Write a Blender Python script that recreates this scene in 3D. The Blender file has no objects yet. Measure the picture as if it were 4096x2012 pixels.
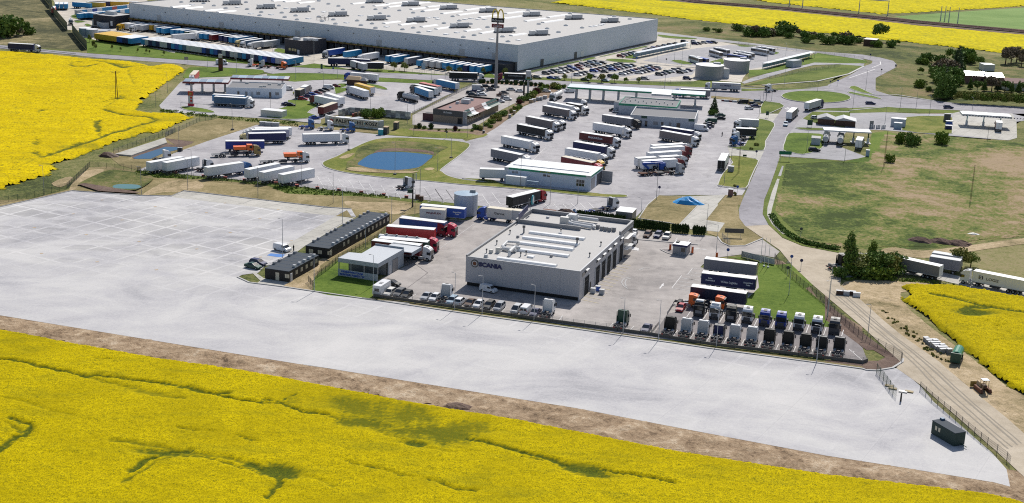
import bpy, math, random
import numpy as np
from mathutils import Vector, Matrix, geometry
random.seed(7); rng = np.random.default_rng(7)
SC = bpy.context.scene
COL = SC.collection
R = math.radians
# camera
F_PX, TH, RO, HC = 5442.92, .27733295, .03575915, 101.5647
_fw = Vector((0, math.cos(TH), -math.sin(TH)))
_r0 = Vector((1, 0, 0)); _u0 = Vector((0, math.sin(TH), math.cos(TH)))
_rt = math.cos(RO)*_r0 + math.sin(RO)*_u0
_up = -math.sin(RO)*_r0 + math.cos(RO)*_u0
cd = bpy.data.cameras.new('camera'); cam = bpy.data.objects.new('camera', cd); COL.objects.link(cam)
cd.sensor_width = 36; cd.lens = 36*F_PX/4096; cd.clip_start = 1; cd.clip_end = 9000
m = Matrix.Identity(4)
for i in range(3):
 m[i][0] = _rt[i]; m[i][1] = _up[i]; m[i][2] = -_fw[i]
m[2][3] = HC
cam.matrix_world = m
SC.camera = cam
# world, sun, exposure
SUN_EL, SUN_SH = R(46), R(-109)           # elevation, direction in which shadows fall
W = bpy.data.worlds.new('World'); SC.world = W; W.use_nodes = True
nt = W.node_tree; nt.nodes.clear()
sky = nt.nodes.new('ShaderNodeTexSky'); sky.sky_type = 'NISHITA'; sky.sun_disc = False
sky.sun_elevation = SUN_EL
_sd = (-math.cos(SUN_SH), -math.sin(SUN_SH))   # towards the sun
sky.sun_rotation = math.atan2(_sd[0], _sd[1])
sky.air_density = 1.0; sky.dust_density = 1.2
bg = nt.nodes.new('ShaderNodeBackground'); bg.inputs[1].default_value = .09
ow = nt.nodes.new('ShaderNodeOutputWorld')
nt.links.new(sky.outputs[0], bg.inputs[0]); nt.links.new(bg.outputs[0], ow.inputs[0])
sl = bpy.data.lights.new('sun', 'SUN'); sl.energy = 4.5; sl.angle = R(.5); sl.color = (1, .955, .88)
so = bpy.data.objects.new('sun', sl); COL.objects.link(so)
so.rotation_euler = Vector((-_sd[0]*math.cos(SUN_EL), -_sd[1]*math.cos(SUN_EL), -math.sin(SUN_EL))).to_track_quat('-Z', 'Y').to_euler()
so.location = (0, 400, 200)
SC.view_settings.view_transform = 'Standard'; SC.view_settings.look = 'None'
SC.view_settings.exposure = 0.08; SC.view_settings.gamma = 1; SC.view_settings.use_curve_mapping = False
SC.render.engine = 'CYCLES'; SC.cycles.max_bounces = 5; SC.cycles.diffuse_bounces = 2
SC.cycles.use_denoising = False; SC.cycles.filter_width = 1.1
# survey points -> world
CR = dict(F=(0,0,.62891), C1=(0,0,3.614), C2=(700,0,3.614), C3=(1400,0,3.614), C4=(2100,0,3.614), C5=(2800,0,3.614), C6=(3396,0,3.614),
 D1=(0,330,2.53), D2=(600,250,4.217), D3=(1150,250,4.217), D4=(1650,250,4.217), D5=(2150,300,3.614), D6=(2700,300,3.614), D7=(3396,300,3.614),
 E1=(550,470,3.614), E2=(1150,470,3.614), E3=(1850,500,3.954), E4=(2450,500,3.954), E5=(3000,600,2.3), E6=(950,780,3.163), E7=(1600,730,3.614),
 G1=(1800,820,2.875), G2=(2500,820,3.329), G3=(1250,900,3.615), G4=(1450,1080,3.22), G5=(2400,1050,3.615), G6=(2550,980,2.53), G7=(3300,900,2.3), G8=(3300,1400,2.0666),
 H1=(1300,440,6.44), H2=(2160,780,6.44), H3=(1660,780,5.152), H4=(0,0,5.152), H5=(2780,300,8.587), H6=(1330,960,7.027), I1=(0,1240,1.6385), I2=(1200,1400,1.717), I3=(0,750,1.9815), P=(0,0,1))
def px(c, x, y):
 a = CR[c]; return (a[0]+x/a[2], a[1]+y/a[2])
def at(c, x, y, z=0.0):
 """a surveyed sheet coordinate -> the world point at height z"""
 X, Y = px(c, x, y)
 d = _fw*F_PX + _rt*(X-2048) - _up*(Y-1006)
 t = (z-HC)/d.z
 return Vector((d.x*t, d.y*t, z))
def TR(*a):
 """trace: sheet key followed by points, keys may change on the way"""
 out = []; c = None
 for q in a:
  if isinstance(q, str): c = q
  else: out.append(at(c, q[0], q[1]).to_2d())
 return out
def ang(a, b): return math.atan2(b.y-a.y, b.x-a.x)
# materials
MATS = {}
def srgb(r, g, b):
 f = lambda v: ((v/255+.055)/1.055)**2.4 if v > 10 else v/255/12.92
 return (f(r), f(g), f(b), 1)
def base_mat(name, rough=.6, metal=0, spec=.4):
 m = bpy.data.materials.new(name); m.use_nodes = True
 b = m.node_tree.nodes['Principled BSDF']
 b.inputs['Roughness'].default_value = rough; b.inputs['Metallic'].default_value = metal
 b.inputs['Specular IOR Level'].default_value = spec
 return m, m.node_tree, b
def noise(t, scale, detail=4, rough=.6, vec=None, dist=0):
 n = t.nodes.new('ShaderNodeTexNoise'); n.inputs['Scale'].default_value = scale
 n.inputs['Detail'].default_value = detail; n.inputs['Roughness'].default_value = rough; n.inputs['Distortion'].default_value = dist
 if vec is not None: t.links.new(vec, n.inputs['Vector'])
 return n.outputs[0]
def ramp(t, fac, stops):
 r = t.nodes.new('ShaderNodeValToRGB'); t.links.new(fac, r.inputs[0])
 e = r.color_ramp.elements
 while len(e) < len(stops): e.new(.5)
 for i, (p, c) in enumerate(stops): e[i].position = p; e[i].color = c if len(c) == 4 else (*c, 1)
 return r.outputs[0]
def mix(t, fac, a, b, mode='MIX'):
 n = t.nodes.new('ShaderNodeMix'); n.data_type = 'RGBA'; n.blend_type = mode
 for i, v in ((0, fac),(6, a),(7, b)):
  if isinstance(v, (int, float)): n.inputs[i].default_value = v
  elif isinstance(v, tuple): n.inputs[i].default_value = v if len(v) == 4 else (*v, 1)
  else: t.links.new(v, n.inputs[i])
 return n.outputs[2]
def mth(t, op, a, b=0.0):
 n = t.nodes.new('ShaderNodeMath'); n.operation = op
 for i, v in ((0, a),(1, b)):
  if isinstance(v, (int, float)): n.inputs[i].default_value = v
  else: t.links.new(v, n.inputs[i])
 return n.outputs[0]
def wpos(t, rot=0.0, scale=(1, 1, 1)):
 g = t.nodes.new('ShaderNodeNewGeometry'); mp = t.nodes.new('ShaderNodeMapping')
 mp.inputs['Rotation'].default_value = (0, 0, rot); mp.inputs['Scale'].default_value = scale
 t.links.new(g.outputs['Position'], mp.inputs['Vector']); return mp.outputs[0]
def bump(t, b, h, strength, dist):
 n = t.nodes.new('ShaderNodeBump'); n.inputs['Strength'].default_value = strength; n.inputs['Distance'].default_value = dist
 t.links.new(h, n.inputs['Height']); t.links.new(n.outputs[0], b.inputs['Normal'])
def ground_mat(name, cols, s1=.05, s2=.6, s3=3.0, rough=.95, bmp=.5, bd=.3, stretch=(1, 1, 1), rot=0, stain=0, slab=None, lh=(.41, .63)):
 """three scales of noise mixed through a colour ramp"""
 m, t, b = base_mat(name, rough, 0, .15)
 v = wpos(t, rot, stretch)
 n1, n2, n3 = noise(t, s1, 5, .65, v, .6), noise(t, s2, 5, .7, v), noise(t, s3, 3, .8, v)
 f = mth(t, 'ADD', mth(t, 'MULTIPLY', n1, .5), mth(t, 'ADD', mth(t, 'MULTIPLY', n2, .3), mth(t, 'MULTIPLY', n3, .25)))
 k = len(cols); lo, hi = lh
 c = ramp(t, f, [(lo+(hi-lo)*i/(k-1), cols[i]) for i in range(k)])
 if stain:
  s_ = ramp(t, noise(t, .16, 6, .75, wpos(t), 1.0), [(.33, (1, 1, 1)),(.46, (0, 0, 0))]); c = mix(t, mth(t, 'MULTIPLY', s_, stain), c, (.05, .048, .046))
  s_ = ramp(t, noise(t, .5, 3, .7, wpos(t, .6, (.18, 1.6, 1)), 2), [(.58, (0, 0, 0)),(.72, (1, 1, 1))]); c = mix(t, mth(t, 'MULTIPLY', s_, stain*.45), c, (.09, .088, .086))
 if slab:
  br = t.nodes.new('ShaderNodeTexBrick'); br.offset = 0
  for k_, q in (('Scale', 1),('Brick Width', slab[0]),('Row Height', slab[1]),('Mortar Size', slab[3]),('Mortar Smooth', .3),('Bias', 0)): br.inputs[k_].default_value = q
  for k_, q in (('Color1', .9),('Color2', 1.0),('Mortar', .62)): br.inputs[k_].default_value = (q, q, q, 1)
  t.links.new(wpos(t, slab[2]), br.inputs['Vector']); c = mix(t, .7, c, mix(t, 1.0, c, br.outputs[0], 'MULTIPLY'))
 t.links.new(c, b.inputs['Base Color'])
 if bmp: bump(t, b, mth(t, 'ADD', n2, n3), bmp, bd)
 MATS[name] = m; return m
def paint(name, col, rough=.35, metal=0, spec=.5, dirt=.15):
 if name in MATS: return MATS[name]
 m, t, b = base_mat(name, rough, metal, spec)
 v = wpos(t); n = noise(t, .9, 4, .6, v)
 c = mix(t, mth(t, 'MULTIPLY', ramp(t, n, [(.4, (0, 0, 0)),(.75, (1, 1, 1))]), dirt), col, (col[0]*.7+.008, col[1]*.7+.008, col[2]*.7+.007))
 t.links.new(c, b.inputs['Base Color']); MATS[name] = m; return m
S = srgb
ground_mat('meadow_grass', [S(58,66,36), S(88,96,50), S(112,112,66), S(132,126,84), S(142,130,96)], .022, .3, 1.2, bd=.4)
ground_mat('verge_grass', [S(64,80,32), S(86,102,42), S(104,116,52), S(122,126,68)], .06, .8, 4)
ground_mat('mown_lawn', [S(58,80,24), S(80,102,32), S(98,118,44), S(116,126,58)], .05, .8, 4, bmp=.3)
ground_mat('island_grass', [S(80,94,36), S(102,112,46), S(122,124,60), S(148,138,86)], .09, .9, 5)
ground_mat('dry_grass', [S(96,90,58), S(124,114,78), S(144,130,94), S(168,152,116)], .07, .7, 4)
ground_mat('scrub_grass', [S(56,66,32), S(84,92,46), S(108,108,62), S(132,116,86)], .03, .3, 1.4, bd=.6, lh=(.44, .6))
ground_mat('right_meadow', [S(58,72,28), S(82,98,40), S(112,116,60), S(138,122,88), S(156,136,110)], .016, .14, .9, bd=.5, lh=(.44, .585))
ground_mat('left_meadow', [S(66,68,46), S(94,92,62), S(124,116,82), S(156,142,110)], .018, .2, .9, bd=.5, lh=(.44, .6))
ground_mat('dirt', [S(116,106,74), S(152,136,104), S(178,158,126), S(198,178,148)], .08, .7, 3, bd=.5)
ground_mat('rough_dirt', [S(98,82,66), S(146,124,100), S(170,148,122), S(196,178,154)], .15, .8, 3, bd=.6)
ground_mat('gravel_road', [S(158,146,128), S(178,166,148), S(192,180,162)], .06, .4, 5, bmp=.3, bd=.2)
ground_mat('asphalt', [S(132,129,134), S(148,145,150), S(164,161,165)], .03, .3, 5, bmp=.1, bd=.05, rough=.85, stain=.35)
ground_mat('light_asphalt', [S(144,143,146), S(158,157,160), S(172,169,171)], .03, .3, 5, bmp=.1, bd=.05, rough=.85, stain=.35)
ground_mat('truck_paving', [S(142,139,143), S(160,157,160), S(171,168,170), S(184,181,182)], .035, .25, 5, bmp=.1, bd=.05, rough=.8, stain=.3)
ground_mat('yard_paving', [S(138,133,131), S(156,150,147), S(168,162,158), S(182,175,171)], .045, .3, 6, bmp=.1, bd=.05, rough=.8, stain=.3)
ground_mat('dark_paving', [S(116,111,111), S(132,126,126), S(148,141,139)], .05, .3, 6, bmp=.1, bd=.05, rough=.8, stain=.3)
ground_mat('concrete_yard', [S(178,170,158), S(194,186,174), S(206,198,187)], .03, .2, 3, bmp=.1, bd=.05, rough=.85, stain=.3, slab=(9, 9, .5, .25))
ground_mat('concrete_slab', [S(166,163,156), S(182,179,171), S(194,190,183)], .05, .5, 4, bmp=.1, bd=.05, rough=.85, stain=.3, slab=(4.5, 4.5, -1.05, .12))
ground_mat('soil', [S(84,68,62), S(108,90,82), S(128,110,98)], .1, .9, 3, bd=.6)
ground_mat('ballast', [S(70,56,60), S(88,72,74), S(104,88,86)], .02, .1, 1.2, bd=.4, stretch=(1, 6, 1), rot=.3)
ground_mat('green_crop', [S(96,124,64), S(116,142,78), S(130,152,90)], .01, .06, .5, stretch=(1, 2, 1), rot=.3)
ground_mat('bark_bed', [S(110,92,78), S(134,114,96), S(156,136,116)], .2, 1, 4)
def apron_mat():
 m, t, b = base_mat('apron_concrete', .85, 0, .2)
 v = wpos(t, R(-60)); v2 = wpos(t, R(19),(.3, 1.4, 1)); v3 = wpos(t); v4 = wpos(t, R(-60),(.35, 1, 1))
 def brick(w, h, ms, c1, c2, cm):
  br = t.nodes.new('ShaderNodeTexBrick'); br.offset = 0
  for k, q in (('Scale', 1),('Brick Width', w),('Row Height', h),('Mortar Size', ms),('Mortar Smooth', .6),('Bias', 0)): br.inputs[k].default_value = q
  for k, q in (('Color1', c1),('Color2', c2),('Mortar', cm)): br.inputs[k].default_value = (q, q, q, 1)
  t.links.new(v, br.inputs['Vector']); return br.outputs[0]
 wear = noise(t, .035, 6, .6, v3, 1.0); streak = noise(t, .05, 6, .62, wpos(t, R(30),(.6, 1.2, 1)), 2.2); fine = noise(t, 1.6, 5, .8, v3); st2 = noise(t, .12, 5, .7, v4, .8)
 base = ramp(t, mth(t, 'ADD', mth(t, 'MULTIPLY', wear, .5), mth(t, 'ADD', mth(t, 'MULTIPLY', streak, .25), mth(t, 'MULTIPLY', fine, .25))),
    [(.38, S(156,155,159)),(.46, S(179,177,179)),(.54, S(192,190,189)),(.66, S(203,200,198))])
 sp = t.nodes.new('ShaderNodeSeparateXYZ'); t.links.new(wpos(t), sp.inputs[0])
 far = mth(t, 'ADD', mth(t, 'MULTIPLY', sp.outputs[1], 1/60), mth(t, 'MULTIPLY', sp.outputs[0], 1/200))
 msk = ramp(t, mth(t, 'SUBTRACT', far, 4.7), [(.0, (.12, .12, .12)),(.7, (1, 1, 1))])
 pat = mth(t, 'MULTIPLY', msk, ramp(t, st2, [(.42, (.05, .05, .05)),(.56, (1, 1, 1))]))
 c = mix(t, mth(t, 'MULTIPLY', pat, .9), base, mix(t, 1.0, base, brick(8.2, 6.4, .5, .7, .84, 1.14), 'MULTIPLY'))
 c = mix(t, .35, c, mix(t, 1.0, c, brick(24.6, 19.2, .12, 1, 1, .72), 'MULTIPLY'))
 t.links.new(c, b.inputs['Base Color']); bump(t, b, fine, .1, .03); MATS['apron_concrete'] = m
apron_mat()
def rape_mat(name, y1, y2, y3, g1, g2, sc=1.6):
 m, t, b = base_mat(name, .95, 0, .05)
 v = wpos(t); at_ = t.nodes.new('ShaderNodeAttribute'); at_.attribute_name = 'green'
 n1, n2, n3 = noise(t, sc, 2, .7, v), noise(t, .05, 5, .65, v, .6), noise(t, sc*.3, 4, .7, v)
 c = ramp(t, mth(t, 'ADD', mth(t, 'MULTIPLY', n1, .72), mth(t, 'MULTIPLY', n3, .28)), [(.36, g2),(.42, y1),(.5, y2),(.6, y3)])
 c = mix(t, mth(t, 'MULTIPLY', ramp(t, n2, [(.42, (0, 0, 0)),(.66, (1, 1, 1))]), .5), c, y1)
 c = mix(t, mth(t, 'MULTIPLY', ramp(t, noise(t, .11, 5, .7, wpos(t, .35, (.5, 1.5, 1)), .8), [(.52, (0, 0, 0)),(.7, (1, 1, 1))]), .4), c, g2)
 g = ramp(t, n1, [(.36, g1),(.6, g2)])
 f = ramp(t, mth(t, 'ADD', at_.outputs['Fac'], mth(t, 'MULTIPLY', mth(t, 'SUBTRACT', n1, .5), 1.6)), [(.3, (0, 0, 0)),(.75, (1, 1, 1))])
 c = mix(t, f, c, g)
 t.links.new(c, b.inputs['Base Color']); bump(t, b, n3, .3, .2); MATS[name] = m
rape_mat('rape_flowers', S(176,152,4), S(203,178,2), S(220,196,6), S(56,66,26), S(110,112,34), 1.6)
rape_mat('near_rape_flowers', S(142,128,3), S(176,157,2), S(204,184,4), S(44,60,24), S(96,102,22), 4.2)
rape_mat('far_rape_flowers', S(170,158,24), S(200,184,14), S(214,198,22), S(90,100,44), S(140,144,50), .5)
def water_mat(name, c, rough=.08):
 m, t, b = base_mat(name, rough, 0, .3); b.inputs['Base Color'].default_value = c
 b.inputs['IOR'].default_value = 1.2
 bump(t, b, noise(t, 1.5, 3, .6, wpos(t, 0, (1, 2, 1))), .12, .05); MATS[name] = m
water_mat('pond_water', S(4,82,128), .25); water_mat('basin_water', S(84,122,124), .2); water_mat('dark_water', S(40,80,112))  # pond_water has the blue of the reflected sky put into its base colour
def glass_mat():
 m, t, b = base_mat('dark_glass', .08, 0, .8); b.inputs['Base Color'].default_value = (.012, .017, .024, 1); MATS['dark_glass'] = m
glass_mat()
def ribbed(name, c, k=3.0, axis='Z', amt=.25, rough=.45, metal=0):
 """sheet metal with fine profile relief"""
 m, t, b = base_mat(name, rough, metal, .5)
 tc = t.nodes.new('ShaderNodeTexCoord'); w = t.nodes.new('ShaderNodeTexWave'); w.bands_direction = axis
 w.inputs['Scale'].default_value = k; t.links.new(tc.outputs['Object'], w.inputs['Vector'])
 n = noise(t, .35, 4, .6, wpos(t));
 t.links.new(mix(t, mth(t, 'MULTIPLY', n, .22), c, (c[0]*.6, c[1]*.6, c[2]*.6)), b.inputs['Base Color'])
 bump(t, b, w.outputs[0], amt, .03); MATS[name] = m; return m
for k, c, r, *mt in (('white', (.72,.72,.73,1), .35),('offwhite', (.62,.6,.56,1), .5),('cream', (.6,.54,.42,1), .6),('grey', (.26,.26,.27,1), .5),('light_grey', (.46,.47,.49,1), .5),
 ('dark_grey', (.07,.072,.078,1), .5),('black', (.007,.007,.008,1), .6),('wall_dark', (.13,.12,.11,1), .9),('tyre', (.014,.014,.015,1), 1.0),('steel', (.33,.34,.35,1), .4),('chassis', (.045,.045,.05,1), .7),
 ('trailer_white', (.74,.75,.78,1), .5),('trailer_grey', (.2,.2,.225,1), .6),('trailer_taupe', (.19,.165,.165,1), .6),('trailer_black', (.022,.022,.026,1), .6),('navy', (.006,.014,.09,1), .5),
 ('blue', (.015,.1,.33,1), .4),('truck_blue', (.01,.1,.3,1), .3),('prime_blue', (.02,.24,.5,1), .5),('sky_blue', (.08,.3,.55,1), .5),('deep_blue', (.01,.045,.3,1), .45),('royal', (.02,.08,.38,1), .5),
 ('red', (.38,.012,.02,1), .35),('dark_red', (.15,.012,.018,1), .45),('maroon', (.12,.022,.024,1), .6),('burgundy', (.2,.012,.03,1), .35),('crimson', (.5,.02,.06,1), .35),('coral', (.5,.1,.08,1), .6),('orange', (.75,.13,.015,1), .35),('bright_orange', (.85,.16,.02,1), .35),
 ('yellow', (.72,.42,.02,1), .4),('dhl_yellow', (.68,.4,.03,1), .5),('pale_yellow', (.62,.5,.22,1), .5),('gold', (.3,.21,.06,1), .3),('green', (.01,.18,.1,1), .4),('dark_green', (.01,.06,.04,1), .4),('bright_green', (.0,.24,.13,1), .35),
 ('brown', (.09,.045,.03,1), .7),('barrack', (.026,.023,.022,1), .7),('barrack_roof', (.03,.042,.06,1), .85),('burger_red', (.085,.03,.03,1), .7),('burger_roof', (.22,.12,.11,1), .8),('olive', (.1,.11,.03,1), .6),
 ('roof_grey', (.42,.41,.4,1), .85),('roof_white', (.8,.8,.8,1), .45),('bitumen', (.2,.2,.21,1), .9),('panel_grey', (.32,.32,.33,1), .6),('wood', (.3,.19,.1,1), .8),('tan', (.45,.33,.2,1), .8),('marking', (.58,.57,.57,1), .7),('yellow_marking', (.62,.52,.28,1), .6),
 ('kerb', (.42,.41,.4,1), .8),('silver', (.45,.46,.48,1), .25),('bright_metal', (.8,.8,.82,1), .3, .9),('duct', (.62,.62,.62,1), .35),('amber', (.8,.3,.02,1), .3),('lamp_red', (.5,.02,.02,1), .3),('lamp_clear', (.75,.76,.78,1), .1),('skin', (.45,.28,.2,1), .6),('hi_vis', (.7,.75,.05,1), .6),
 ('wall_white', (.68,.72,.78,1), .6),('wall_blue_white', (.6,.65,.74,1), .6),('render_tan', (.3,.23,.17,1), .8),('corten', (.25,.1,.05,1), .7),('mailbox', (.3,.4,.5,1), .4),('dusty_blue', (.05,.12,.22,1), .5),('teal', (.02,.3,.36,1), .4),('rust', (.16,.06,.03,1), .8),('tarp_blue', (.03,.3,.66,1), .35),('arch_yellow', (.75,.55,.05,1), .4)):
 paint(k, c, r, *mt)
paint('cabin_green', (.012,.035,.032,1), .7)
MATS['panel_solar'] = paint('panel_solar', (.16,.2,.28,1), .15)
ribbed('warehouse_wall', (.62,.67,.74,1), .35, 'X', .12); ribbed('workshop_wall', (.42,.42,.45,1), .45, 'X', .15); ribbed('station_clad', (.42,.46,.5,1), 3.2, 'Z', .8)
ribbed('roof_membrane', (.48,.465,.45,1), .08, 'Y', .3, .85); ribbed('station_roof', (.5,.52,.55,1), 1.2, 'X', .4); ribbed('wash_roof', (.72,.72,.72,1), .6, 'X', .5)
ribbed('canopy_roof', (.56,.6,.66,1), .7, 'X', .5); ribbed('barrack_wall', (.028,.024,.023,1), 4, 'X', .6, .8); ribbed('tank_wall', (.34,.345,.36,1), 2.5, 'Z', .5); ribbed('silo_wall', (.46,.49,.54,1), 2.0, 'Z', .5)
ribbed('dark_brick', (.045,.045,.055,1), 4, 'Z', .5, .8); ribbed('hangar_grey', (.22,.22,.225,1), 1.2, 'X', .5)
# mesh helpers
class MB:
 def __init__(s): s.v = []; s.f = []; s.mi = []; s.mats = []
 def mat(s, name):
  if name not in s.mats: s.mats.append(name)
  return s.mats.index(name)
 def add(s, vs, fs, mat):
  o = len(s.v); s.v += [tuple(v) for v in vs]; k = s.mat(mat)
  for f in fs: s.f.append(tuple(o+i for i in f)); s.mi.append(k)
 def box(s, x0, x1, y0, y1, z0, z1, mat, tx=0, ty=0):
  """tx, ty: how much the top is drawn in"""
  s.add([(x0,y0,z0),(x1,y0,z0),(x1,y1,z0),(x0,y1,z0),(x0+tx,y0+ty,z1),(x1-tx,y0+ty,z1),(x1-tx,y1-ty,z1),(x0+tx,y1-ty,z1)],
              [(0,3,2,1),(4,5,6,7),(0,1,5,4),(1,2,6,5),(2,3,7,6),(3,0,4,7)], mat)
 def prism(s, prof, y0, y1, mat, iy=None):
  """side profile (x,z), counter-clockwise seen from -y, drawn along y; iy: inset of the side per profile point"""
  n = len(prof); iy = iy or [0]*n
  vs = [(x, y0+iy[i], z) for i, (x, z) in enumerate(prof)] + [(x, y1-iy[i], z) for i, (x, z) in enumerate(prof)]
  s.add(vs, [tuple(range(n)), tuple(range(2*n-1, n-1, -1))] + [((i+1) % n, i, n+i, n+(i+1) % n) for i in range(n)], mat)
 def cyl(s, p, q, r, mat, n=8, r2=None, caps=True):
  p, q = Vector(p), Vector(q); r2 = r if r2 is None else r2
  d = (q-p); dn = d.normalized() if d.length else Vector((0,0,1)); a = dn.orthogonal().normalized(); b = dn.cross(a)
  vs = [p+(a*math.cos(2*math.pi*i/n)+b*math.sin(2*math.pi*i/n))*r for i in range(n)] + [q+(a*math.cos(2*math.pi*i/n)+b*math.sin(2*math.pi*i/n))*r2 for i in range(n)]
  fs = [(i, (i+1) % n, n+(i+1) % n, n+i) for i in range(n)]
  if caps: fs += [tuple(range(n-1, -1, -1)), tuple(range(n, 2*n))]
  s.add(vs, fs, mat)
 def poly(s, pts, z0, z1, mat, side=None):
  """plan polygon raised from z0 to z1"""
  pts = ccw(pts); n = len(pts)
  tris = geometry.tessellate_polygon([[Vector((p[0], p[1], 0)) for p in pts]])
  vs = [(p[0], p[1], z1) for p in pts]
  fs = []
  for t_ in tris:
   a, b, c = (Vector((pts[i][0], pts[i][1])) for i in t_)
   fs.append(tuple(t_) if (b-a).cross(c-a) > 0 else tuple(reversed(t_)))
  s.add(vs, fs, mat)
  if z1 > z0:
   s.add([(p[0], p[1], z0) for p in pts]+[(p[0], p[1], z1) for p in pts], [(i, (i+1) % n, n+(i+1) % n, n+i) for i in range(n)], side or mat)
 def ribbon(s, pts, w, z0, z1, mat, closed=False):
  n = len(pts); P = [Vector((p[0], p[1])) for p in pts]; L = []; Rr = []
  for i in range(n):
   a = P[i-1] if (i > 0 or closed) else P[i]; b = P[(i+1) % n] if (i < n-1 or closed) else P[i]
   d = (b-a); d = d.normalized() if d.length > 1e-6 else Vector((1, 0)); nn = Vector((-d.y, d.x))*w/2
   L.append(P[i]+nn); Rr.append(P[i]-nn)
  m_ = n if closed else n-1
  vs = [(p.x, p.y, z1) for p in Rr]+[(p.x, p.y, z1) for p in L]
  fs = [(i, (i+1) % n, n+(i+1) % n, n+i) for i in range(m_)]
  if z1-z0 > .02:
   vs += [(p.x, p.y, z0) for p in Rr]+[(p.x, p.y, z0) for p in L]
   fs += [(2*n+i, 2*n+(i+1) % n, (i+1) % n, i) for i in range(m_)]+[(n+i, n+(i+1) % n, 3*n+(i+1) % n, 3*n+i) for i in range(m_)]
   if not closed: fs += [(0, n, 3*n, 2*n),(n-1, 3*n-1, 4*n-1, 2*n-1)]
  s.add(vs, fs, mat)
 def mesh(s, name, smooth=False):
  me = bpy.data.meshes.new(name); me.from_pydata(s.v, [], s.f)
  for k in s.mats: me.materials.append(MATS[k])
  if len(s.mats) > 1: me.polygons.foreach_set('material_index', s.mi)
  if smooth: me.polygons.foreach_set('use_smooth', [True]*len(me.polygons))
  me.update(); return me
def ccw(pts):
 a = sum(pts[i][0]*pts[(i+1) % len(pts)][1]-pts[(i+1) % len(pts)][0]*pts[i][1] for i in range(len(pts)))
 return list(pts) if a > 0 else list(reversed(pts))
def smooth_pts(pts, k=4, closed=True):
 n = len(pts); out = []
 for i in range(n if closed else n-1):
  p0, p1, p2, p3 = [Vector(pts[j % n] if closed else pts[max(0, min(n-1, j))]) for j in (i-1, i, i+1, i+2)]
  for q in range(k):
   u = q/k; out.append(.5*((2*p1)+(p2-p0)*u+(2*p0-5*p1+4*p2-p3)*u*u+(3*p1-p0-3*p2+p3)*u**3))
 if not closed: out.append(Vector(pts[-1]))
 return out
def link(name, data, parent=None, loc=None, rz=0):
 o = bpy.data.objects.new(name, data); COL.objects.link(o)
 if parent: o.parent = parent
 if loc is not None: o.location = loc
 if rz: o.rotation_euler = (0, 0, rz)
 return o
def tag(o, label=None, cat=None, group=None, kind=None):
 if label: o['label'] = label
 if cat: o['category'] = cat
 if group: o['group'] = group
 if kind: o['kind'] = kind
 return o
def thing(name, label, cat, loc=(0, 0, 0), rz=0, group=None):
 return tag(link(name, None, None, loc, rz), label, cat, group)
def solo(name, mb, label, cat, loc=(0, 0, 0), rz=0, group=None, smooth=False):
 return tag(link(name, mb.mesh(name, smooth) if isinstance(mb, MB) else mb, None, loc, rz), label, cat, group)
CACHE = {}
def part(name, key, fn, parent, loc=None, rz=0, smooth=False):
 """a child; meshes of equal key are shared"""
 me = CACHE.get(key) if key is not None else None
 if me is None:
  mb = MB(); fn(mb); me = mb.mesh(name, smooth)
  if key is not None: CACHE[key] = me
 return link(name, me, parent, loc, rz)
def bpart(name, parent, x0, x1, y0, y1, z0, z1, mat, tx=0, ty=0, loc=None, rz=0):
 return part(name, ('b', x0, x1, y0, y1, z0, z1, mat, tx, ty), lambda b: b.box(x0, x1, y0, y1, z0, z1, mat, tx, ty), parent, loc, rz)
def text(body, size, mat, parent, loc, rot, name='lettering', width=None, ext=.03, align='CENTER', shear=0, bold=0):
 c = bpy.data.curves.new('t', 'FONT'); c.body = body; c.size = size; c.extrude = ext; c.align_x = align; c.align_y = 'CENTER'
 c.offset = bold; c.shear = shear; c.resolution_u = 2; t_ = bpy.data.objects.new('t', c); COL.objects.link(t_)
 me = bpy.data.meshes.new_from_object(t_.evaluated_get(bpy.context.evaluated_depsgraph_get())); bpy.data.objects.remove(t_); bpy.data.curves.remove(c)
 me.materials.clear(); me.materials.append(MATS[mat]); me.name = name
 o = link(name, me, parent, loc); o.rotation_euler = rot
 if width:
  xs = [v.co.x for v in me.vertices]; o.scale = (width/max(.1, max(xs)-min(xs)), 1, 1)
 return o
# ground sheets
LV = [0.0]
def sheet(name, pts, mat, z, kind='structure', sm=0, jit=0):
 if sm: pts = smooth_pts(pts, sm)
 if jit: pts = [Vector((p[0]+random.uniform(-jit, jit), p[1]+random.uniform(-jit, jit))) for p in pts]
 b = MB(); b.poly(pts, 0, 0, mat); me = b.mesh(name)
 o = link(name, me, None, (0, 0, z)); o['kind'] = kind; return o
def island(name, pts, mat, sm=3, kerb=True, h=.14, z=.03, kw=.35):
 if sm: pts = smooth_pts(pts, sm)
 b = MB(); b.poly(pts, 0, h, mat); o = link(name, b.mesh(name), None, (0, 0, z)); o['kind'] = 'structure'
 if kerb:
  b = MB(); b.ribbon(list(pts), kw, -.02, h+.03, 'kerb', True); k = link('kerb', b.mesh('kerb'), None, (0, 0, z)); k['kind'] = 'structure'
 return o
def kerb(pts, w=.35, z0=0, z1=.2, mat='kerb', sm=0):
 if sm: pts = smooth_pts(pts, sm, False)
 b = MB(); b.ribbon(pts, w, z0, z1, mat); o = link('kerb', b.mesh('kerb'), None); o['kind'] = 'structure'; return o
def inside(X, Y, poly):
 r = np.zeros(X.shape, bool); n = len(poly)
 for i in range(n):
  x1, y1 = poly[i][0], poly[i][1]; x2, y2 = poly[(i+1) % n][0], poly[(i+1) % n][1]
  if y1 == y2: continue
  c = ((y1 > Y) != (y2 > Y)) & (X < (x2-x1)*(Y-y1)/(y2-y1)+x1); r ^= c
 return r
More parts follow.
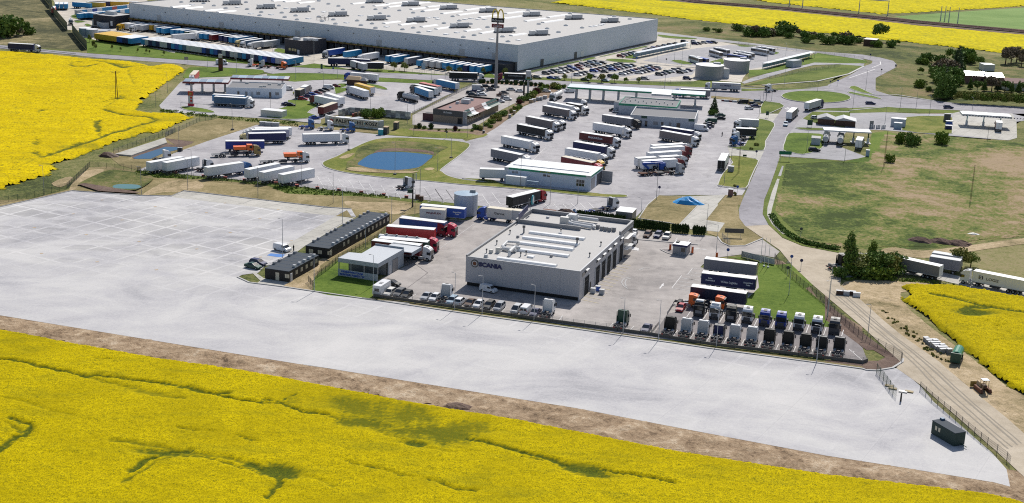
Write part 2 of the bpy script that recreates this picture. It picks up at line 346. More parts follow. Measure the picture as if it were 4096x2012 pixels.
def blur(a, k):
 for ax in (0, 1):
  c = np.cumsum(np.pad(a, [(k, k) if i == ax else (0, 0) for i in (0, 1)], mode='edge'), axis=ax)
  c = np.insert(c, 0, 0, axis=ax); sl_ = [slice(None)]*2; s2 = [slice(None)]*2
  sl_[ax] = slice(2*k+1, None); s2[ax] = slice(0, -(2*k+1)); a = (c[tuple(sl_)]-c[tuple(s2)])/(2*k+1)
  if a.shape[ax] > 0: pass
 return a
def segdist(X, Y, line):
 d = np.full(X.shape, 1e9)
 for (a, b) in zip(line[:-1], line[1:]):
  vx, vy = b[0]-a[0], b[1]-a[1]; L = vx*vx+vy*vy or 1e-9
  t_ = np.clip(((X-a[0])*vx+(Y-a[1])*vy)/L, 0, 1)
  d = np.minimum(d, np.hypot(X-a[0]-t_*vx, Y-a[1]-t_*vy))
 return d
def field(name, poly, step, height, mat, tracks=(), patches=(), rough=.18, z=0.0, kind='stuff', label=None, edge=1.5, angle=0.0):
 """standing crop or rough ground: a relief grid inside the plot; tracks lower it and turn it green"""
 poly = ccw(poly); ca, sa = math.cos(angle), math.sin(angle)
 rp = [(p[0]*ca+p[1]*sa, -p[0]*sa+p[1]*ca) for p in poly]
 x0, x1 = min(p[0] for p in rp), max(p[0] for p in rp); y0, y1 = min(p[1] for p in rp), max(p[1] for p in rp)
 nx, ny = int((x1-x0)/step)+3, int((y1-y0)/step)+3
 U, V = np.meshgrid(x0-step+np.arange(nx)*step, y0-step+np.arange(ny)*step)
 r_ = rng.standard_normal((ny, nx)); U = U+rng.uniform(-.3, .3, U.shape)*step; V = V+rng.uniform(-.3, .3, V.shape)*step
 X, Y = U*ca-V*sa, U*sa+V*ca
 b1 = blur(rng.standard_normal((ny, nx)), 2); b1 /= b1.std(); b2 = blur(rng.standard_normal((ny, nx)), 8); b2 /= b2.std()
 ins = inside(X+b1*edge*.4, Y+b2*edge*.3, poly)
 ed = segdist(X, Y, list(poly)+[poly[0]])
 g = np.zeros(X.shape)
 for (ln, w, s_) in tracks:
  d = segdist(X+b2*.5, Y+b1*.25, ln); g = np.maximum(g, s_*np.clip(1.25-d/w+r_*.22, 0, 1))
 for (cx, cy, ra, rb, an, s_) in patches:
  dx, dy = X-cx, Y-cy; u = (dx*math.cos(an)+dy*math.sin(an))/ra; v = (-dx*math.sin(an)+dy*math.cos(an))/rb
  g = np.maximum(g, s_*np.clip(1.25-np.sqrt(u*u+v*v)+b2*.3+r_*.15, 0, 1))
 H = height*(1-.5*np.clip(g, 0, 1)) + r_*rough*.45 + b1*rough*.25 + b2*rough*.18
 H = np.maximum(H*np.clip(ed/(2.2*step)-.25, 0, 1), .03)
 g = np.maximum(g, np.clip(.9-ed/edge, 0, .8))
 fm = ins[:-1, :-1] & ins[1:, :-1] & ins[:-1, 1:] & ins[1:, 1:]
 idx = np.arange(nx*ny).reshape(ny, nx)
 q = np.stack([idx[:-1, :-1][fm], idx[:-1, 1:][fm], idx[1:, 1:][fm], idx[1:, :-1][fm]], 1)
 used = np.unique(q); remap = np.full(nx*ny, -1); remap[used] = np.arange(len(used)); q = remap[q]
 co = np.stack([X.ravel()[used], Y.ravel()[used], H.ravel()[used]], 1).astype(np.float32)
 me = bpy.data.meshes.new(name); me.vertices.add(len(co)); me.vertices.foreach_set('co', co.ravel())
 me.loops.add(q.size); me.loops.foreach_set('vertex_index', q.ravel().astype(np.int32))
 me.polygons.add(len(q)); me.polygons.foreach_set('loop_start', (np.arange(len(q))*4).astype(np.int32)); me.update(calc_edges=True)
 a = me.attributes.new('green', 'FLOAT', 'POINT'); a.data.foreach_set('value', np.clip(g.ravel()[used], 0, 1).astype(np.float32))
 me.materials.append(MATS[mat]); o = link(name, me, None, (0, 0, z)); tag(o, label, None, None, kind); return o
# terrain and ground sheets
b = MB(); b.poly([(-2600, -400),(2600, -400),(2600, 4200),(-2600, 4200)], 0, 0, 'meadow_grass')
o = link('ground', b.mesh('ground'), None, (0, 0, -.06)); o['kind'] = 'structure'
sheet('left_meadow', TR('C1', (0,-60),(640,-10),(1265,730),(600,690),(0,640),(-900,600),(-1200,-60)), 'left_meadow', -.03)
sheet('scrub_land', TR('C5', (-900,330), 'C5', (0,300),(900,395),(2530,590), 'C6', (1500,700),(2530,880),(2900,1500),(1200,1900), 'D7', (1640,1180),(600,290),(300,150), 'C6', (400,1120),(690,930),(450,830), 'C5', (2100,775),(850,640),(0,530), 'C4', (1905,440)), 'scrub_grass', -.035)
sheet('right_meadow', TR('D7', (510,850),(1380,880),(2560,980),(3400,1000), 'E5', (3200,480),(2521,790),(1700,900),(1240,920),(820,900),(480,800),(260,660),(190,560),(260,200),(330,90),(860,100),(1060,70)), 'right_meadow', -.03)
sheet('warehouse_yard', TR('C1', (740,-60),(800,60),(850,230),(980,430),(1170,440),(1170,530),(1440,590),(2080,665),(2530,770), 'C2', (0,745),(780,850),(1570,925),(1600,985),(2010,915),(2530,1000), 'C3', (440,1000),(1440,1085),(1900,1110),(2000,1040),(2060,1090), 'C4', (100,1060),(100,1000),(960,800),(1900,600),(1800,560),(0,300), 'C3', (0,150), 'C1', (2300,100),(2000,-60)), 'concrete_yard', .012)
sheet('yard_apron', TR('C2', (1400,760),(2000,770),(2530,830), 'C3', (400,880),(1000,960),(1900,1060),(2080,1000),(1500,880),(400,760), 'C2', (1500,620)), 'concrete_slab', .018)
sheet('car_park', TR('C4', (100,1060),(100,1000),(960,800),(1900,600),(1920,480),(2530,550), 'C5', (550,650),(850,655),(1660,760),(1500,840),(960,1000),(720,1010),(620,1130),(600,1190), 'C5', (0,1150), 'C4', (2400,1185),(1500,1170),(100,1110)), 'concrete_yard', .02)
for i, l in enumerate([('C4', (110,1055),(1050,860),(1230,900),(260,1095)),('C4', (430,1100),(1240,960),(1640,950),(1500,1010),(620,1130)),
 ('C4', (900,1120),(1640,1010),(2000,975),(1900,1040),(1180,1145)),('C4', (1500,1150),(2080,1020),(2470,1000),(2420,1080),(1750,1165))]):
 sheet('parking_lane', TR(*l), 'light_asphalt', .03)
sheet('bus_park', TR('C5', (-400,760),(0,690),(420,650),(850,680),(1560,760),(960,960),(720,1000),(700,860),(330,830),(100,900),(0,960),(-390,930), 'C4', (1700,880),(2330,700)), 'light_asphalt', .03)
road1 = TR('C4', (1905,460),(2530,535), 'C5', (0,535),(850,635),(1670,740),(2100,785),(2300,830),(2420,890),(2360,880),(2100,830),(1670,775),(850,660),(0,575), 'C4', (2530,575),(1905,500))
sheet('service_road', road1, 'light_asphalt', .026)
main_top = TR('C1', (-1500,520),(0,650),(510,705),(1260,770),(2530,860), 'C2', (600,890),(1090,930),(1570,965),(2530,1012), 'C3', (390,1048),(1440,1092),(1940,1120), 'D4', (1170,252),(2020,292), 'D5', (0,70),(500,95),(1800,155),(2420,180), 'D6', (430,182),(930,182),(1280,196),(1560,215),(1800,200),(2060,180))
main_bot = TR('C1', (-1500,590),(0,700),(510,745),(1100,800),(1400,835),(2530,915), 'C2', (460,962),(1100,998),(1500,1085),(2480,1085), 'C3', (390,1118),(1180,1162), 'D3', (2430,290), 'D4', (640,325),(1150,345),(2080,360),(2530,395), 'D5', (420,190),(1700,330),(2500,345), 'D6', (530,302),(1060,345),(1280,400),(1550,440),(1650,560))
sheet('main_road', main_top+list(reversed(main_bot)), 'asphalt', .034)
rc = at('D6', 2030, 325);
sheet('roundabout_road', TR('D6', (1280,200),(1560,215),(1800,195),(2060,178),(2230,150),(2530,0),(2900,-200),(2900,300),(2540,470),(2200,480),(2090,500),(1960,560),(1800,640),(1640,760),(1430,680),(1490,570),(1560,470),(1540,440),(1270,330)), 'asphalt', .04)
sheet('north_east_road', TR('C6', (-484,740),(0,775),(200,790),(450,832),(640,880),(690,930),(670,980),(400,1120),(290,1220),(290,1265), 'D7', (290,150),(400,230),(600,292),(700,400),(0,470),(-400,300),(-300,140), 'C6', (0,1100),(220,955),(330,920),(340,880),(220,850),(0,830),(-484,778)), 'asphalt', .038)
sheet('east_road', TR('D7', (-300,250),(540,290),(1250,375),(1580,410),(2530,460),(3600,540),(3600,680),(2530,560),(2360,560),(1640,512),(1300,500),(540,468),(0,480),(-300,420)), 'asphalt', .042)
south_l = TR('D6', (1560,470),(1490,570),(1410,680),(1440,740),(1310,960),(1290,1080),(1215,1265), 'G2', (1560,-60),(1515,60),(1525,180),(1600,280),(1830,440),(2060,600), 'G6', (1560,200),(1780,410),(2277,830), 'G7', (700,1265), 'G8', (590,150),(790,290),(1430,850),(1700,1100))
south_r = TR('D6', (1800,640),(1640,860),(1555,1080),(1500,1190), 'E5', (275,60),(240,170),(180,340),(130,460),(115,590),(170,690),(300,810),(480,885),(820,950),(840,1150), 'G7', (140,560),(330,690),(540,880),(700,1010),(1060,1265), 'G8', (1000,150),(1300,400),(1500,560),(1700,740),(2100,1100))
sheet('south_road', south_l[:11]+list(reversed(south_r[:10])), 'asphalt', .046)
sheet('gravel_road', south_l[10:]+list(reversed(south_r[9:])), 'gravel_road', .038)
sheet('bus_lane', TR('E5', (815,945),(1270,950),(1760,1120),(2000,1180),(2900,1400),(2900,1490),(1900,1232),(1740,1195),(1300,1120),(850,1180)), 'concrete_slab', .03)
sheet('dirt_verge', TR('G7', (140,560),(300,505),(700,520),(1180,560),(700,620),(760,760),(1000,960),(1250,1150),(1450,1300), 'G8', (1500,300),(1700,420),(1900,900),(1700,740),(1500,560),(1300,400),(1000,150), 'G7', (700,1010),(540,880),(330,690)), 'dirt', .02, sm=2)
sheet('dirt_track', TR('G7', (520,230),(640,205),(900,235),(1300,190),(1831,120),(2600,40),(2600,100),(1831,175),(1300,250),(1000,300),(700,290),(560,265)), 'dirt', .012, sm=3)
sheet('truck_stop_paving', TR('E1', (0,762),(160,700),(520,520),(1000,345),(1400,215),(1740,100),(2080,100), 'E2', (150,140),(740,185),(1000,212),(1450,258),(1850,285),(2530,312), 'D4', (900,1330),(1140,1265),(1280,1180),(1500,1030),(1700,900),(1880,740),(2000,690),(2110,650),(2300,590), 'D5', (130,280),(210,165),(420,150),(1700,290),(2500,310), 'D6', (520,335),(880,385),(1250,470),(1230,560),(1400,560),(1420,640),(1210,640),(1100,800),(1000,1040),(760,1060),(1000,1100),(1290,1090),(1230,1240), 'E4', (2310,560),(1670,960),(2110,1015),(2050,1110),(1790,1110),(730,1110),(560,1265), 'H2', (2480,560),(2300,640),(1000,570),(0,450), 'E7', (1900,420),(330,250), 'E2', (1700,1165),(1060,1090),(0,985), 'E1', (2130,960),(1230,880),(540,810)), 'truck_paving', .022)
sheet('crossing', TR('D6', (1230,550),(1400,560),(1500,562),(1410,680),(1310,650),(1190,640)), 'concrete_slab', .05)
sheet('crossing', TR('E4', (1820,350),(2000,400),(2400,405),(2320,580),(2220,520),(1860,500)), 'concrete_slab', .05)
sheet('station_paving', TR('D2', (160,735),(190,690),(300,570),(480,370),(540,320),(660,275),(900,255),(1350,240),(1800,215),(2050,190),(2160,210),(2330,300), 'D3', (120,325),(440,300),(900,290),(1300,345),(1500,325),(2100,350),(2440,360), 'D4', (700,490),(560,560),(100,800),(0,850), 'D3', (2350,800),(1900,880),(900,880),(560,960),(550,1030),(0,960), 'D2', (2200,960),(1150,895),(520,850),(240,800)), 'truck_paving', .026, sm=2)
sheet('restaurant_paving', TR('D4', (0,890),(560,600),(800,450),(1170,330),(1330,350),(2080,370),(2200,420),(2000,600),(1700,700),(1400,850),(1200,1000),(1000,1120),(300,1110),(0,1050)), 'yard_paving', .03)
sheet('forecourt', TR('D6', (1700,740),(1760,640),(2050,510),(2530,525), 'D7', (0,540),(560,540),(1000,560),(1380,560),(1600,520),(2360,560),(2530,600),(3300,680),(3300,780),(2530,660),(2400,680),(2430,900),(2300,945),(1480,880),(540,800),(0,780),(-200,1010),(245,1180), 'E5', (1060,70),(860,98),(560,75),(330,60),(280,55), 'D6', (1530,1120),(1650,860)), 'light_asphalt', .03)
sheet('filling_pad', TR('D7', (1510,545),(1640,512),(2360,560),(2420,660),(2430,910),(2300,945),(1490,860)), 'concrete_slab', .038)
apron = TR('I3', (-700,300),(0,155),(570,28),(1100,65),(1360,70),(1455,28),(2576,158), 'E6', (1440,178),(1500,275),(1240,265),(860,640),(750,720),(520,860),(345,900),(260,985),(60,1010),(0,1040),(150,1110),(560,1160),(970,1222), 'G3', (220,1012),(850,1083),(1400,1145),(2160,1250), 'G4', (1530,592),(2576,735), 'G5', (740,1112),(1600,1243), 'G6', (2277,1253), 'G8', (120,132),(340,168),(420,172),(590,150),(720,240),(790,300),(900,430),(1380,850),(1500,985),(1530,1130),(1400,1095),(1200,1062),(600,965),(0,872), 'I2', (2576,530),(1900,400),(0,95), 'I1', (2130,382),(1100,215),(0,35),(-900,-90))
sheet('concrete_apron', apron, 'apron_concrete', .02)
sheet('paved_strip', TR('I3', (1360,70),(1455,30),(2576,160), 'E6', (1440,182),(1340,185),(1240,262), 'I3', (2510,212),(1375,78)), 'concrete_slab', .026)
sheet('paved_strip', TR('E6', (1240,265),(1450,290),(1500,275),(860,640),(760,715),(610,735),(520,800),(640,620),(900,470)), 'concrete_slab', .026)
DS = TR('I1', (-900,-110),(0,33),(1100,213),(2130,380), 'I2', (1900,398),(2576,528), 'G8', (0,870),(600,963),(1200,1060),(1400,1092),(1530,1128),(1500,985),(1600,1000),(1900,1300),(1800,1500),(1645,1300), 'G8', (1350,1200),(1000,1160),(600,1110),(0,1040), 'I2', (2100,610),(1500,490),(900,390),(0,230), 'I1', (1600,405),(1100,335),(550,240),(0,135),(-900,-20))
sheet('dirt_strip', DS, 'rough_dirt', .004)
sheet('grass_triangle', TR('E6', (1245,265),(1385,192),(1448,285)), 'dry_grass', .034)
sheet('paved_step', TR('E6', (190,990),(225,978),(330,1052),(650,1105),(565,1162),(250,1112),(290,1085)), 'concrete_slab', .034)
field('dirt_strip', DS, .7, .12, 'rough_dirt', [], [], .3, kind='structure', edge=.5)
sheet('dry_belt', TR('D1', (-300,1330),(0,1190),(300,1180),(700,1080),(740,1010),(900,860),(1090,850),(1400,900), 'E1', (0,765),(300,830),(1230,890),(2130,985),(2530,1040), 'E2', (1060,1130),(1760,1220), 'E7', (110,270),(300,300),(300,440),(30,480), 'G3', (1100,-10),(900,180),(380,470),(0,740),(0,960), 'E6', (560,1155),(900,820),(1600,560),(1910,340),(1880,210),(1480,275),(1440,178), 'I3', (2576,150),(1455,20),(1360,62),(1100,57),(570,20),(0,147)), 'dry_grass', .008)
sheet('basin_lawn', TR('E1', (-330,470),(0,440),(400,280),(900,60),(1170,10),(1780,90),(1400,210),(900,390),(500,520),(160,700),(0,762),(-250,690),(-420,560)), 'dry_grass', .006)
sheet('dirt_path', TR('E6', (560,1155),(700,1010),(1000,840),(1350,640),(1600,470),(1900,330),(1930,350),(1640,520),(1400,680),(1050,890),(960,1190),(800,1195)), 'dirt', .014, sm=2)
sheet('dirt_patch', TR('E6', (1350,80),(1600,90),(2100,100),(2200,160),(2080,230),(1940,240),(1900,210),(1620,180),(1450,170)), 'dirt', .016, sm=3)
sheet('dirt_patch', TR('E1', (330,960),(600,900),(900,930),(950,1010),(800,1060),(600,1080),(360,1080),(60,1130)), 'dirt', .014, sm=3)
sheet('dirt_patch', TR('D1', (880,890),(1050,880),(1000,930),(850,1010),(760,1080),(700,1080),(760,980)), 'dirt', .014, sm=2)
sheet('dirt_patch', TR('D1', (520,1020),(660,960),(740,960),(700,1020),(600,1060)), 'dirt', .013, sm=2)
sheet('verge', TR('E1', (0,765),(540,815),(1230,885),(2130,965), 'E2', (0,995),(1060,1095),(1700,1170), 'E7', (330,255),(790,300),(790,330),(200,290), 'E2', (1060,1140),(0,1100), 'E1', (1900,990),(900,890),(0,860)), 'verge_grass', .018, sm=2)
sheet('workshop_yard', TR('H3', (110,470),(640,490),(1000,520),(1160,510),(1260,400),(1330,370),(2576,430), 'G1', (900,70),(1500,130),(2040,210), 'G2', (40,320),(600,380),(1150,410),(1230,430),(1290,500),(1380,550),(1600,545),(1830,460),(2060,620),(1990,700),(1660,640),(1540,660),(1230,700),(1040,790),(1000,830),(1240,880), 'G6', (1215,310),(1230,430),(1180,510),(1110,545),(1090,620),(1170,740),(1430,760),(2050,850),(2277,1040),(2300,1165),(1500,1100),(0,920), 'G4', (2576,700),(1500,530),(150,345), 'G3', (880,1030),(890,870),(950,800),(1480,520),(1270,620),(1100,20), 'E7', (30,470)), 'yard_paving', .024)
sheet('truck_row_paving', TR('G6', (300,700),(520,640),(1170,745),(1700,790),(2060,850),(2277,1040),(2330,1180),(1500,1105),(150,925)), 'dark_paving', .03)
sheet('station_lawn', TR('G3', (0,960),(20,760),(380,500),(760,400),(900,240),(1040,260),(900,480),(950,800),(880,900),(870,1010),(850,1083),(220,1012)), 'mown_lawn', .02)
sheet('gate_lawn', TR('G6', (1230,180),(1040,125),(900,125),(1110,150),(1390,200),(1560,190),(1780,405),(1700,440),(2060,750),(2277,950),(2277,1035),(2050,850),(1430,760),(1170,740),(1090,620),(1110,545),(1230,430),(1215,310)), 'mown_lawn', .034)
sheet('fence_bed', TR('G2', (1990,720),(2100,750),(2330,920),(2400,1000),(2600,1300), 'G6', (2277,830),(2277,960),(2000,700),(1680,420),(1530,290),(1390,200)), 'bark_bed', .03)
sheet('fence_bed', TR('G7', (0,600),(50,740),(300,960),(700,1250), 'G8', (560,20),(640,80),(610,140),(430,165),(120,130),(0,118),(0,88),(440,90),(500,60),(400,0), 'G7', (380,1150),(0,870)), 'soil', .036)
sheet('hedge_bed', TR('H2', (0,470),(480,490),(1000,590),(2300,700),(2576,760),(2576,850),(2240,790),(950,570),(0,460)), 'soil', .03)
sheet('wall_verge', TR('G3', (860,1085),(870,1060),(1400,1135), 'G4', (150,362),(1530,572),(2576,722), 'G5', (740,1095),(850,1115),(1600,1225), 'G6', (1500,1125),(2277,1230), 'G6', (2277,1250), 'G5', (1600,1240),(740,1108), 'G4', (1530,588),(700,468)), 'dry_grass', .04)
island('vacant_plot', TR('E4', (730,1115),(1110,1135),(1100,1165),(1380,1190),(1330,1265), 'G2', (980,0),(720,270),(590,240),(180,180),(300,0)), 'dry_grass', 0, True, .1, .03)
sheet('concrete_path', TR('E4', (1110,1135),(1790,1105),(1660,1250), 'G2', (1240,0),(1080,200),(1330,240),(1250,360),(1090,345),(840,320),(710,285),(980,0), 'E4', (1380,1190),(1100,1165)), 'concrete_slab', .055)
sheet('ditch_bank', TR('E4', (1790,1110),(2050,1115),(2040,1265), 'G2', (1500,0),(1510,120),(1600,280),(1830,450),(1600,545),(1390,550),(1290,500),(1230,420),(1100,380),(1100,345),(1250,360),(1330,240),(1080,200),(1240,0)), 'dry_grass', .03)
island('pond_island', TR('E2', (512,690),(530,640),(700,570),(860,490),(1180,345),(1450,298),(1800,300),(2330,335),(2530,358), 'E2', (2640,400),(2530,520),(2230,745),(2240,790),(2330,850),(2530,900),(2900,940), 'E3', (0,850),(450,870),(640,930),(1200,1000),(2000,1070),(2260,1100),(2570,1110),(2560,1150),(2000,1130),(1000,1025),(0,945), 'E2', (2000,920),(1300,860),(850,800),(600,740)), 'island_grass', 3)
island('roundabout_island', [at('D6', 2040+500*math.cos(a), 322+86*math.sin(a)+14*math.cos(a)).to_2d() for a in np.linspace(0, 2*math.pi, 30, endpoint=False)], 'mown_lawn', 0, True, .3, .05)
island('traffic_island', TR('D2', (515,755),(620,748),(900,780),(1080,830),(1040,852),(800,835),(600,800)), 'mown_lawn', 3)
island('traffic_island', TR('D3', (0,640),(300,640),(520,720),(440,780),(340,850),(500,900),(300,950),(0,960),(-350,930),(-300,830),(0,740)), 'mown_lawn', 2)
island('traffic_island', TR('D3', (440,300),(900,285),(960,260),(1500,250),(2130,300),(2430,300),(2440,358),(2100,350),(1500,322),(1280,360),(1000,292)), 'mown_lawn', 2, False, .02)
island('traffic_island', TR('D3', (1290,360),(1500,380),(1640,420),(1690,455),(1640,462),(1480,430),(1300,385)), 'mown_lawn', 2)
island('traffic_island', TR('D3', (800,380),(980,360),(1000,400),(900,440),(1010,430),(1000,480),(830,535),(800,500)), 'mown_lawn', 2)
island('traffic_island', TR('D2', (650,90),(900,75),(1700,110),(1900,130),(1920,160),(1820,200),(1350,232),(900,255),(640,270),(560,250),(590,180)), 'mown_lawn', 2, False, .02)
island('traffic_island', TR('D3', (-350,200),(200,175),(960,205),(970,260),(440,298),(120,325),(-220,280)), 'mown_lawn', 2, False, .02)
sheet('restaurant_lawn', TR('E2', (1450,250),(1560,190),(1650,160),(2530,200),(2700,190),(2900,250),(2620,312),(1850,275)), 'island_grass', .034, sm=2)
sheet('shrub_bed', TR('D4', (0,1110),(300,1130),(900,1160),(1020,1150),(1240,1060),(1500,860),(1700,730),(1900,560),(2190,400),(2530,400),(2450,470),(2300,600),(2000,690),(1850,740),(1620,930),(1500,1040),(1260,1190),(1100,1230),(900,1190),(0,1150)), 'bark_bed', .036, sm=2)
sheet('shrub_bed', TR('D4', (1170,335),(1500,330),(2200,385),(2190,405),(1500,365),(1170,360)), 'bark_bed', .037)
sheet('verge', TR('E2', (0,95),(470,130),(1300,185),(1430,235),(1000,208),(150,135),(-400,110),(-600,80)), 'dry_grass', .03)
island('grass_strip', TR('D6', (1190,640),(1300,650),(1400,680),(1440,740),(1310,960),(1285,1090),(1000,1095),(800,1050),(770,1035),(1000,1030),(1100,800),(1130,720)), 'verge_grass', 2)
island('grass_strip', TR('E4', (1830,505),(1960,490),(2200,530),(2310,570),(2250,700),(2170,880),(2110,1000),(1900,990),(1690,960),(1670,930),(1750,760),(1900,600)), 'island_grass', 2)
island('grass_strip', TR('D6', (1240,560),(1230,480),(1280,380),(1520,410),(1580,450),(1560,470),(1380,550)), 'verge_grass', 1)
sheet('verge', TR('D6', (525,300),(1060,345),(1290,395),(1280,470),(1120,400),(880,370),(520,330)), 'dry_grass', .042)
sheet('verge', TR('D6', (960,195),(1280,205),(1500,195),(2060,190),(1700,212),(1280,225),(960,235)), 'verge_grass', .05)
sheet('verge', TR('D6', (430,178),(0,165),(-400,140),(-400,100), 'D6', (300,90),(960,150),(1300,130),(2300,50),(2600,-60), 'C5', (1900,1175),(2400,950),(2370,940),(2000,930),(1500,1010),(1000,1140),(620,1240)), 'verge_grass', .03)
island('bus_island', TR('C5', (710,1015),(950,1000),(1480,870),(1700,765),(2200,840),(2420,880),(2400,915),(2100,915),(1650,905),(1500,940),(700,1120)), 'mown_lawn', 1, False, .02)
sheet('exit_road', TR('C5', (600,1190),(740,1130),(960,1065),(1300,985),(1560,930),(1640,905),(2000,895),(2380,920),(2360,955),(2000,930),(1650,940),(1350,1010),(900,1140),(640,1210)), 'light_asphalt', .045)
island('traffic_island', TR('D7', (0,190),(80,160),(200,210),(350,280),(460,298),(200,260)), 'mown_lawn', 2)
island('traffic_island', TR('D7', (0,245),(200,270),(460,340),(430,348),(200,310),(0,265)), 'mown_lawn', 2)
sheet('verge', TR('D6', (2090,500),(2300,480), 'D7', (0,480),(540,460),(740,478),(1640,520),(1500,552),(1000,548),(500,540),(0,552), 'D6', (2530,525),(2050,512)), 'verge_grass', .05)
island('grass_plot', TR('D6', (1640,850),(1800,840),(2000,848),(2150,870),(2160,1000),(2080,1090),(1850,1150),(1680,1120),(1560,1085),(1590,960)), 'mown_lawn', 2)
island('grass_plot', TR('D6', (1850,630),(1990,530),(2530,540),(2530,640),(2450,760),(2040,700)), 'verge_grass', 1, False, .02)
island('grass_plot', TR('D6', (1750,775),(1800,762),(2200,778),(2140,805),(1900,800)), 'verge_grass', 2)
island('grass_plot', TR('D7', (840,610),(1050,595),(1380,598),(1500,620),(1490,850),(1400,858),(1000,840),(760,800),(780,640)), 'island_grass', 1)
sheet('grass_plot', TR('D7', (540,810),(700,860),(1380,890),(1380,905),(510,860),(500,1265),(-100,1265),(250,1180),(300,1000),(330,840)), 'mown_lawn', .04)
sheet('verge', TR('D6', (1500,1190),(1560,1195), 'E5', (560,80),(860,104),(330,130),(300,300),(230,560),(480,820),(820,920),(820,945),(480,880),(300,805),(170,685),(118,590),(133,460),(183,340),(243,170)), 'verge_grass', .028)
sheet('ditch_water', TR('E5', (295,145),(310,150),(285,240),(258,240)), 'light_asphalt', .05)
island('ditch_lining', TR('E5', (250,265),(272,268),(240,400),(205,530),(190,600),(230,680),(320,770),(300,775),(200,680),(158,600),(160,530),(200,390)), 'concrete_slab', 1, False, .02, .04)
for a in (('E5', (128,0),(85,60),(0,100),(-60,60)),): pass
for l in [('C4', (105,1050),(110,1010),(740,885),(780,900)),('C4', (780,880),(960,830),(1030,845),(850,885)),('C4', (1080,820),(1310,765),(1330,775),(1110,825)),('C4', (1340,755),(1740,665),(1760,680),(1380,765)),('C4', (1910,500),(2100,520),(2480,555),(2400,570),(2000,545)),
          ('C4', (1165,875),(1250,850),(1560,870),(1600,905),(1400,905)),('C4', (1440,840),(1500,800),(1600,770),(1620,845)),('C4', (2105,880),(2250,870),(2440,930),(2300,935)),('C5', (110,905),(330,850),(330,950),(130,935)),('C5', (550,650),(740,660),(850,655),(700,680),(570,670)),('C5', (1050,740),(1150,765),(1100,785),(1040,770)),
          ('C2', (1430,745),(1480,700),(1600,720),(1800,760),(1700,790)),('H4', (1450,330),(1620,290),(1640,350),(1905,370),(1880,395),(1560,390)),('H4', (1520,440),(1560,425),(1790,440),(1600,475)),('H4', (1735,510),(1800,490),(1900,530),(1800,550))]:
 island('grass_strip', TR(*l), 'mown_lawn', 2, True, .1, .03, .4)
sheet('verge', TR('C4', (100,1110),(1500,1172),(2400,1188), 'C5', (0,1160),(600,1200),(620,1245),(0,1240), 'D5', (2420,178),(1800,152),(500,92),(0,66)), 'verge_grass', .036)
sheet('verge', TR('C1', (1110,450),(1180,535),(1440,590),(2080,665),(2530,770), 'C2', (0,745),(780,850),(1570,925),(1600,975),(2010,920),(2530,1000), 'C3', (440,1000),(1440,1088), 'C3', (1440,1096),(390,1046), 'C2', (2530,1008),(1570,962),(600,885), 'C1', (2530,856),(1260,766),(1262,720)), 'mown_lawn', .03)
sheet('verge', TR('C3', (1900,1112),(2000,1042),(2090,1090), 'D4', (2000,265),(2020,290),(1170,250)), 'mown_lawn', .036)
for l, w in [(TR('G4', (0,366),(1530,591),(2576,736), 'G5', (1600,1245), 'G6', (2277,1255), 'G8', (340,168),(430,172)), .45),(TR('E6', (0,1040),(150,1110),(560,1160),(970,1222), 'G3', (850,1083),(1400,1145)), .45),(TR('G8', (430,172),(560,150),(640,100),(645,75)), .5),
             (TR('I3', (0,155),(570,27),(1100,64),(1360,69),(1455,27),(2576,157), 'E6', (1440,177)), .3),(TR('E4', (1670,970),(1900,1005),(2120,1020)), .5),(TR('G2', (40,452),(600,500),(970,533)), .3),(TR('G2', (1230,425),(1285,500),(1390,550),(1600,545),(1830,450)), .4),
             (TR('C6', (220,958),(0,1070), 'C5', (1700,1175),(900,1235)), 1.2),(TR('D7', (0,515),(540,465)), .8),(TR('D7', (0,240),(300,300),(700,290),(1250,378)), 1.0),(TR('C4', (105,1000),(960,800),(1700,640)), 1.3),(TR('C4', (1580,905),(1700,920),(2480,980)), 1.2),(TR('C5', (-320,940),(0,925),(330,840)), 1.2),(TR('D2', (2200,962),(2530,1000), 'D3', (550,1035)), .4)]:
 kerb(l, w)
def pond(name, rim, water, mat, bank, zw=.16, zr=.3):
 rim = smooth_pts(rim, 3); water = smooth_pts(water, 3)
 n = 60
 def res(p):
  P = [Vector(q) for q in p]+[Vector(p[0])]; d = [0]
  for a_, b_ in zip(P[:-1], P[1:]): d.append(d[-1]+(b_-a_).length)
  out = []; j = 0
  for i in range(n):
   t_ = d[-1]*i/n
   while d[j+1] < t_: j += 1
   out.append(P[j].lerp(P[j+1], (t_-d[j])/((d[j+1]-d[j]) or 1)))
  return out
 A, B = res(ccw(rim)), res(ccw(water))
 k = min(range(n), key=lambda s_: sum((A[i]-B[(i+s_) % n]).length for i in range(0, n, 4))); B = B[k:]+B[:k]
 mb = MB(); mb.add([(p.x, p.y, zr+.9*0) for p in A]+[(p.x, p.y, zw-.02) for p in B], [(i, (i+1) % n, n+(i+1) % n, n+i) for i in range(n)], bank)
 o_ = link(name+'_bank', mb.mesh('bank')); o_['kind'] = 'structure'
 mb = MB(); mb.poly(B, 0, 0, mat); o_ = link(name, mb.mesh(name), None, (0, 0, zw)); o_['kind'] = 'structure'
pond('pond', TR('E2', (870,640),(960,600),(1010,470),(1180,390),(1500,352),(1800,355),(2200,410),(2330,440),(2140,480),(2130,560),(1960,700),(1780,790),(1530,810),(1250,790),(860,770),(850,730)),
     TR('E2', (1012,680),(1060,630),(1180,550),(1290,515),(1400,505),(1700,510),(2000,540),(2110,560),(2040,620),(1930,710),(1800,745),(1560,768),(1400,762),(1180,735),(1060,700)), 'pond_water', 'scrub_grass', .22, .24)
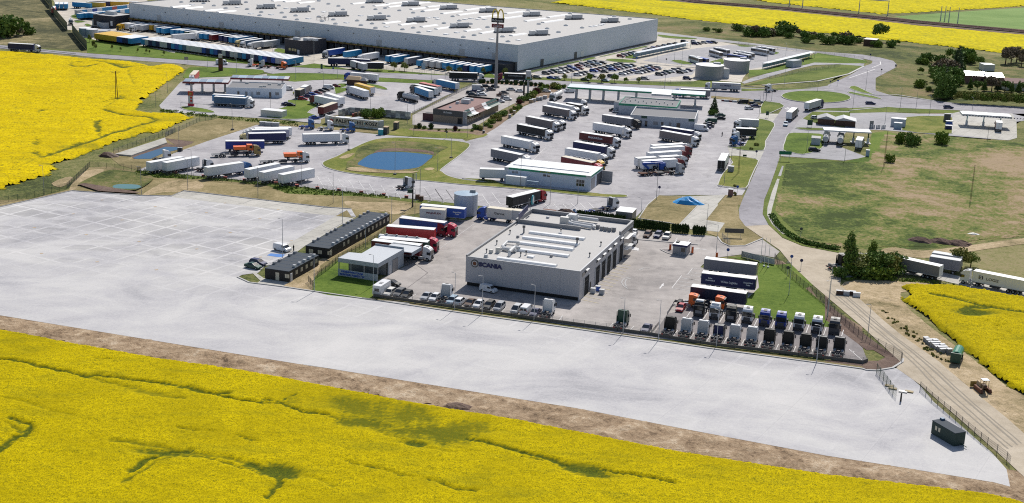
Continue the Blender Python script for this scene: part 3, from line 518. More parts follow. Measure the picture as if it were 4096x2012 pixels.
sheet('pond_shore', TR('E2', (860,760),(900,730),(1060,735),(1250,765),(1500,785),(1800,790),(1900,780),(1800,812),(1400,810),(1000,790)), 'dirt', .30, sm=2)
sheet('dirt_patch', TR('E2', (740,590),(860,540),(970,520),(930,560),(840,600)), 'dirt', .21, sm=2)
sheet('dirt_patch', TR('E2', (1980,745),(2060,730),(2125,740),(2090,765),(2000,768)), 'dirt', .21, sm=2)
sheet('stony_shore', TR('E2', (1240,530),(1300,480),(1450,455),(1800,460),(2100,500),(2140,560),(2040,520),(1800,500),(1500,495),(1300,510)), 'soil', .23, sm=2)
b = MB(); L1 = TR('D1', (1165,735),(1680,570),(1800,560),(1850,600),(1790,650),(1500,780),(1280,755))
b.poly(TR('D1', (1165,735),(1670,570),(1690,620),(1330,750)), 0, .5, 'concrete_slab'); o = link('basin_wall', b.mesh('basin_wall')); o['kind'] = 'structure'
sheet('basin_bank', TR('D1', (1330,750),(1690,610),(1780,640), 'E1', (400,300),(820,350),(780,380),(500,480),(0,600),(-50,605)), 'soil', .02)
sheet('basin_water', TR('E1', (-60,580),(30,545),(400,425),(590,430),(570,470),(370,520),(190,600),(0,600),(-50,595)), 'dark_water', .07)
pond('small_basin', TR('D1', (790,1040),(940,960),(1090,900),(1230,900),(1520,950),(1540,1000),(1420,1080),(1300,1100),(870,1050)), TR('D1', (1140,1050),(1210,1030),(1380,1035),(1425,1055),(1380,1075),(1180,1072)), 'basin_water', 'scrub_grass', .06, .4)
sheet('basin_slope', TR('D1', (790,1040),(860,1030),(1160,1080),(1400,1120),(1420,1130),(1330,1130),(1000,1110)), 'soil', .42, sm=1)
rl = TR('C4', (2000,-60), 'C5', (0,30),(1200,120),(2530,255), 'C6', (1000,320),(2530,460),(4200,640))
b = MB(); b.ribbon(rl, 17, -.06, .5, 'ballast'); o = link('railway_embankment', b.mesh('railway_embankment')); o['kind'] = 'structure'
b = MB()
for off in (-5.2, -3.7, -.8, .7, 3.6, 5.1):
 pp = []
 for i, p in enumerate(rl):
  a, c_ = rl[max(0, i-1)], rl[min(len(rl)-1, i+1)]; d = (c_-a).normalized(); pp.append(p+Vector((-d.y, d.x))*off)
 b.ribbon(pp, .25, .5, .66, 'rust')
o = link('rail', b.mesh('rail')); o['kind'] = 'structure'
sheet('railway_verge', [p+Vector((0, -13)) for p in rl]+[p+Vector((0, -28)) for p in reversed(rl)], 'soil', .0)
field('rape_field', TR('C4', (340,45),(500,5),(900,-70), 'C5', (0,60),(1200,160),(2530,300), 'C6', (1000,375),(2530,510),(4200,680),(4200,960),(2530,795),(2100,760),(900,620),(0,530), 'C5', (1900,490),(900,395),(0,300), 'C4', (900,100)), 2.6, 1.2, 'far_rape_flowers', [(TR('C6', (0,330),(1000,420),(2530,560)), 1.5, .6),(TR('C6', (900,560),(2530,740)), 1.2, .4)], [(at('C4', 1400, 50).x, at('C4', 1400, 50).y, 60, 9, -.5, .5),(at('C4', 2100, 130).x, at('C4', 2100, 130).y, 60, 9, -.5, .45),(at('C5', 250, 110).x, at('C5', 250, 110).y, 60, 9, -.5, .35)], .22, label='yellow rapeseed strip between the railway and the scrub', edge=2)
field('rape_field', TR('C5', (350,-60),(1000,40),(2530,195), 'C6', (400,212),(1500,160),(2530,95),(3600,0),(2600,-160), 'C5', (900,-120)), 3.2, 1.2, 'far_rape_flowers', [(TR('C5', (900,45),(1900,5),(2300,-30)), 2, .9)], [], .22, label='yellow rapeseed field beyond the railway', edge=2)
sheet('green_field', TR('C6', (640,235),(1500,175),(2530,105),(3600,10),(4400,200),(4200,560),(2530,425),(1000,300)), 'green_crop', .0)
sheet('field_path', TR('C6', (400,215),(1500,158),(2530,92),(3600,-5),(3600,14),(2530,108),(1500,176),(640,238)), 'scrub_grass', .01)
lf = TR('C1', (-900,740),(0,752),(300,770),(800,810),(1400,870),(1900,905),(2080,940),(2165,955),(2200,965),(2260,945),(2400,940), 'D2', (0,80),(60,50),(250,45),(480,60),(590,95),(600,120),(560,190),(480,220),(330,310),(200,430),(80,510),(0,570), 'D1', (1440,220),(1390,260),(1400,290),(1520,315),(1771,325), 'D2', (0,850),(300,865),(620,890),(700,940),(480,1050),(300,1120),(0,1230), 'D1', (1500,500),(1200,600),(960,690),(690,800),(560,830),(590,880),(480,940),(300,1000),(0,1090),(-500,1200),(-900,1000))
tk = [(TR('D1', (1080,300),(1150,320),(1250,350),(1480,370),(1590,400),(1520,430),(1200,520),(1000,590),(740,680),(430,780)), 1.3, 1.0),(TR('D1', (1080,270),(1130,230),(1200,190)), .8, .6),(TR('D1', (960,410),(975,520)), 1.0, .9),(TR('D1', (990,400),(1010,560)), .7, .9),(TR('D1', (345,620),(345,660)), .7, .8),(TR('D1', (390,600),(385,650)), .7, .8),(TR('D1', (340,730),(380,770),(395,720)), .7, .8),(TR('D1', (380,780),(270,840),(60,910)), .7, .5),
      (TR('C1', (1010,950),(1060,920),(1400,905),(1700,950),(1900,985),(2200,965)), 1.4, .7),(TR('C1', (1000,960),(1070,990),(1250,985),(1390,955)), 1.6, .75),(TR('C1', (1600,940),(1760,1000),(1850,990)), 2.2, .9),(TR('C1', (1070,1050),(1120,1110),(1150,1090)), .7, .6),(TR('C1', (1830,1040),(1900,1180),(1950,1250)), .8, .6),(TR('C1', (1900,1190),(2200,1060)), .8, .4),(TR('C1', (0,880),(80,855),(300,820)), 1.2, .5),(TR('C1', (430,885),(600,870),(790,865)), 1.2, .5),(TR('C1', (1420,1060),(1440,1075)), .9, .6),(TR('C1', (1240,1105),(1350,1105)), .9, .5),
      (TR('C1', (2240,1010),(2270,1025)), .8, .7),(TR('C1', (2300,1005),(2320,1020)), .8, .7),(TR('D1', (390,310),(430,300)), 1.5, .9),(TR('D1', (1060,70),(1160,45)), .7, .6),(TR('D1', (1130,180),(1220,185)), 1.4, 1.0),(TR('D1', (1235,150),(1240,185)), .7, .8),(TR('D1', (1270,160),(1280,185)), .7, .8),(TR('D1', (865,180),(880,215)), .6, .4),(TR('D1', (900,170),(925,215)), .6, .5),(TR('D1', (330,290),(345,600)), .8, .12),(TR('D1', (270,230),(290,500)), .8, .12),(TR('D1', (1200,600),(1500,450),(1771,370)), 3, .35)]
field('rape_field', lf, 1.0, 1.1, 'rape_flowers', tk, [(at('D2', 250, 1000).x, at('D2', 250, 1000).y, 12, 8, .5, .45),(at('D1', 880, 670).x, at('D1', 880, 670).y, 14, 4, .5, .5),(at('D1', 560, 850).x, at('D1', 560, 850).y, 8, 4, .3, .9)], .2, label='yellow rapeseed field between the main road and the left fence')
nf = TR('I1', (-700,20),(0,137),(550,242),(1100,337),(1600,407),(2130,507), 'I2', (900,392),(1500,492),(2100,612),(2576,707), 'G8', (0,1042),(600,1112),(1000,1162),(1350,1202),(1645,1275),(1900,1400),(1700,1600), 'I1', (3000,1500),(-700,1500))
tn = [(TR('I1', (0,345),(90,352),(190,375),(420,425),(560,460),(640,455),(850,475),(1150,520),(1400,575),(1520,570)), 0.72, .9),(TR('I1', (190,385),(300,410),(550,455)), 0.36, .8),(TR('I1', (570,465),(880,540),(1040,590),(1200,605)), 0.72, .55),(TR('I1', (1400,575),(1560,610),(1700,632),(1870,640),(1960,690),(2120,710)), 0.5, 1.0),(TR('I1', (1700,632),(1740,615),(1870,625),(1960,578)), 0.36, .9),(TR('I1', (1220,550),(1400,575)), 0.58, .8),
      (TR('I1', (0,600),(110,615),(300,670),(500,720)), 0.43, .45),(TR('I1', (60,730),(150,760),(210,780),(215,830),(150,860),(0,960)), 0.65, .95),(TR('I1', (40,760),(130,800),(190,830)), 0.43, .7),(TR('I1', (60,915),(150,860)), 0.36, .9),(TR('I1', (760,880),(950,910),(1200,955),(1450,985),(1700,1050),(1810,1100)), 0.72, .6),(TR('I1', (870,1080),(960,1010),(1080,965),(1240,950)), 0.94, 1.0),(TR('I1', (820,1170),(1010,1030),(1150,980),(1350,990),(1600,1060),(1740,1110)), 0.4, .7),(TR('I1', (1650,1035),(1770,1090),(1820,1110),(1850,1090)), 1.2, 1.0),(TR('I1', (1800,1110),(1860,1140),(1780,1200),(1740,1260)), 0.65, .9),(TR('I1', (1870,1110),(2050,1130),(2200,1190)), 0.5, .5),(TR('I1', (620,343),(770,350)), 0.36, .6),(TR('I1', (1200,800),(1400,830)), 0.36, .7),(TR('I1', (1520,850),(1600,870),(1710,890)), 0.36, .7),
      (TR('I2', (60,450),(200,490),(420,540),(620,620),(800,650)), 0.5, .7),(TR('I2', (1150,640),(1400,690),(1600,750),(1780,800),(1900,840),(2050,870)), 0.79, 1.0),(TR('I2', (1500,755),(1660,790)), 0.43, .8),(TR('I2', (2050,850),(2250,880),(2576,945)), 0.5, .9),(TR('I2', (320,790),(560,850),(800,910)), 0.36, .7),(TR('I2', (900,920),(1080,985),(1200,1000)), 0.43, .8),(TR('I2', (850,700),(1050,730)), 0.36, .5)]
pc = lambda c, x, y: (at(c, x, y).x, at(c, x, y).y)
field('rape_field', nf, .42, 1.0, 'near_rape_flowers', tn, [(*pc('I2', 620, 480), 17, 7.5, -.38, .62),(*pc('I2', 950, 590), 14, 5, -.35, .68),(*pc('I2', 330, 420), 9, 5, -.4, .6),(*pc('I2', 770, 670), 3, 1.4, -.3, .9),(*pc('I1', 950, 560), 8, 1.5, -.3, .55),(*pc('I2', 480, 530), 14, 4, -.38, .7),(*pc('I2', 1100, 560), 10, 4, -.3, .6),(*pc('I1', 1840, 1080), 4, 2.5, -.5, .9),(*pc('I1', 1100, 970), 6, 1.5, -.1, .8),(*pc('I2', 1950, 855), 6, 2.2, -.3, .9)], .1, label='yellow rapeseed field along the near edge of the concrete apron', edge=.8)
rf = TR('G7', (680,565),(760,560),(1180,565),(1831,680),(2400,800),(2400,1500), 'G8', (1645,390),(1450,270),(1250,90),(1150,0), 'G7', (1250,1130),(1100,1010),(900,840),(740,720),(690,700),(760,660),(740,610))
field('rape_field', rf, .5, 1.0, 'near_rape_flowers', [(TR('G7', (980,660),(1200,700),(1400,760),(1560,790),(1831,830)), 1.1, .9),(TR('G7', (1280,810),(1330,780),(1480,790)), 1.4, 1.0),(TR('G7', (1500,920),(1831,1120)), .5, .4)], [(*pc('G7', 1380, 825), 5, 2.2, 0, 1.0),(*pc('G7', 1350, 840), 4, 2, 0, 1.0)], .2, label='yellow rapeseed field to the right of the gravel road', edge=1)
# vehicles
def wheel_fn(r, w):
 def f(b):
  b.cyl((0, -w/2, r),(0, w/2, r), r, 'tyre', 12); b.cyl((0, -w/2-.02, r),(0, w/2+.02, r), r*.5, 'steel', 8)
 return f
def wheels(root, xs, hw, r, w):
 for x in xs:
  for s in (-1, 1): part('wheel', ('wh', r, w), wheel_fn(r, w), root, (x, s*(hw-w/2), 0))
CABP = [(0, 1.0),(.55, 1.0),(.6, .62),(2.2, .5),(2.28, .55),(2.3, 1.7),(2.12, 2.95),(1.85, 3.35),(1.1, 3.72),(.15, 3.85),(0, 3.8)]
CABL = [(0, 1.0),(.55, 1.0),(.6, .62),(2.2, .5),(2.28, .55),(2.3, 1.7),(2.14, 2.75),(1.95, 3.0),(1.1, 3.2),(.15, 3.2),(0, 3.15)]
def tractor_parts(root, x0, col, near=True, rearcol=None, visor='black', low=False, chas='chassis', grille='black', roofcol=None, face=None):
 """two-axle tractor unit, rear end of its frame at x0, nose at x0+6"""
 cx = x0+3.6; prof = CABL if low else CABP; top = 3.2 if low else 3.85
 def cabf(b):
  ins = [0, 0, 0, 0, .05, .03, .08, .14, .2, .22, .22]
  b.prism([(x+.04, z) for x, z in prof], -1.24, 1.24, col, ins)
  if roofcol: b.box(.2, 1.5, -.95, .95, top-.35, top+.02, roofcol, .15, .1)
 cab = part('cab', ('cab', col, low, roofcol), cabf, root, (cx, 0, 0))
 gl = [(2.345, 1.75),(2.37, 1.78),(2.22, 2.62),(2.18, 2.62)]
 part('windscreen', ('ws', low), lambda b: b.prism([(2.27, 1.78),(2.39, 1.78),(2.27, 2.66),(2.15, 2.66)], -1.1, 1.1, 'dark_glass'), cab)
 for s in (-1, 1):
  part('side_window', ('sw', s), lambda b: b.prism([(1.2, 1.85),(2.1, 1.75),(2.02, 2.5),(1.2, 2.5)], 1.1, 1.262, 'dark_glass') if s > 0 else b.prism([(1.2, 1.85),(2.1, 1.75),(2.02, 2.5),(1.2, 2.5)], -1.262, -1.1, 'dark_glass'), cab)
 part('bumper', ('bump', grille if face is None else face), lambda b: b.box(2.28, 2.42, -1.2, 1.2, .4, .85, face or 'chassis', .02, .02), cab)
 part('grille', ('gr', grille), lambda b: b.box(2.26, 2.37, -.8, .8, .88, 1.62, grille, .0, .05), cab)
 if near:
  part('sun_visor', ('sv', visor), lambda b: b.prism([(2.1, 2.68),(2.42, 2.72),(2.4, 2.84),(2.05, 2.9)], -1.1, 1.1, visor), cab)
  part('roof_hatch', ('rh', low), lambda b: b.prism([(1.0, 3.18),(1.5, 3.1),(1.5, 3.2),(1.0, 3.26)], -.35, .35, 'black') if low else b.prism([(.7, 3.76),(1.4, 3.6),(1.4, 3.68),(.7, 3.84)], -.38, .38, 'black'), cab)
  for s in (-1, 1):
   bpart('mirror', cab, 2.05, 2.25, -.09, .09, 1.8, 2.6, 'black', 0, 0, (0, s*1.42, 0))
   bpart('headlight', cab, 2.3, 2.4, -.2, .2, .62, .84, 'lamp_clear', 0, 0, (0, s*.95, 0))
 bpart('rear_wall', cab, .005, .035, -1.0, 1.0, 1.2, 3.1 if low else 3.6, rearcol or col)
 if near and rearcol:
  for s in (-1, 1): bpart('air_deflector', cab, -.45, .06, -.03, .03, 1.1, 3.0 if low else 3.55, col, .1, 0, (0, s*1.17, 0))
 part('chassis', ('tch', chas), lambda b: (b.box(.1, 5.6, -.5, -.35, .7, 1.0, chas), b.box(.1, 5.6, .35, .5, .7, 1.0, chas), b.box(0, .12, -1.1, 1.1, .6, .95, chas), b.box(1.0, 1.3, -.35, .35, .75, .95, chas)), root, (x0, 0, 0))
 bpart('fifth_wheel', root, .9, 1.9, -.45, .45, 1.0, 1.16, 'chassis', .15, .12, (x0, 0, 0))
 for s in (-1, 1):
  bpart('fuel_tank', root, 2.45, 3.75, -.33, .33, .5, 1.1, 'silver' if chas == 'chassis' else chas, .03, .08, (x0, s*.88, 0))
  if near:
   part('mudguard', ('mg', chas), lambda b: b.prism([(.75, .95),(.82, .95),(1.0, 1.12),(1.7, 1.12),(1.88, .95),(1.95, .95),(1.75, 1.2),(.95, 1.2)], -.34, .34, chas), root, (x0, s*.9, 0))
   bpart('tail_light', root, -.05, 0, -.2, .2, .7, .88, 'lamp_red', 0, 0, (x0, s*.85, 0))
 wheels(root, [x0+1.35], 1.25, .5, .55); wheels(root, [x0+4.95], 1.24, .5, .34)
 return cab
def trailer_parts(root, xf, L, col, near=True, kind='box', roof='roof_white', doors='trailer_white', skirt=None, axles=3, h=4.0, w=1.275):
 """semi-trailer with its rear at x=xf-L and its front wall at x=xf"""
 xr = xf-L
 if kind == 'tank':
  bd = part('tank', ('tank', L, col), lambda b: (b.cyl((.2, 0, 2.35),(L-.2, 0, 2.35), 1.15, col, 20), b.cyl((0, 0, 2.35),(.2, 0, 2.35), .8, col, 20, 1.15), b.cyl((L-.2, 0, 2.35),(L, 0, 2.35), 1.15, col, 20, .8)), root, (xr, 0, 0), smooth=False)
  bpart('walkway', bd, 1.5, L-2, -.3, .3, 3.5, 3.56, 'steel')
  for i in range(4): part('manhole', 'mh', lambda b: b.cyl((0, 0, 3.5),(0, 0, 3.72), .32, 'steel', 10), bd, (2.2+i*(L-5)/3, 0, 0))
 elif kind == 'flat':
  bd = part('deck', ('deck', L, col), lambda b: (b.box(0, L, -.5, -.3, .8, 1.1, col), b.box(0, L, .3, .5, .8, 1.1, col), b.box(0, 2.6, -1.25, 1.25, .85, 1.1, col), b.box(4, 4.5, -1.2, 1.2, .9, 1.1, col), b.box(6, 6.4, -1.2, 1.2, .9, 1.1, col), b.box(8, 8.5, -1.1, 1.1, .9, 1.1, col)), root, (xr, 0, 0))
 elif kind == 'skip':
  bd = part('body', ('skb', L, col), lambda b: (b.box(0, L, -w, -w+.06, 1.2, h, col), b.box(0, L, w-.06, w, 1.2, h, col), b.box(0, .06, -w, w, 1.2, h, col), b.box(L-.06, L, -w, w, 1.2, h, col), b.box(0, L, -w, w, 1.15, 1.25, 'chassis')), root, (xr, 0, 0))
 else:
  bd = part('box_body', ('bb', L, col, h, w), lambda b: b.box(0, L, -w, w, 1.15, h-.03, col), root, (xr, 0, 0))
  part('roof', ('rf', L, roof, h, w), lambda b: (b.box(.04, L-.04, -w+.04, w-.04, h-.03, h+.02, roof), b.box(0, L, -w-.01, -w+.05, h-.1, h+.03, 'offwhite'), b.box(0, L, w-.05, w+.01, h-.1, h+.03, 'offwhite')), bd)
  for s in (-1, 1): bpart('rear_door', bd, -.05, -.005, -w/2+.03, w/2-.03, 1.2, h-.12, doors, 0, 0, (0, s*w/2, 0))
  if near:
   part('side_rail', ('sr', L, w), lambda b: (b.box(0, L, -w-.02, -w, 1.15, 1.27, 'light_grey'), b.box(0, L, w, w+.02, 1.15, 1.27, 'light_grey')), bd)
   def posts(b):
    for s in (-1, 1):
     for i in range(int(L/1.7)+1):
      x = .05+i*(L-.14)/int(L/1.7); b.box(x, x+.05, s*(w+.012)-.01, s*(w+.012)+.01, 1.25, h-.1, col)
   part('curtain_strap', ('ps', L, col, h, w), posts, bd)
 part('underframe', ('uf', L, kind), lambda b: (b.box(.3, L-.6, -.5, -.38, .85, 1.15, 'chassis'), b.box(.3, L-.6, .38, .5, .85, 1.15, 'chassis'), b.box(.05, .15, -1.15, 1.15, .5, .65, 'steel')), root, (xr, 0, 0))
 if near and L > 9:
  part('pallet_box', ('pb', skirt or 'x'), lambda b: b.box(0, 2.6, -1.24, 1.24, .55, 1.12, skirt or 'chassis'), root, (xf-7.2, 0, 0))
  for s in (-1, 1): bpart('landing_leg', root, -.1, .1, -.1, .1, .05, 1.1, 'steel', 0, 0, (xf-2.6, s*.8, 0))
 xs = [xr+1.6+1.31*i for i in range(axles)] if L > 9 else [xr+1.2, xr+L-1.6][:2]
 wheels(root, xs, 1.27, .5, .4)
 return bd
def place(A, B, side=None):
 """roof edge from rear A to front B -> origin on the ground, heading, length; the body lies on the far side of the edge"""
 a, b_ = A.to_2d(), B.to_2d(); d = (b_-a); L = d.length; d.normalize(); n = Vector((-d.y, d.x))
 if side is None:
  mid = (a+b_)/2; s = 1 if n.dot(mid) > 0 else -1
 else: s = side
 return a, d, n*s, L, math.atan2(d.y, d.x)
LG = 'lorries and trailers parked around the truck stop'
def lorry(label, c, ra, fb, body, cab=None, L=13.6, near=True, kind='box', roof='roof_white', group=LG, gap=.9, skirt=None, logo=None, h=4.0, name=None, side=None, axles=3, **kw):
 """ra, fb: rear and front ends of the roof edge facing the viewer; with cab=None it is a lone trailer"""
 A, B = at(c, *ra, h), at(c, *fb, h); a, d, n, L0, an = place(A, B, side)
 mid = (A.to_2d()+B.to_2d())/2
 ctr = mid + n*1.275
 if cab: nm = name or {'tank': 'tanker_lorry', 'flat': 'flatbed_lorry'}.get(kind, 'articulated_lorry')
 else: nm = name or {'tank': 'tank_trailer', 'flat': 'flatbed_trailer'}.get(kind, 'semi_trailer')
 org = ctr - d*(L/2)
 t = thing(nm, label, 'lorry' if cab else 'trailer', (org.x, org.y, .03), an, group)
 bd = trailer_parts(t, L, L, body, near, kind, roof, kw.pop('doors', 'trailer_white' if body != 'trailer_black' else 'trailer_black'), skirt, axles, h)
 if cab: tractor_parts(t, L-6+gap+2.35, cab, near, **kw)
 if logo: logo(bd, L, -1 if (Vector((-math.sin(an), math.cos(an)))).dot(mid) > 0 else 1)
 return t
def side_text(body, size, mat, xc, z, width=None, bold=.02):
 def f(bd, L, s):
  text(body, size, mat, bd, (L*xc, s*1.3, z),(math.pi/2, 0, 0 if s < 0 else math.pi), 'lettering', width, .015, bold=bold)
 return f
def multi(*fs):
 def f(bd, L, s):
  for g in fs: g(bd, L, s)
 return f
def swoosh_fn(b):
 n = 12; P = []
 for i in range(n+1):
  u = i/n; x = -2.1+4.0*u; z = -.75*math.sin(math.pi*(.06+.88*u)); P.append((x, z, .05+.17*math.sin(math.pi*u)))
 for (x0, z0, w0),(x1, z1, w1) in zip(P[:-1], P[1:]): b.add([(x0, 0, z0),(x1, 0, z1),(x1, 0, z1+w1),(x0, 0, z0+w0),(x0, .012, z0),(x1, .012, z1),(x1, .012, z1+w1),(x0, .012, z0+w0)], [(0,1,2,3),(4,7,6,5)], 'sky_blue')
 b.add([(1.5, 0, .25),(2.2, 0, .3),(2.05, 0, -.35),(2.0, 0, .05)], [(0, 2, 3),(0, 3, 1),(1, 3, 2)], 'sky_blue')
def swoosh(bd, L, s):
 o_ = part('swoosh_logo', 'swoosh', swoosh_fn, bd, (L*.5, s*1.29+(0 if s > 0 else -.012), 2.6)); o_.rotation_euler = (0, 0, 0 if s < 0 else math.pi)
def solo_tractor(label, c, rear, nose, col, near=True, group='tractor units parked without trailers', z=0.0, name='tractor_unit', **kw):
 A, B = at(c, *rear, z), at(c, *nose, z); d = (B-A).to_2d(); an = math.atan2(d.y, d.x)
 t = thing(name, label, 'tractor unit', (A.x, A.y, .03), an, group); tractor_parts(t, 0, col, near, **kw); return t
CARS = {
 'hatch': dict(L=4.1, W=1.76, H=1.47, lo=[(0,.3),(.05,.75),(.12,.92),(1.0,.98),(3.1,.95),(3.95,.72),(4.1,.5),(4.1,.3)], g=[(.15,.9),(.45,1.4),(2.2,1.42),(3.15,.92)]),
 'sedan': dict(L=4.6, W=1.8, H=1.43, lo=[(0,.3),(.03,.8),(.1,.98),(.9,1.0),(3.4,.95),(4.45,.72),(4.6,.5),(4.6,.3)], g=[(.75,.95),(1.35,1.38),(2.6,1.4),(3.5,.92)]),
 'estate': dict(L=4.7, W=1.82, H=1.5, lo=[(0,.3),(.03,.8),(.1,.98),(3.4,.96),(4.5,.72),(4.7,.5),(4.7,.3)], g=[(.15,.93),(.5,1.42),(2.7,1.44),(3.55,.93)]),
 'suv': dict(L=4.5, W=1.86, H=1.68, lo=[(0,.36),(.03,.9),(.1,1.08),(3.3,1.08),(4.35,.9),(4.5,.6),(4.5,.36)], g=[(.12,1.03),(.4,1.6),(2.5,1.62),(3.4,1.05)]),
 'mpv': dict(L=4.4, W=1.8, H=1.65, lo=[(0,.3),(.03,.85),(.1,1.02),(3.4,1.0),(4.25,.75),(4.4,.5),(4.4,.3)], g=[(.1,.97),(.35,1.56),(2.6,1.6),(3.75,.95)]),
 'van': dict(L=5.0, W=1.95, H=1.97, lo=[(0,.3),(.02,1.2),(.15,1.9),(3.3,1.92),(3.75,1.78),(4.35,1.15),(4.85,.95),(5.0,.6),(5.0,.3)], g=None),
 'big_van': dict(L=6.0, W=2.0, H=2.6, lo=[(0,.3),(.02,1.4),(.1,2.5),(4.2,2.55),(4.7,2.3),(5.35,1.3),(5.85,1.05),(6.0,.6),(6.0,.3)], g=None),
 'small_van': dict(L=4.3, W=1.8, H=1.83, lo=[(0,.3),(.02,1.1),(.12,1.75),(2.5,1.8),(2.9,1.65),(3.45,1.05),(4.15,.88),(4.3,.5),(4.3,.3)], g=None)}
def car_mesh(b, kind, col):
 k = CARS[kind]; w = k['W']/2
 b.prism(list(reversed(k['lo']))[::-1] if False else ccw2(k['lo']), -w, w, col, None)
def ccw2(p):
 a = sum(p[i][0]*p[(i+1) % len(p)][1]-p[(i+1) % len(p)][0]*p[i][1] for i in range(len(p)))
 return list(p) if a > 0 else list(reversed(p))
def lower(b, k, col):
 p = ccw2(k['lo']); w = k['W']/2; mid = [.04 if z > .65 else 0 for x, z in p]; mid = [m_+(.1 if z > 1.3 else 0) for m_, (x, z) in zip(mid, p)]
 b.prism(p, -w, w, col, mid)
def house(b, k, mat='dark_glass'):
 p = ccw2(k['g']); w = k['W']/2; b.prism(p, -w+.05, w-.05, mat, [.0 if z < 1.1 else .17 for x, z in p])
def roofskin(b, k, col):
 (x0, z0),(x1, z1) = k['g'][1], k['g'][2]; w = k['W']/2-.2
 b.box(x0-.03, x1-.05, -w, w, z1-.05, z1+.045, col, .08, .08)
 for s in (-1, 1):                       # pillars
  for xa, za, xb, zb in ((k['g'][0][0], k['g'][0][1], x0, z0),(k['g'][3][0], k['g'][3][1], x1, z1),((x0+x1)/2, k['g'][0][1], (x0+x1)/2, z1)):
   b.cyl((xa, s*(k['W']/2-.06), za),(xb, s*w, zb+.01), .045, col, 4, caps=False)
def car(label, loc, an, kind, col, near=True, group=None, cat=None, roofcol=None):
 k = CARS[kind]; nm = {'van': 'parked_van', 'big_van': 'parked_van', 'small_van': 'parked_van'}.get(kind, 'parked_car')
 cat = cat or ('van' if 'van' in kind else 'car')
 d = Vector((math.cos(an), math.sin(an)))*k['L']/2; L_, Wd = k['L'], k['W']/2
 pos = (loc[0]-d.x, loc[1]-d.y, .035)
 rr = .32 if kind != 'suv' else .36
 if not near:
  key = ('carfar', kind, col)
  if key not in CACHE:
   b = MB(); lower(b, k, col)
   if k['g']: house(b, k); roofskin(b, k, roofcol or col)
   else:
    b.prism([(L_-1.6, 1.25),(L_-.62, 1.2),(L_-1.15, 1.75),(L_-1.5, 1.8)], -Wd+.01, Wd-.01, 'dark_glass')
   for x in (.8, L_-.85):
    for s in (-1, 1): b.cyl((x, s*(Wd-.2), rr),(x, s*(Wd+.01), rr), rr, 'tyre', 8)
   CACHE[key] = b.mesh('car')
  return tag(link(nm, CACHE[key], None, pos, an), label, cat, group)
 t = thing(nm, label, cat, pos, an, group)
 bd = part('body', ('cl', kind, col), lambda b: lower(b, k, col), t)
 if k['g']:
  part('glasshouse', ('ch', kind), lambda b: house(b, k), t); part('roof', ('cr', kind, roofcol or col), lambda b: roofskin(b, k, roofcol or col), t)
 else:
  H_ = k['H']; big = kind == 'big_van'
  xa = L_-1.0 if not big else L_-1.15
  q = {'van': [(3.86, 1.7),(4.37, 1.2),(4.4, 1.24),(3.9, 1.76)], 'big_van': [(4.78, 2.2),(5.37, 1.36),(5.41, 1.4),(4.83, 2.26)], 'small_van': [(2.99, 1.58),(3.46, 1.1),(3.5, 1.13),(3.04, 1.63)]}[kind]
  part('windscreen', ('vw', kind), lambda b: b.prism(ccw2(q), -Wd+.2, Wd-.2, 'dark_glass'), bd)
  zs = q[1][1]
  for s in (-1, 1): part('side_window', ('vs', kind, s), lambda b: b.prism([(q[0][0]-.75, zs+.02),(q[0][0]+.25, zs+.02),(q[0][0]-.1, H_-.3),(q[0][0]-.75, H_-.3)], *((Wd-.2, Wd-.03) if s > 0 else (-Wd+.03, -Wd+.2)), 'dark_glass'), bd)
  for s in (-1, 1): bpart('rear_window', bd, -.02, .06, -.32, .32, H_-.85, H_-.35, 'dark_glass', 0, 0, (0, s*.42, 0))
 for x in (.8, L_-.85):
  for s in (-1, 1): part('wheel', ('wh', rr, .22), wheel_fn(rr, .22), t, (x, s*(Wd-.1), 0))
 for s in (-1, 1):
  bpart('headlight', bd, -.04, .03, -.17, .17, 0, .16, 'lamp_clear', .01, 0, (L_-.06, s*(Wd-.28), .52))
  bpart('tail_light', bd, -.03, .03, -.12, .12, 0, .22, 'lamp_red', 0, 0, (.03, s*(Wd-.18), .62 if k['g'] else 1.0))
 return t
def cars_along(rows, near=True, group=None, lab=None):
 pass
def bus(label, c, ra, fb, col='white', L=12.0, group='coaches in the bus park', roof='roof_white'):
 h = 3.4; A, B = at(c, *ra, h), at(c, *fb, h); a, d, n, L0, an = place(A, B); org = (A.to_2d()+B.to_2d())/2+n*1.27-d*L/2
 t = thing('coach', label, 'bus', (org.x, org.y, .04), an, group)
 bd = part('body', ('bus', col, L), lambda b: b.prism([(0, .35),(L-.1, .35),(L, .6),(L-.15, 3.2),(L-.5, 3.4),(.15, 3.4),(0, 3.2)], -1.27, 1.27, col, [0, 0, 0, .05, .1, .1, .05]), t)
 part('window_band', ('busw', L), lambda b: b.box(.25, L-.3, -1.285, 1.285, 1.75, 2.95, 'dark_glass', .02, .06), bd)
 part('windscreen', ('buss', L), lambda b: b.box(L-.22, L+.03, -1.15, 1.15, 1.3, 3.0, 'dark_glass', .0, .05), bd)
 part('rear_window', ('busr', L), lambda b: b.box(-.04, .1, -1.0, 1.0, 1.9, 2.9, 'dark_glass'), bd)
 part('air_conditioner', ('busa', roof), lambda b: b.box(3, 6.5, -.8, .8, 3.4, 3.6, roof, .1, .1), bd)
 wheels(t, [2.9, L-2.9], 1.25, .5, .3); return t
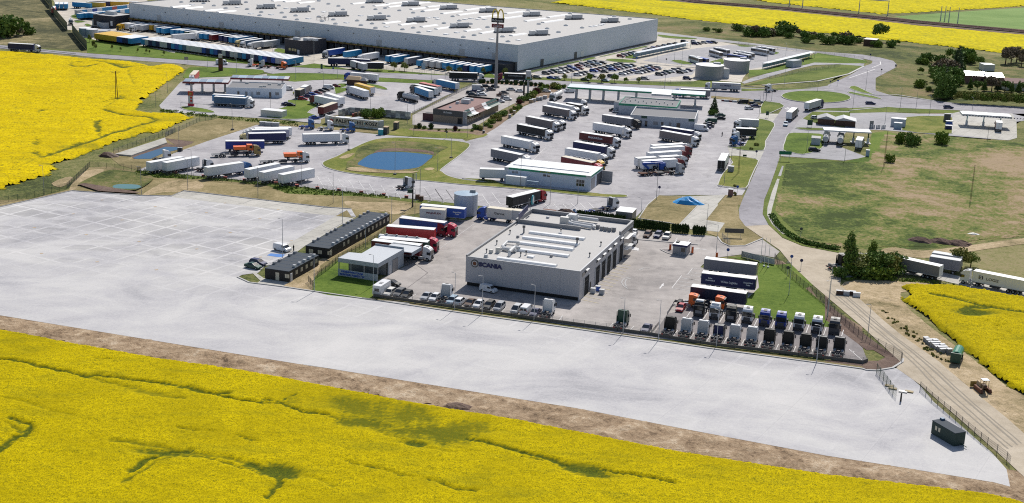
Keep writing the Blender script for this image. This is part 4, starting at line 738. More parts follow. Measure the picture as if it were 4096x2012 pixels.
def person(label, c, x, y, top='dark_grey', legs='navy', rz=0, h=1.75):
 p = at(c, x, y); key = ('per', top)
 if key not in CACHE:
  me = bpy.data.meshes.new('person'); s = h/1.75
  V = [(0,0,.95),(0,0,1.2),(0,0,1.42),(0,0,1.52),(0,.02,1.66),(.2,0,1.4),(.27,0,1.12),(.25,.1,.88),(-.2,0,1.4),(-.27,0,1.12),(-.25,.1,.88),(.1,0,.88),(.13,.03,.48),(.14,0,.06),(.14,.14,.04),(-.1,0,.88),(-.14,-.05,.48),(-.16,-.12,.06),(-.16,.02,.04)]
  E_ = [(0,1),(1,2),(2,3),(3,4),(2,5),(5,6),(6,7),(2,8),(8,9),(9,10),(0,11),(11,12),(12,13),(13,14),(0,15),(15,16),(16,17),(17,18)]
  rad = [.15,.15,.15,.06,.11,.07,.05,.04,.07,.05,.04,.1,.07,.05,.045,.1,.07,.05,.045]
  me.from_pydata([(v[0]*s, v[1]*s, v[2]*s) for v in V], E_, []); me.materials.append(MATS[top])
  me.skin_vertices.new() if hasattr(me.skin_vertices, 'new') and not me.skin_vertices else None
  o_ = link('person', me); md = o_.modifiers.new('skin', 'SKIN')
  for i, r_ in enumerate(rad): me.skin_vertices[0].data[i].radius = (r_*s, r_*s)
  me.skin_vertices[0].data[0].use_root = True
  o_.modifiers.new('sub', 'SUBSURF').levels = 1
  CACHE[key] = o_
 else:
  o_ = CACHE[key].copy(); COL.objects.link(o_)
 o_.location = (p.x, p.y, .04); o_.rotation_euler = (0, 0, rz)
 tag(o_, label, 'person')
 part('trousers', ('tr', legs), lambda b: (b.cyl((.1, 0, .9),(.14, .01, .1), .12, legs, 8, .075), b.cyl((-.1, 0, .9),(-.16, -.1, .1), .12, legs, 8, .075), b.cyl((0, 0, .84),(0, 0, 1.0), .2, legs, 8, .17)), o_)
 part('hair', 'hair', lambda b: b.cyl((0, .0, 1.66),(0, -.01, 1.79), .12, 'black', 8, .07), o_)
 return o_
# plants, poles, fences
def leaf_cloud(b, lobes, n, size, mat, rnd):
 """leaf clumps spread through several lobes (cx, cy, cz, rx, rz)"""
 tot = sum(l[3]*l[3]*l[4] for l in lobes); vs = []; fs = []
 for (cx, cy, cz, rx, rz) in lobes:
  for _ in range(max(8, int(n*rx*rx*rz/tot))):
   th = rnd.uniform(0, 2*math.pi); z = rnd.uniform(-1, 1); q = math.sqrt(1-z*z); r_ = rnd.uniform(.55, 1.08)
   p = Vector((cx+rx*r_*q*math.cos(th), cy+rx*r_*q*math.sin(th), cz+rz*r_*z)); s = size*rnd.uniform(.6, 1.35)
   a = Vector((rnd.gauss(0, 1), rnd.gauss(0, 1), rnd.gauss(0, .8))).normalized(); c_ = a.orthogonal().normalized(); d = a.cross(c_)
   o_ = len(vs); vs += [p+c_*s, p+d*s*.8, p-c_*s*.9, p-d*s*.8+a*s*.3]; fs += [(o_, o_+1, o_+2),(o_, o_+2, o_+3)]
 b.add(vs, fs, mat)
def leafmat(name, c1, c2):
 m, t, b = base_mat(name, .8, 0, .2); n = noise(t, 1.3, 3, .7, wpos(t))
 t.links.new(ramp(t, n, [(.35, c1),(.65, c2)]), b.inputs['Base Color']); MATS[name] = m
leafmat('leaf_dark', S(80,106,46), S(118,140,66)); leafmat('leaf_mid', S(92,116,40), S(130,148,60)); leafmat('leaf_light', S(120,128,66), S(158,160,92)); leafmat('leaf_conifer', S(60,78,52), S(88,104,66))
leafmat('leaf_brown', S(104,92,76), S(140,124,100)); leafmat('leaf_olive', S(108,112,52), S(148,144,74)); leafmat('leaf_plum', S(64,34,34), S(96,52,46)); leafmat('leaf_thuja', S(32,54,26), S(68,88,40))
def tree_protos(key, style, h, mat, seed):
 rnd = random.Random(seed); b = MB(); tb = MB()
 if style == 'conifer':
  L_ = [(rnd.uniform(-.1, .1), rnd.uniform(-.1, .1), h*(.12+.8*i/9), h*.2*(1-i/10.5)+.25, h*.07) for i in range(10)]; leaf_cloud(b, L_, 1500, h*.028, mat, rnd)
 elif style == 'poplar':
  L_ = [(rnd.uniform(-.12, .12)*h*.3, rnd.uniform(-.1, .1)*h*.3, h*(.18+.75*i/8), h*.13*math.sin(math.pi*(i+1.6)/10.5)+.3, h*.1) for i in range(9)]; leaf_cloud(b, L_, 1500, h*.026, mat, rnd)
 elif style == 'column':
  L_ = [(0, 0, h*.5, h*.16, h*.48)]; leaf_cloud(b, L_, 380, h*.06, mat, rnd); b.cyl((0, 0, .1),(0, 0, h*.9), h*.13, mat, 6, h*.05)
 elif style == 'shrub':
  L_ = [(rnd.uniform(-.4, .4)*h, rnd.uniform(-.4, .4)*h, h*rnd.uniform(.3, .55), h*rnd.uniform(.3, .5), h*.42) for i in range(5)]; leaf_cloud(b, L_, 520, h*.09, mat, rnd)
 elif style == 'ball':
  leaf_cloud(b, [(0, 0, h*.52, h*.5, h*.46)], 420, h*.08, mat, rnd); b.cyl((0, 0, .05),(0, 0, h*.8), h*.36, mat, 7, h*.25)
 else:
  L_ = [(0, 0, h*.62, h*.24, h*.26)]+[(h*.24*math.cos(a), h*.24*math.sin(a), h*rnd.uniform(.42, .72), h*rnd.uniform(.14, .2), h*rnd.uniform(.12, .18)) for a in [rnd.uniform(0, 6.28) for _ in range(9)]]
  leaf_cloud(b, L_, 1500, h*.034, mat, rnd)
 tb.cyl((0, 0, -.1),(0, 0, h*.55), h*.028+.03, 'brown', 6, h*.012+.01)
 if style in ('round', 'poplar'):
  for a in [rnd.uniform(0, 6.28) for _ in range(5)]: tb.cyl((0, 0, h*rnd.uniform(.25, .45)),(h*.2*math.cos(a), h*.2*math.sin(a), h*.66), h*.012+.01, 'brown', 5, .01)
 CACHE[('tc', key)] = b.mesh('crown'); CACHE[('tt', key)] = tb.mesh('trunk')
TS = [('conifer', 'conifer', 13, 'leaf_conifer', 1),('conifer2', 'conifer', 13, 'leaf_dark', 2),('poplar', 'poplar', 12, 'leaf_dark', 3),('poplar2', 'poplar', 11, 'leaf_mid', 4),('thuja', 'column', 3, 'leaf_thuja', 5),('shrub', 'shrub', 2, 'leaf_dark', 6),
      ('shrub2', 'shrub', 2, 'leaf_mid', 7),('shrub3', 'shrub', 2, 'leaf_brown', 8),('ball', 'ball', 1.5, 'leaf_thuja', 9),('round', 'round', 8, 'leaf_dark', 10),('round2', 'round', 8, 'leaf_mid', 11),('round3', 'round', 8, 'leaf_light', 12),('round4', 'round', 8, 'leaf_brown', 13),
      ('ball2', 'ball', 1.5, 'leaf_plum', 14),('low', 'shrub', 1.2, 'leaf_olive', 15),('round5', 'round', 8, 'leaf_olive', 16)]
TH_ = {}
for a in TS: tree_protos(*a); TH_[a[0]] = a[2]
def tree(kind, label, c, x, y, h, group=None, name=None, sx=1.0, rz=None):
 p = at(c, x, y); s = h/TH_[kind]
 nm = name or ('shrub' if 'shrub' in kind or 'ball' in kind or kind == 'low' else 'thuja' if kind == 'thuja' else 'tree')
 t = thing(nm, label, 'shrub' if nm == 'shrub' else 'tree', (p.x, p.y, .02), random.uniform(0, 6.28) if rz is None else rz, group)
 t.scale = (s*sx, s*sx, s)
 link('crown', CACHE[('tc', kind)], t)
 if nm != 'shrub': link('trunk', CACHE[('tt', kind)], t)
 return t
def lamp(label, c, x, y, h=9.0, arms=1, az=0, mat='light_grey', base=False, group='lamp posts'):
 p = at(c, x, y); t = thing('lamp_post', label, 'lamp post', (p.x, p.y, 0), az, group)
 part('pole', ('lp', h, mat), lambda b: b.cyl((0, 0, 0),(0, 0, h), .09, mat, 6, .05), t)
 for s in ([1] if arms == 1 else [1, -1]):
  part('lamp_head', ('lh', h, mat, s), lambda b: (b.cyl((0, 0, h),(s*.7, 0, h+.1), .04, mat, 5), b.box(min(s*.6, s*1.15), max(s*.6, s*1.15), -.12, .12, h+.05, h+.15, 'grey')), t)
 if base: bpart('foot_block', t, -.5, .5, -.5, .5, 0, .55, 'dark_grey', .05, .05)
 return t
def pylon(label, c, x, y, h, az=0, arm=True):
 w = .16 if arm else .07
 p = at(c, x, y); t = thing('power_pole', label, 'power pole', (p.x, p.y, 0), az)
 part('pole', ('pp', h), lambda b: (b.cyl((-w*2.6, 0, 0),(-.1, 0, h), w, 'brown', 6, w*.7), b.cyl((w*2.6, 0, 0),(.1, 0, h), w, 'brown', 6, w*.7)), t)
 if arm: part('crossarm', ('pa', h), lambda b: (b.box(-1.6, 1.6, -.08, .08, h-.5, h-.35, 'chassis'), b.cyl((-1.4, 0, h-.4),(-1.4, 0, h), .07, 'light_grey', 5), b.cyl((1.4, 0, h-.4),(1.4, 0, h), .07, 'light_grey', 5)), t)
 return t
def fence(label, pts, h=1.8, gap=2.6, mat='dark_green', wire='chassis', name='mesh_fence', solid=None, z0=0.03, base=None):
 """posts every few metres with a panel of welded wire (or a solid board) in each bay"""
 P = [Vector((p[0], p[1])) for p in pts]
 t = thing(name, label, 'fence', (P[0].x, P[0].y, z0))
 for a, b_ in zip(P[:-1], P[1:]):
  L = (b_-a).length; n = max(1, round(L/gap)); g = L/n; an = math.atan2((b_-a).y, (b_-a).x); kg = round(g, 2)
  for i in range(n):
   q = a.lerp(b_, i/n)-P[0]
   part('post', ('fp', h, mat), lambda b: b.box(-.04, .04, -.04, .04, 0, h, mat), t, (q.x, q.y, 0), an)
   if solid: part('panel', ('fs', kg, h, solid), lambda b: b.box(.04, kg-.04, -.03, .03, .08, h-.05, solid), t, (q.x, q.y, 0), an)
   else:
    def wires(b):
     k = int(kg/.22)
     for j in range(1, k): x = kg*j/k; b.box(x-.011, x+.011, -.01, .01, .1, h-.08, wire)
     for j in range(5): z = .12+(h-.25)*j/4; b.box(0, kg, -.012, .012, z-.014, z+.014, wire)
    part('mesh_panel', ('fw', kg, h, wire), wires, t, (q.x, q.y, 0), an)
   if base: part('base_board', ('fb', kg, base), lambda b: b.box(0, kg, -.04, .04, 0, base, 'wall_dark'), t, (q.x, q.y, 0), an)
 return t
def sign(label, c, x, y, h, w, hh, mat, az=0, posts=2, name='road_sign', body=None, tcol='white', round_=False, pm='light_grey'):
 p = at(c, x, y); t = thing(name, label, 'sign', (p.x, p.y, .03), az)
 for i in range(posts):
  xx = 0 if posts == 1 else (-w*.35, w*.35)[i]; part('post', ('sp', h, pm), lambda b: b.cyl((0, 0, 0),(0, 0, h), .05, pm, 6), t, (xx, 0, 0))
 if round_: part('sign_plate', ('sr', w, h, mat), lambda b: b.cyl((0, -.1, h-w/2),(0, -.06, h-w/2), w/2, mat, 14), t)
 else: bpart('sign_plate', t, -w/2, w/2, -.12, -.06, h-hh, h, mat)
 if body: text(body, hh*.5, tcol, t, (0, -.13, h-hh/2),(math.pi/2, 0, 0), 'lettering', w*.8, .01)
 return t
def lines(segs, w=.15, z=.06, mat='marking', name='road_marking'):
 b = MB()
 for s in segs:
  b.ribbon([Vector(p) for p in s], w, 0, 0, mat)
 o_ = link(name, b.mesh(name), None, (0, 0, z)); o_['kind'] = 'structure'; return o_
# buildings
def frame3(c, NL, NR, FR, z, square=True):
 a, b_, d = at(c, *NL, z), at(c, *NR, z), at(c, *FR, z); an = ang(a, b_); n = Vector((-math.sin(an), math.cos(an)))
 return a.to_2d(), an, (b_-a).to_2d().length, (d-b_).to_2d().dot(n)
def bthing(name, label, cat, o, an, z=0.03, group=None): return thing(name, label, cat, (o.x, o.y, z), an, group)
def lc(root, c, x, y, z=0):
 """surveyed point in the frame of a building"""
 p = at(c, x, y, z); a = root.rotation_euler.z; dx, dy = p.x-root.location.x, p.y-root.location.y
 return Vector((dx*math.cos(a)+dy*math.sin(a), -dx*math.sin(a)+dy*math.cos(a)))
HW = 14.0
o0, an, LX, LY = frame3('P', (516,12),(2073,180),(2632,75), HW)
wh = bthing('warehouse', 'huge pale grey distribution warehouse with flat roof full of vents and skylights', 'warehouse', o0, an)
cC = lc(wh, 'P', 2632, 75, HW); pD = lc(wh, 'P', 1657, 0, HW); dD = (pD-cC).normalized(); D_ = cC+dD*(cC.x/(-dD.x)) if dD.x < 0 else Vector((0, LY))
part('roof', None, lambda b: b.poly([(0.2, .2),(LX-.2, .2),(cC.x-.2, cC.y-.2),(D_.x+.2, D_.y-.2)], HW-.6, HW-.35, 'roof_membrane'), wh)
for a, b_, t_ in (((0, 0),(LX, 0), 0),((LX, 0),(cC.x, cC.y), 1),((cC.x, cC.y),(D_.x, D_.y), 2),((D_.x, D_.y),(0, 0), 3)):
 a, b_ = Vector(a), Vector(b_); L = (b_-a).length; z0 = 5.3 if t_ == 0 else .9
 part('wall', None, lambda b: b.box(0, L, 0, .3, z0, HW-.12, 'warehouse_wall'), wh, (a.x, a.y, 0), ang(a, b_))
 part('parapet', None, lambda b: b.box(0, L, -.06, .42, HW-.12, HW, 'grey' if t_ > 1 else 'light_grey'), wh, (a.x, a.y, 0), ang(a, b_))
 if t_: part('plinth', None, lambda b: b.box(0, L, .05, .3, 0, .9, 'dark_grey'), wh, (a.x, a.y, 0), ang(a, b_))
part('dock_wall', None, lambda b: b.box(.3, LX-.3, .9, 1.2, 0, 5.3, 'grey'), wh)
part('dock_canopy', None, lambda b: (b.box(.3, LX-30, -1.3, .9, 4.6, 5.3, 'corten'), b.box(.3, LX-30, -1.4, -1.3, 4.8, 5.35, 'gold')), wh)
nd = int((LX-34)/4.45)
for i in range(nd):
 part('dock_door', 'dockd', lambda b: (b.box(0, 3.1, -.2, .88, .9, 4.4, 'black'), b.box(.35, 2.75, -.26, -.2, 1.2, 3.9, 'dark_grey')), wh, (2+i*4.45, 0, 0))
 if i % 1 == 0: bpart('flood_light', wh, -.5, .5, -.5, 0, 0, .85, 'olive', 0, 0, (4.5+i*4.45, -1.4, 5.0))
bpart('dock_annex', wh, 0, 27, -9, .85, 0, 4.8, 'dark_brick', 0, 0, (LX-29, 0, 0))
for x in (22, 70, 125, 180, 232, 252): bpart('wall_panel', wh, 0, 3.6, -.06, -.01, 0, 3.2, 'light_grey', 0, 0, (x, 0, 5.6))
for y in (24, 62, 70, 118, 150): bpart('side_door', wh, .3, .38, 0, 3.0, 0, 3.4, 'dark_grey' if y != 70 else 'white', 0, 0, (LX+.0, y, .9))
for x in range(12, int(LX), 17): bpart('wall_lamp', wh, -.3, .3, -.4, -.01, 0, .35, 'dark_grey', 0, 0, (x, 0, 10.6))
def ahu(b):
 b.box(-9, -5, -1.6, 1.4, .8, 3.4, 'duct'); b.cyl((-5, 0, 2),(-2.6, 0, 2), 1.5, 'duct', 10); b.box(-2.6, 8, -1.7, 1.7, .9, 3.8, 'light_grey'); b.box(6, 8.1, -1.3, 1.3, 1.3, 3.4, 'black')
 for x in range(-9, 10, 3): b.box(x, x+.2, -2.4, 2.4, 0, .9, 'dark_grey')
 b.box(-10, 10, -2.6, -2.3, .5, .7, 'grey')
ra = wh.rotation_euler.z
dsk = (at('C4', 560, 290, HW)-at('C4', 240, 335, HW)).to_2d(); ska = math.atan2(dsk.y, dsk.x)-ra
ZR = HW-.35
for c, pts in (('C2', [(360,25),(830,70),(1320,125),(1810,175),(2360,235)]),('C3', [(360,42),(880,85),(1430,135),(2000,178),(390,290),(960,320),(1590,400),(2230,468)]),('C4', [(100,235),(710,280),(1230,325),(200,510)])):
 for q in pts: p = lc(wh, c, *q, ZR); part('air_handler', 'ahu', ahu, wh, (p.x, p.y, ZR), ska-R(28)).scale = (.62, .8, .75)
for c, pts, L in (('C2', [(80,95),(260,115),(550,150),(740,170),(1690,20),(1890,38),(1520,8)], 14),('C3', [(130,50),(640,50),(450,80),(650,95),(820,30),(980,128),(1050,45),(600,328),(830,352),(1140,380),(1350,410),(1770,440),(1990,470),(2430,505)], 14),('C3', [(1250,90),(1200,145),(1340,78),(1470,185),(1700,205),(1800,135),(1890,120),(2010,240),(2380,185),(2350,255)], 20),('C4', [(470,235),(150,290),(400,310)], 22)):
 for q in pts: p = lc(wh, c, *q, ZR); part('skylight', ('sk', L), lambda b: b.prism([(-L/2, 0),(L/2, 0),(L/2, .5),(-L/2, .5)], -1.5, 1.5, 'roof_white', [0, 0, .6, .6]), wh, (p.x, p.y, ZR), ska)
vent = lambda b: (b.cyl((0, 0, 0),(0, 0, .75), 1.35, 'roof_white', 10, 1.25), b.cyl((0, 0, .75),(0, 0, .8), .85, 'dark_grey', 10))
flat = lambda b: b.box(-1.3, 1.3, -1.3, 1.3, 0, .4, 'roof_white', .15, .15)
for c, vs, fs in (('C2', [(95,35),(565,88),(735,123),(415,55),(1030,38),(1045,138),(1225,230),(1250,180),(1505,88),(1545,190),(1590,253),(1745,232),(1765,290),(1935,97),(2000,135),(2080,248),(2130,310),(2220,62),(2290,290),(2320,350),(2365,92),(2080,18),(2430,145)], [(250,72),(905,108),(1095,202),(1390,215),(1930,272),(2150,177),(2480,332),(1610,125)]),
 ('C3', [(185,108),(370,140),(435,198),(510,122),(715,158),(915,190),(1050,172),(105,305),(160,370),(320,348),(370,410),(560,240),(760,432),(915,408),(990,252),(995,475),(1360,340),(1485,243),(1580,305),(1640,542),(1795,515),(1990,398),(2205,535),(2285,605),(2000,100),(1455,58),(1745,352),(2380,410),(2100,300)], [(155,230),(530,392),(1150,455),(1140,262),(1240,258),(1270,280),(1390,500),(1545,475),(2050,567),(2440,582),(1665,283),(1750,270),(1845,280),(1945,283)]),
 ('C4', [(45,150),(200,352),(320,418),(485,470),(590,373),(825,407),(650,197),(1290,247),(1515,280)], [(1165,272),(960,388),(1020,378),(1100,365),(1130,350)])):
 for q in vs: p = lc(wh, c, *q, ZR); part('roof_vent', 'rv', vent, wh, (p.x, p.y, ZR))
 for q in fs: p = lc(wh, c, *q, ZR); part('roof_hatch', 'rfh', flat, wh, (p.x, p.y, ZR))
def block(name, label, cat, c, NL, NR, FR, z, wall='dark_brick', roof='roof_grey', par='dark_grey', ph=.35, depth=None, sink=.3):
 o, an, lx, ly = frame3(c, NL, NR, FR, z); ly = depth or ly
 t = bthing(name, label, cat, o, an)
 for a, b_ in (((0, 0),(lx, 0)),((lx, 0),(lx, ly)),((lx, ly),(0, ly)),((0, ly),(0, 0))):
  a, b_ = Vector(a), Vector(b_); L = (b_-a).length
  part('wall', None, lambda b: b.box(.003, L-.003, 0, .25, 0, z-.003, wall), t, (a.x, a.y, 0), ang(a, b_))
 part('roof', None, lambda b: b.box(.26, lx-.26, .26, ly-.26, z-sink-.1, z-sink, roof), t)
 part('parapet', None, lambda b: (b.box(-.05, lx+.05, -.05, .3, z, z+.06, par), b.box(-.05, lx+.05, ly-.3, ly+.05, z, z+.06, par), b.box(-.05, .3, .3, ly-.3, z, z+.06, par), b.box(lx-.3, lx+.05, .3, ly-.3, z, z+.06, par)), t)
 return t, lx, ly
ob, lx, ly = block('office_block', 'dark two-storey office block with scaffold tower against the warehouse docks', 'office', 'C2', (1585,560),(1835,595),(2190,555), 7.5)
for x in (3.0, 5.2, 7.2): bpart('window', ob, 0, 1.4, -.05, 0, 0, 1.3, 'pale_yellow', 0, 0, (x, 0, 1.6))
bpart('door', ob, 0, 1.6, -.06, 0, 0, 2.4, 'white', 0, 0, (9.3, 0, .2))
for x, y in ((4, 4),(11, 7),(15, 10)): bpart('roof_unit', ob, 0, 4, 0, 2, 0, 1.2, 'duct', .1, .1, (x*.8, y*.7, 7.25))
def scaffold(b):
 for x in (0, 3, 6):
  for y in (0, 3): b.box(x, x+.16, y, y+.16, 0, 15.5, 'dark_grey')
 for z in range(1, 16, 2): b.box(0, 6.1, 0, .12, z, z+.14, 'dark_grey'); b.box(0, 6.1, 3, 3.12, z, z+.14, 'dark_grey'); b.cyl((0, 0, z),(6, 0, z+2), .06, 'dark_grey', 4)
p = at('C2', 2050, 640); solo('stair_tower', (lambda b: (scaffold(b), b)[1])(MB()), 'open steel stair tower beside the dark office block', 'stair tower', (p.x, p.y, .03), ra)
lo, lx, ly = block('office_block', 'dark long low office block at the far end of the docks', 'office', 'C1', (1345,210),(1650,240),(1872,195), 7.0)
bpart('roof_unit', lo, 2, 9, 8, 11, 6.7, 8.6, 'duct', .2, .2)
bpart('notice_board', lo, 13, 14.5, -.08, 0, 1.4, 4.2, 'white')
gh, lx, ly = block('gate_house', 'small grey gate house with flat white roof beside the far office block', 'gatehouse', 'C1', (1330,290),(1480,330),(1505,305), 3.2, 'silo_wall', 'roof_white')
ZS = 7.5
o, an, lx, ly = frame3('P', (1864,1026),(2321,1087),(2510,893), ZS)
sc = bthing('truck_workshop', 'grey truck dealer workshop hall with white barrel skylights on its flat roof', 'workshop', o, an)
SL, SW = ly, lx
for a, b_, k in (((0, 0),(lx, 0), 'f'),((lx, 0),(lx, ly), 'r'),((lx, ly),(0, ly), 'b'),((0, ly),(0, 0), 'l')):
 a, b_ = Vector(a), Vector(b_); L = (b_-a).length
 n = round(L/4.9)
 for i in range(n): part('wall_panel', ('swp', k, round(L/n, 2)), lambda b: b.box(.012, L/n-.012, 0, .25, .95 if k in 'fl' else 0, ZS, 'workshop_wall'), sc, (a.x+(b_-a).x*i/n, a.y+(b_-a).y*i/n, 0), ang(a, b_))
 part('plinth', None, lambda b: b.box(.3, L-.3, .35, .6, 0, .95, 'black'), sc, (a.x, a.y, 0), ang(a, b_))  # black plinth: shade of the recessed base gap is put into its colour
hy = lc(sc, 'G1', 720, 195, ZS).y
part('roof', None, lambda b: b.box(.25, lx-.25, .25, ly-.25, ZS-.3, ZS-.12, 'roof_membrane'), sc)
part('parapet', None, lambda b: (b.box(-.04, .4, 0, hy, ZS+.004, ZS+.45, 'grey'), b.box(.4, lx+.04, -.04, .3, ZS+.004, ZS+.1, 'light_grey'), b.box(lx-.3, lx+.04, .3, hy, ZS+.004, ZS+.12, 'light_grey')), sc)
part('office_parapet', None, lambda b: (b.box(-.1, .5, hy, ly, ZS+.006, ZS+1.0, 'grey'), b.box(.5, lx*.62, hy, hy+.45, ZS-.1, ZS+.95, 'grey'), b.box(.5, lx-.5, ly-.5, ly+.1, ZS+.006, ZS+1.0, 'grey'), b.box(lx-.5, lx+.1, hy, ly, ZS+.006, ZS+1.0, 'grey')), sc)
def barrel(L):
 def f(b):
  P = [(-.95, 0),(-.95, .25),(-.6, .55),(0, .68),(.6, .55),(.95, .25),(.95, 0)]; n = len(P)
  b.add([(0, y, z) for y, z in P]+[(L, y, z) for y, z in P], [(i+1, i, n+i, n+i+1) for i in range(n-1)]+[tuple(range(n)), tuple(range(2*n-1, n-1, -1))], 'roof_white')
 return f
for q in ((915,318),(840,378),(770,436),(705,508),(548,618)):
 p = lc(sc, 'G1', *q, ZS); part('barrel_skylight', ('brl', 17.4), barrel(15.3), sc, (p.x, p.y, ZS-.12))
rz_ = ZS-.12
def sp(c, x, y): p = lc(sc, c, x, y, ZS); return (p.x, p.y, rz_)
cowl = lambda b: (b.cyl((0, 0, 0),(0, 0, .9), .14, 'grey', 6), b.cyl((0, 0, .8),(0, 0, 1.15), .26, 'dark_grey', 8, .2))
for q in ((690,330),(1275,315),(875,568),(1735,465),(1605,592),(538,450),(812,588),(420,548)): part('roof_cowl', 'cowl', cowl, sc, sp('G1', *q))
for q in ((848,318),(1460,460)): part('chimney_cowl', 'cowl2', lambda b: (b.cyl((0, 0, 0),(0, 0, 1.6), .25, 'grey', 8), b.cyl((0, 0, 1.5),(0, 0, 2.1), .42, 'dark_grey', 8, .4)), sc, sp('G1', *q))
for q in ((780,372),(1520,392),(1388,515),(475,545),(1165,595)): bpart('roof_box', sc, -.35, .35, -.35, .35, 0, .6, 'grey', .05, .05, sp('G1', *q))
bpart('roof_hatch', sc, -.9, .9, -.7, .7, 0, .4, 'roof_white', .1, .1, sp('G1', 930, 598)); bpart('roof_fan', sc, -.5, .5, -.5, .5, 0, .9, 'light_grey', .15, .15, sp('G1', 413, 605))
bpart('condenser', sc, -.55, .55, -.4, .4, 0, 1.4, 'offwhite', 0, 0, sp('G1', 552, 545)); bpart('condenser', sc, -.45, .45, -.35, .35, 0, .9, 'offwhite', 0, 0, sp('G1', 472, 548))
def tube(pts, r, m_='duct'):
 def f(b):
  for p_, q_ in zip(pts[:-1], pts[1:]): b.cyl(p_, q_, r, m_, 8)
 return f
def up(t_, dz): return (t_[0], t_[1], t_[2]+dz)
for pts, r in (([up(sp('G1', 640,520),.7), up(sp('G1', 600,500),.7), up(sp('G1', 655,445),.7), up(sp('G1', 800,455),.7)], .32),([sp('G1', 680,590), up(sp('G1', 680,585),1.2), up(sp('G1', 740,530),1.2), up(sp('G1', 800,520),.8)], .38),([up(sp('G1', 600,520),.6), up(sp('G1', 760,545),.6)], .5)):
 part('roof_duct', None, tube(pts, r), sc)
for pts, r in (([up(sp('H2', 930,610),.9), up(sp('H2', 970,650),.9), up(sp('H2', 1490,720),.9)], .55),([up(sp('H2', 750,760),.6), up(sp('H2', 860,800),.6), up(sp('H2', 1330,880),.6)], .5),([up(sp('H2', 840,740),.6), up(sp('H2', 1370,820),.6), up(sp('H2', 1400,880),.6)], .4),([up(sp('H2', 740,600),1.0), up(sp('H2', 670,650),.9), up(sp('H2', 760,740),.6)], .35),([up(sp('H2', 800,600),1.4), up(sp('H2', 760,660),1.0), up(sp('H2', 830,750),.7)], .4)):
 part('roof_duct', None, tube(pts, r), sc)
bpart('air_handler', sc, -1.2, 1.2, -1.2, 1.2, 0, 2.2, 'duct', .1, .1, sp('H2', 840, 680)); bpart('air_handler', sc, -1.2, 1.2, -.7, .7, 0, 1.8, 'offwhite', .05, .05, sp('H2', 630, 720))
for q in ((1490,860),(1590,900),(1690,915),(1790,930),(1905,930)): bpart('condenser', sc, -.5, .5, -.4, .4, 0, 1.1, 'grey', .03, .03, sp('H2', *q))
for q in ((200,590),(520,1000),(60,740),(200,755)): bpart('roof_box', sc, -.45, .45, -.35, .35, 0, .5, 'light_grey', .08, .08, sp('H2', *q))
ys = [(lc(sc, 'G1', a, b2).y, lc(sc, 'G1', c2, d2).y) for a, b2, c2, d2 in ((1500,1052,1550,1000),(1618,925,1665,880),(1692,860,1732,818),(1752,800,1795,757),(1816,737,1856,695),(1872,660,1914,618))]
for i, (a, b_) in enumerate(ys):
 a, b_ = min(a, b_), max(a, b_); b_ = a+max(3.6, min(b_-a, 4.4))
 f = bpart('sectional_door', sc, 0, .06, 0, b_-a, 0, 4.6, 'tyre', 0, 0, (lx+.003, a, .05))  # near-black leaf: shade of the open doorway put into its colour
 for zz in (1.2, 2.4, 3.6): bpart('door_rib', f, .06, .09, .1, b_-a-.1, zz, zz+.06, 'chassis')
 for s in (-.35, b_-a): bpart('door_frame', sc, 0, .14, 0, .35, 0, 4.9, 'light_grey', 0, 0, (lx+.003, a+s, 0))
 part('tilt_window', 'tiltw', lambda b: b.add([(0, 0, .1),(.05, 2.2, .1),(.5, 2.2, 1.0),(.5, 0, 1.0),(0, 0, 1.1),(0, 2.2, 1.1)], [(0, 1, 2, 3),(3, 2, 5, 4)], 'light_grey'), sc, (lx+.02, a+.6, 5.6))
bpart('window', sc, 0, .05, 0, 2.2, 0, .9, 'dark_glass', 0, 0, (lx+.003, 1.8, 5.6))
bpart('door', sc, 0, .06, 0, 1.0, 0, 2.2, 'black', 0, 0, (lx+.003, lc(sc, 'G1', 1568, 985).y, .05))
ye = lc(sc, 'G1', 1945, 620).y
bpart('glazing', sc, 0, .08, 0, max(4, ly-ye-1), 0, 6.8, 'dark_glass', 0, 0, (lx+.003, ye, .1))
for zz in (2.6, 5.6):
 for k in range(6): bpart('awning', sc, .08, 1.2, 0, .9, 0, .12, 'roof_white', 0, 0, (lx, ye+.4+k*1.15, zz))
text('SCANIA', 1.45, 'navy', sc, (lc(sc, 'G1', 450, 705, ZS-1.6).x+.15, -.06, 5.9),(math.pi/2, 0, 0), 'lettering', 6.2, .05, bold=.09)
ex = lc(sc, 'G1', 260, 680, ZS-1.5).x
em = part('emblem', None, lambda b: (b.cyl((0, 0, 0),(0, -.08, 0), 1.0, 'dark_grey', 20), b.cyl((0, -.08, 0),(0, -.1, 0), .72, 'silver', 20), b.cyl((0, -.1, 0),(0, -.13, .0), .5, 'rust', 14)), sc, (ex+.3, -.02, 6.0))
a_, b_ = lc(sc, 'G1', 790, 150, ZS+1.5), lc(sc, 'G1', 895, 40, ZS+1.5)
an_ = math.atan2((b_-a_).y, (b_-a_).x); L_ = (b_-a_).length
sb = part('roof_sign', None, lambda b: b.box(0, L_, -.1, .1, .9, 2.6, 'navy'), sc, (a_.x, a_.y, ZS), an_)
text('SCANIA', 1.0, 'white', sb, (L_/2, .13, 1.75),(math.pi/2, 0, math.pi), 'lettering', L_*.8, .02)
part('emblem', None, lambda b: (b.cyl((0, -.15, 4.0),(0, .15, 4.0), 1.35, 'teal', 20), b.cyl((0, -.2, 4.0),(0, .2, 4.0), .95, 'silver', 20)), sc, (b_.x+1.2, b_.y+.5, ZS), an_)
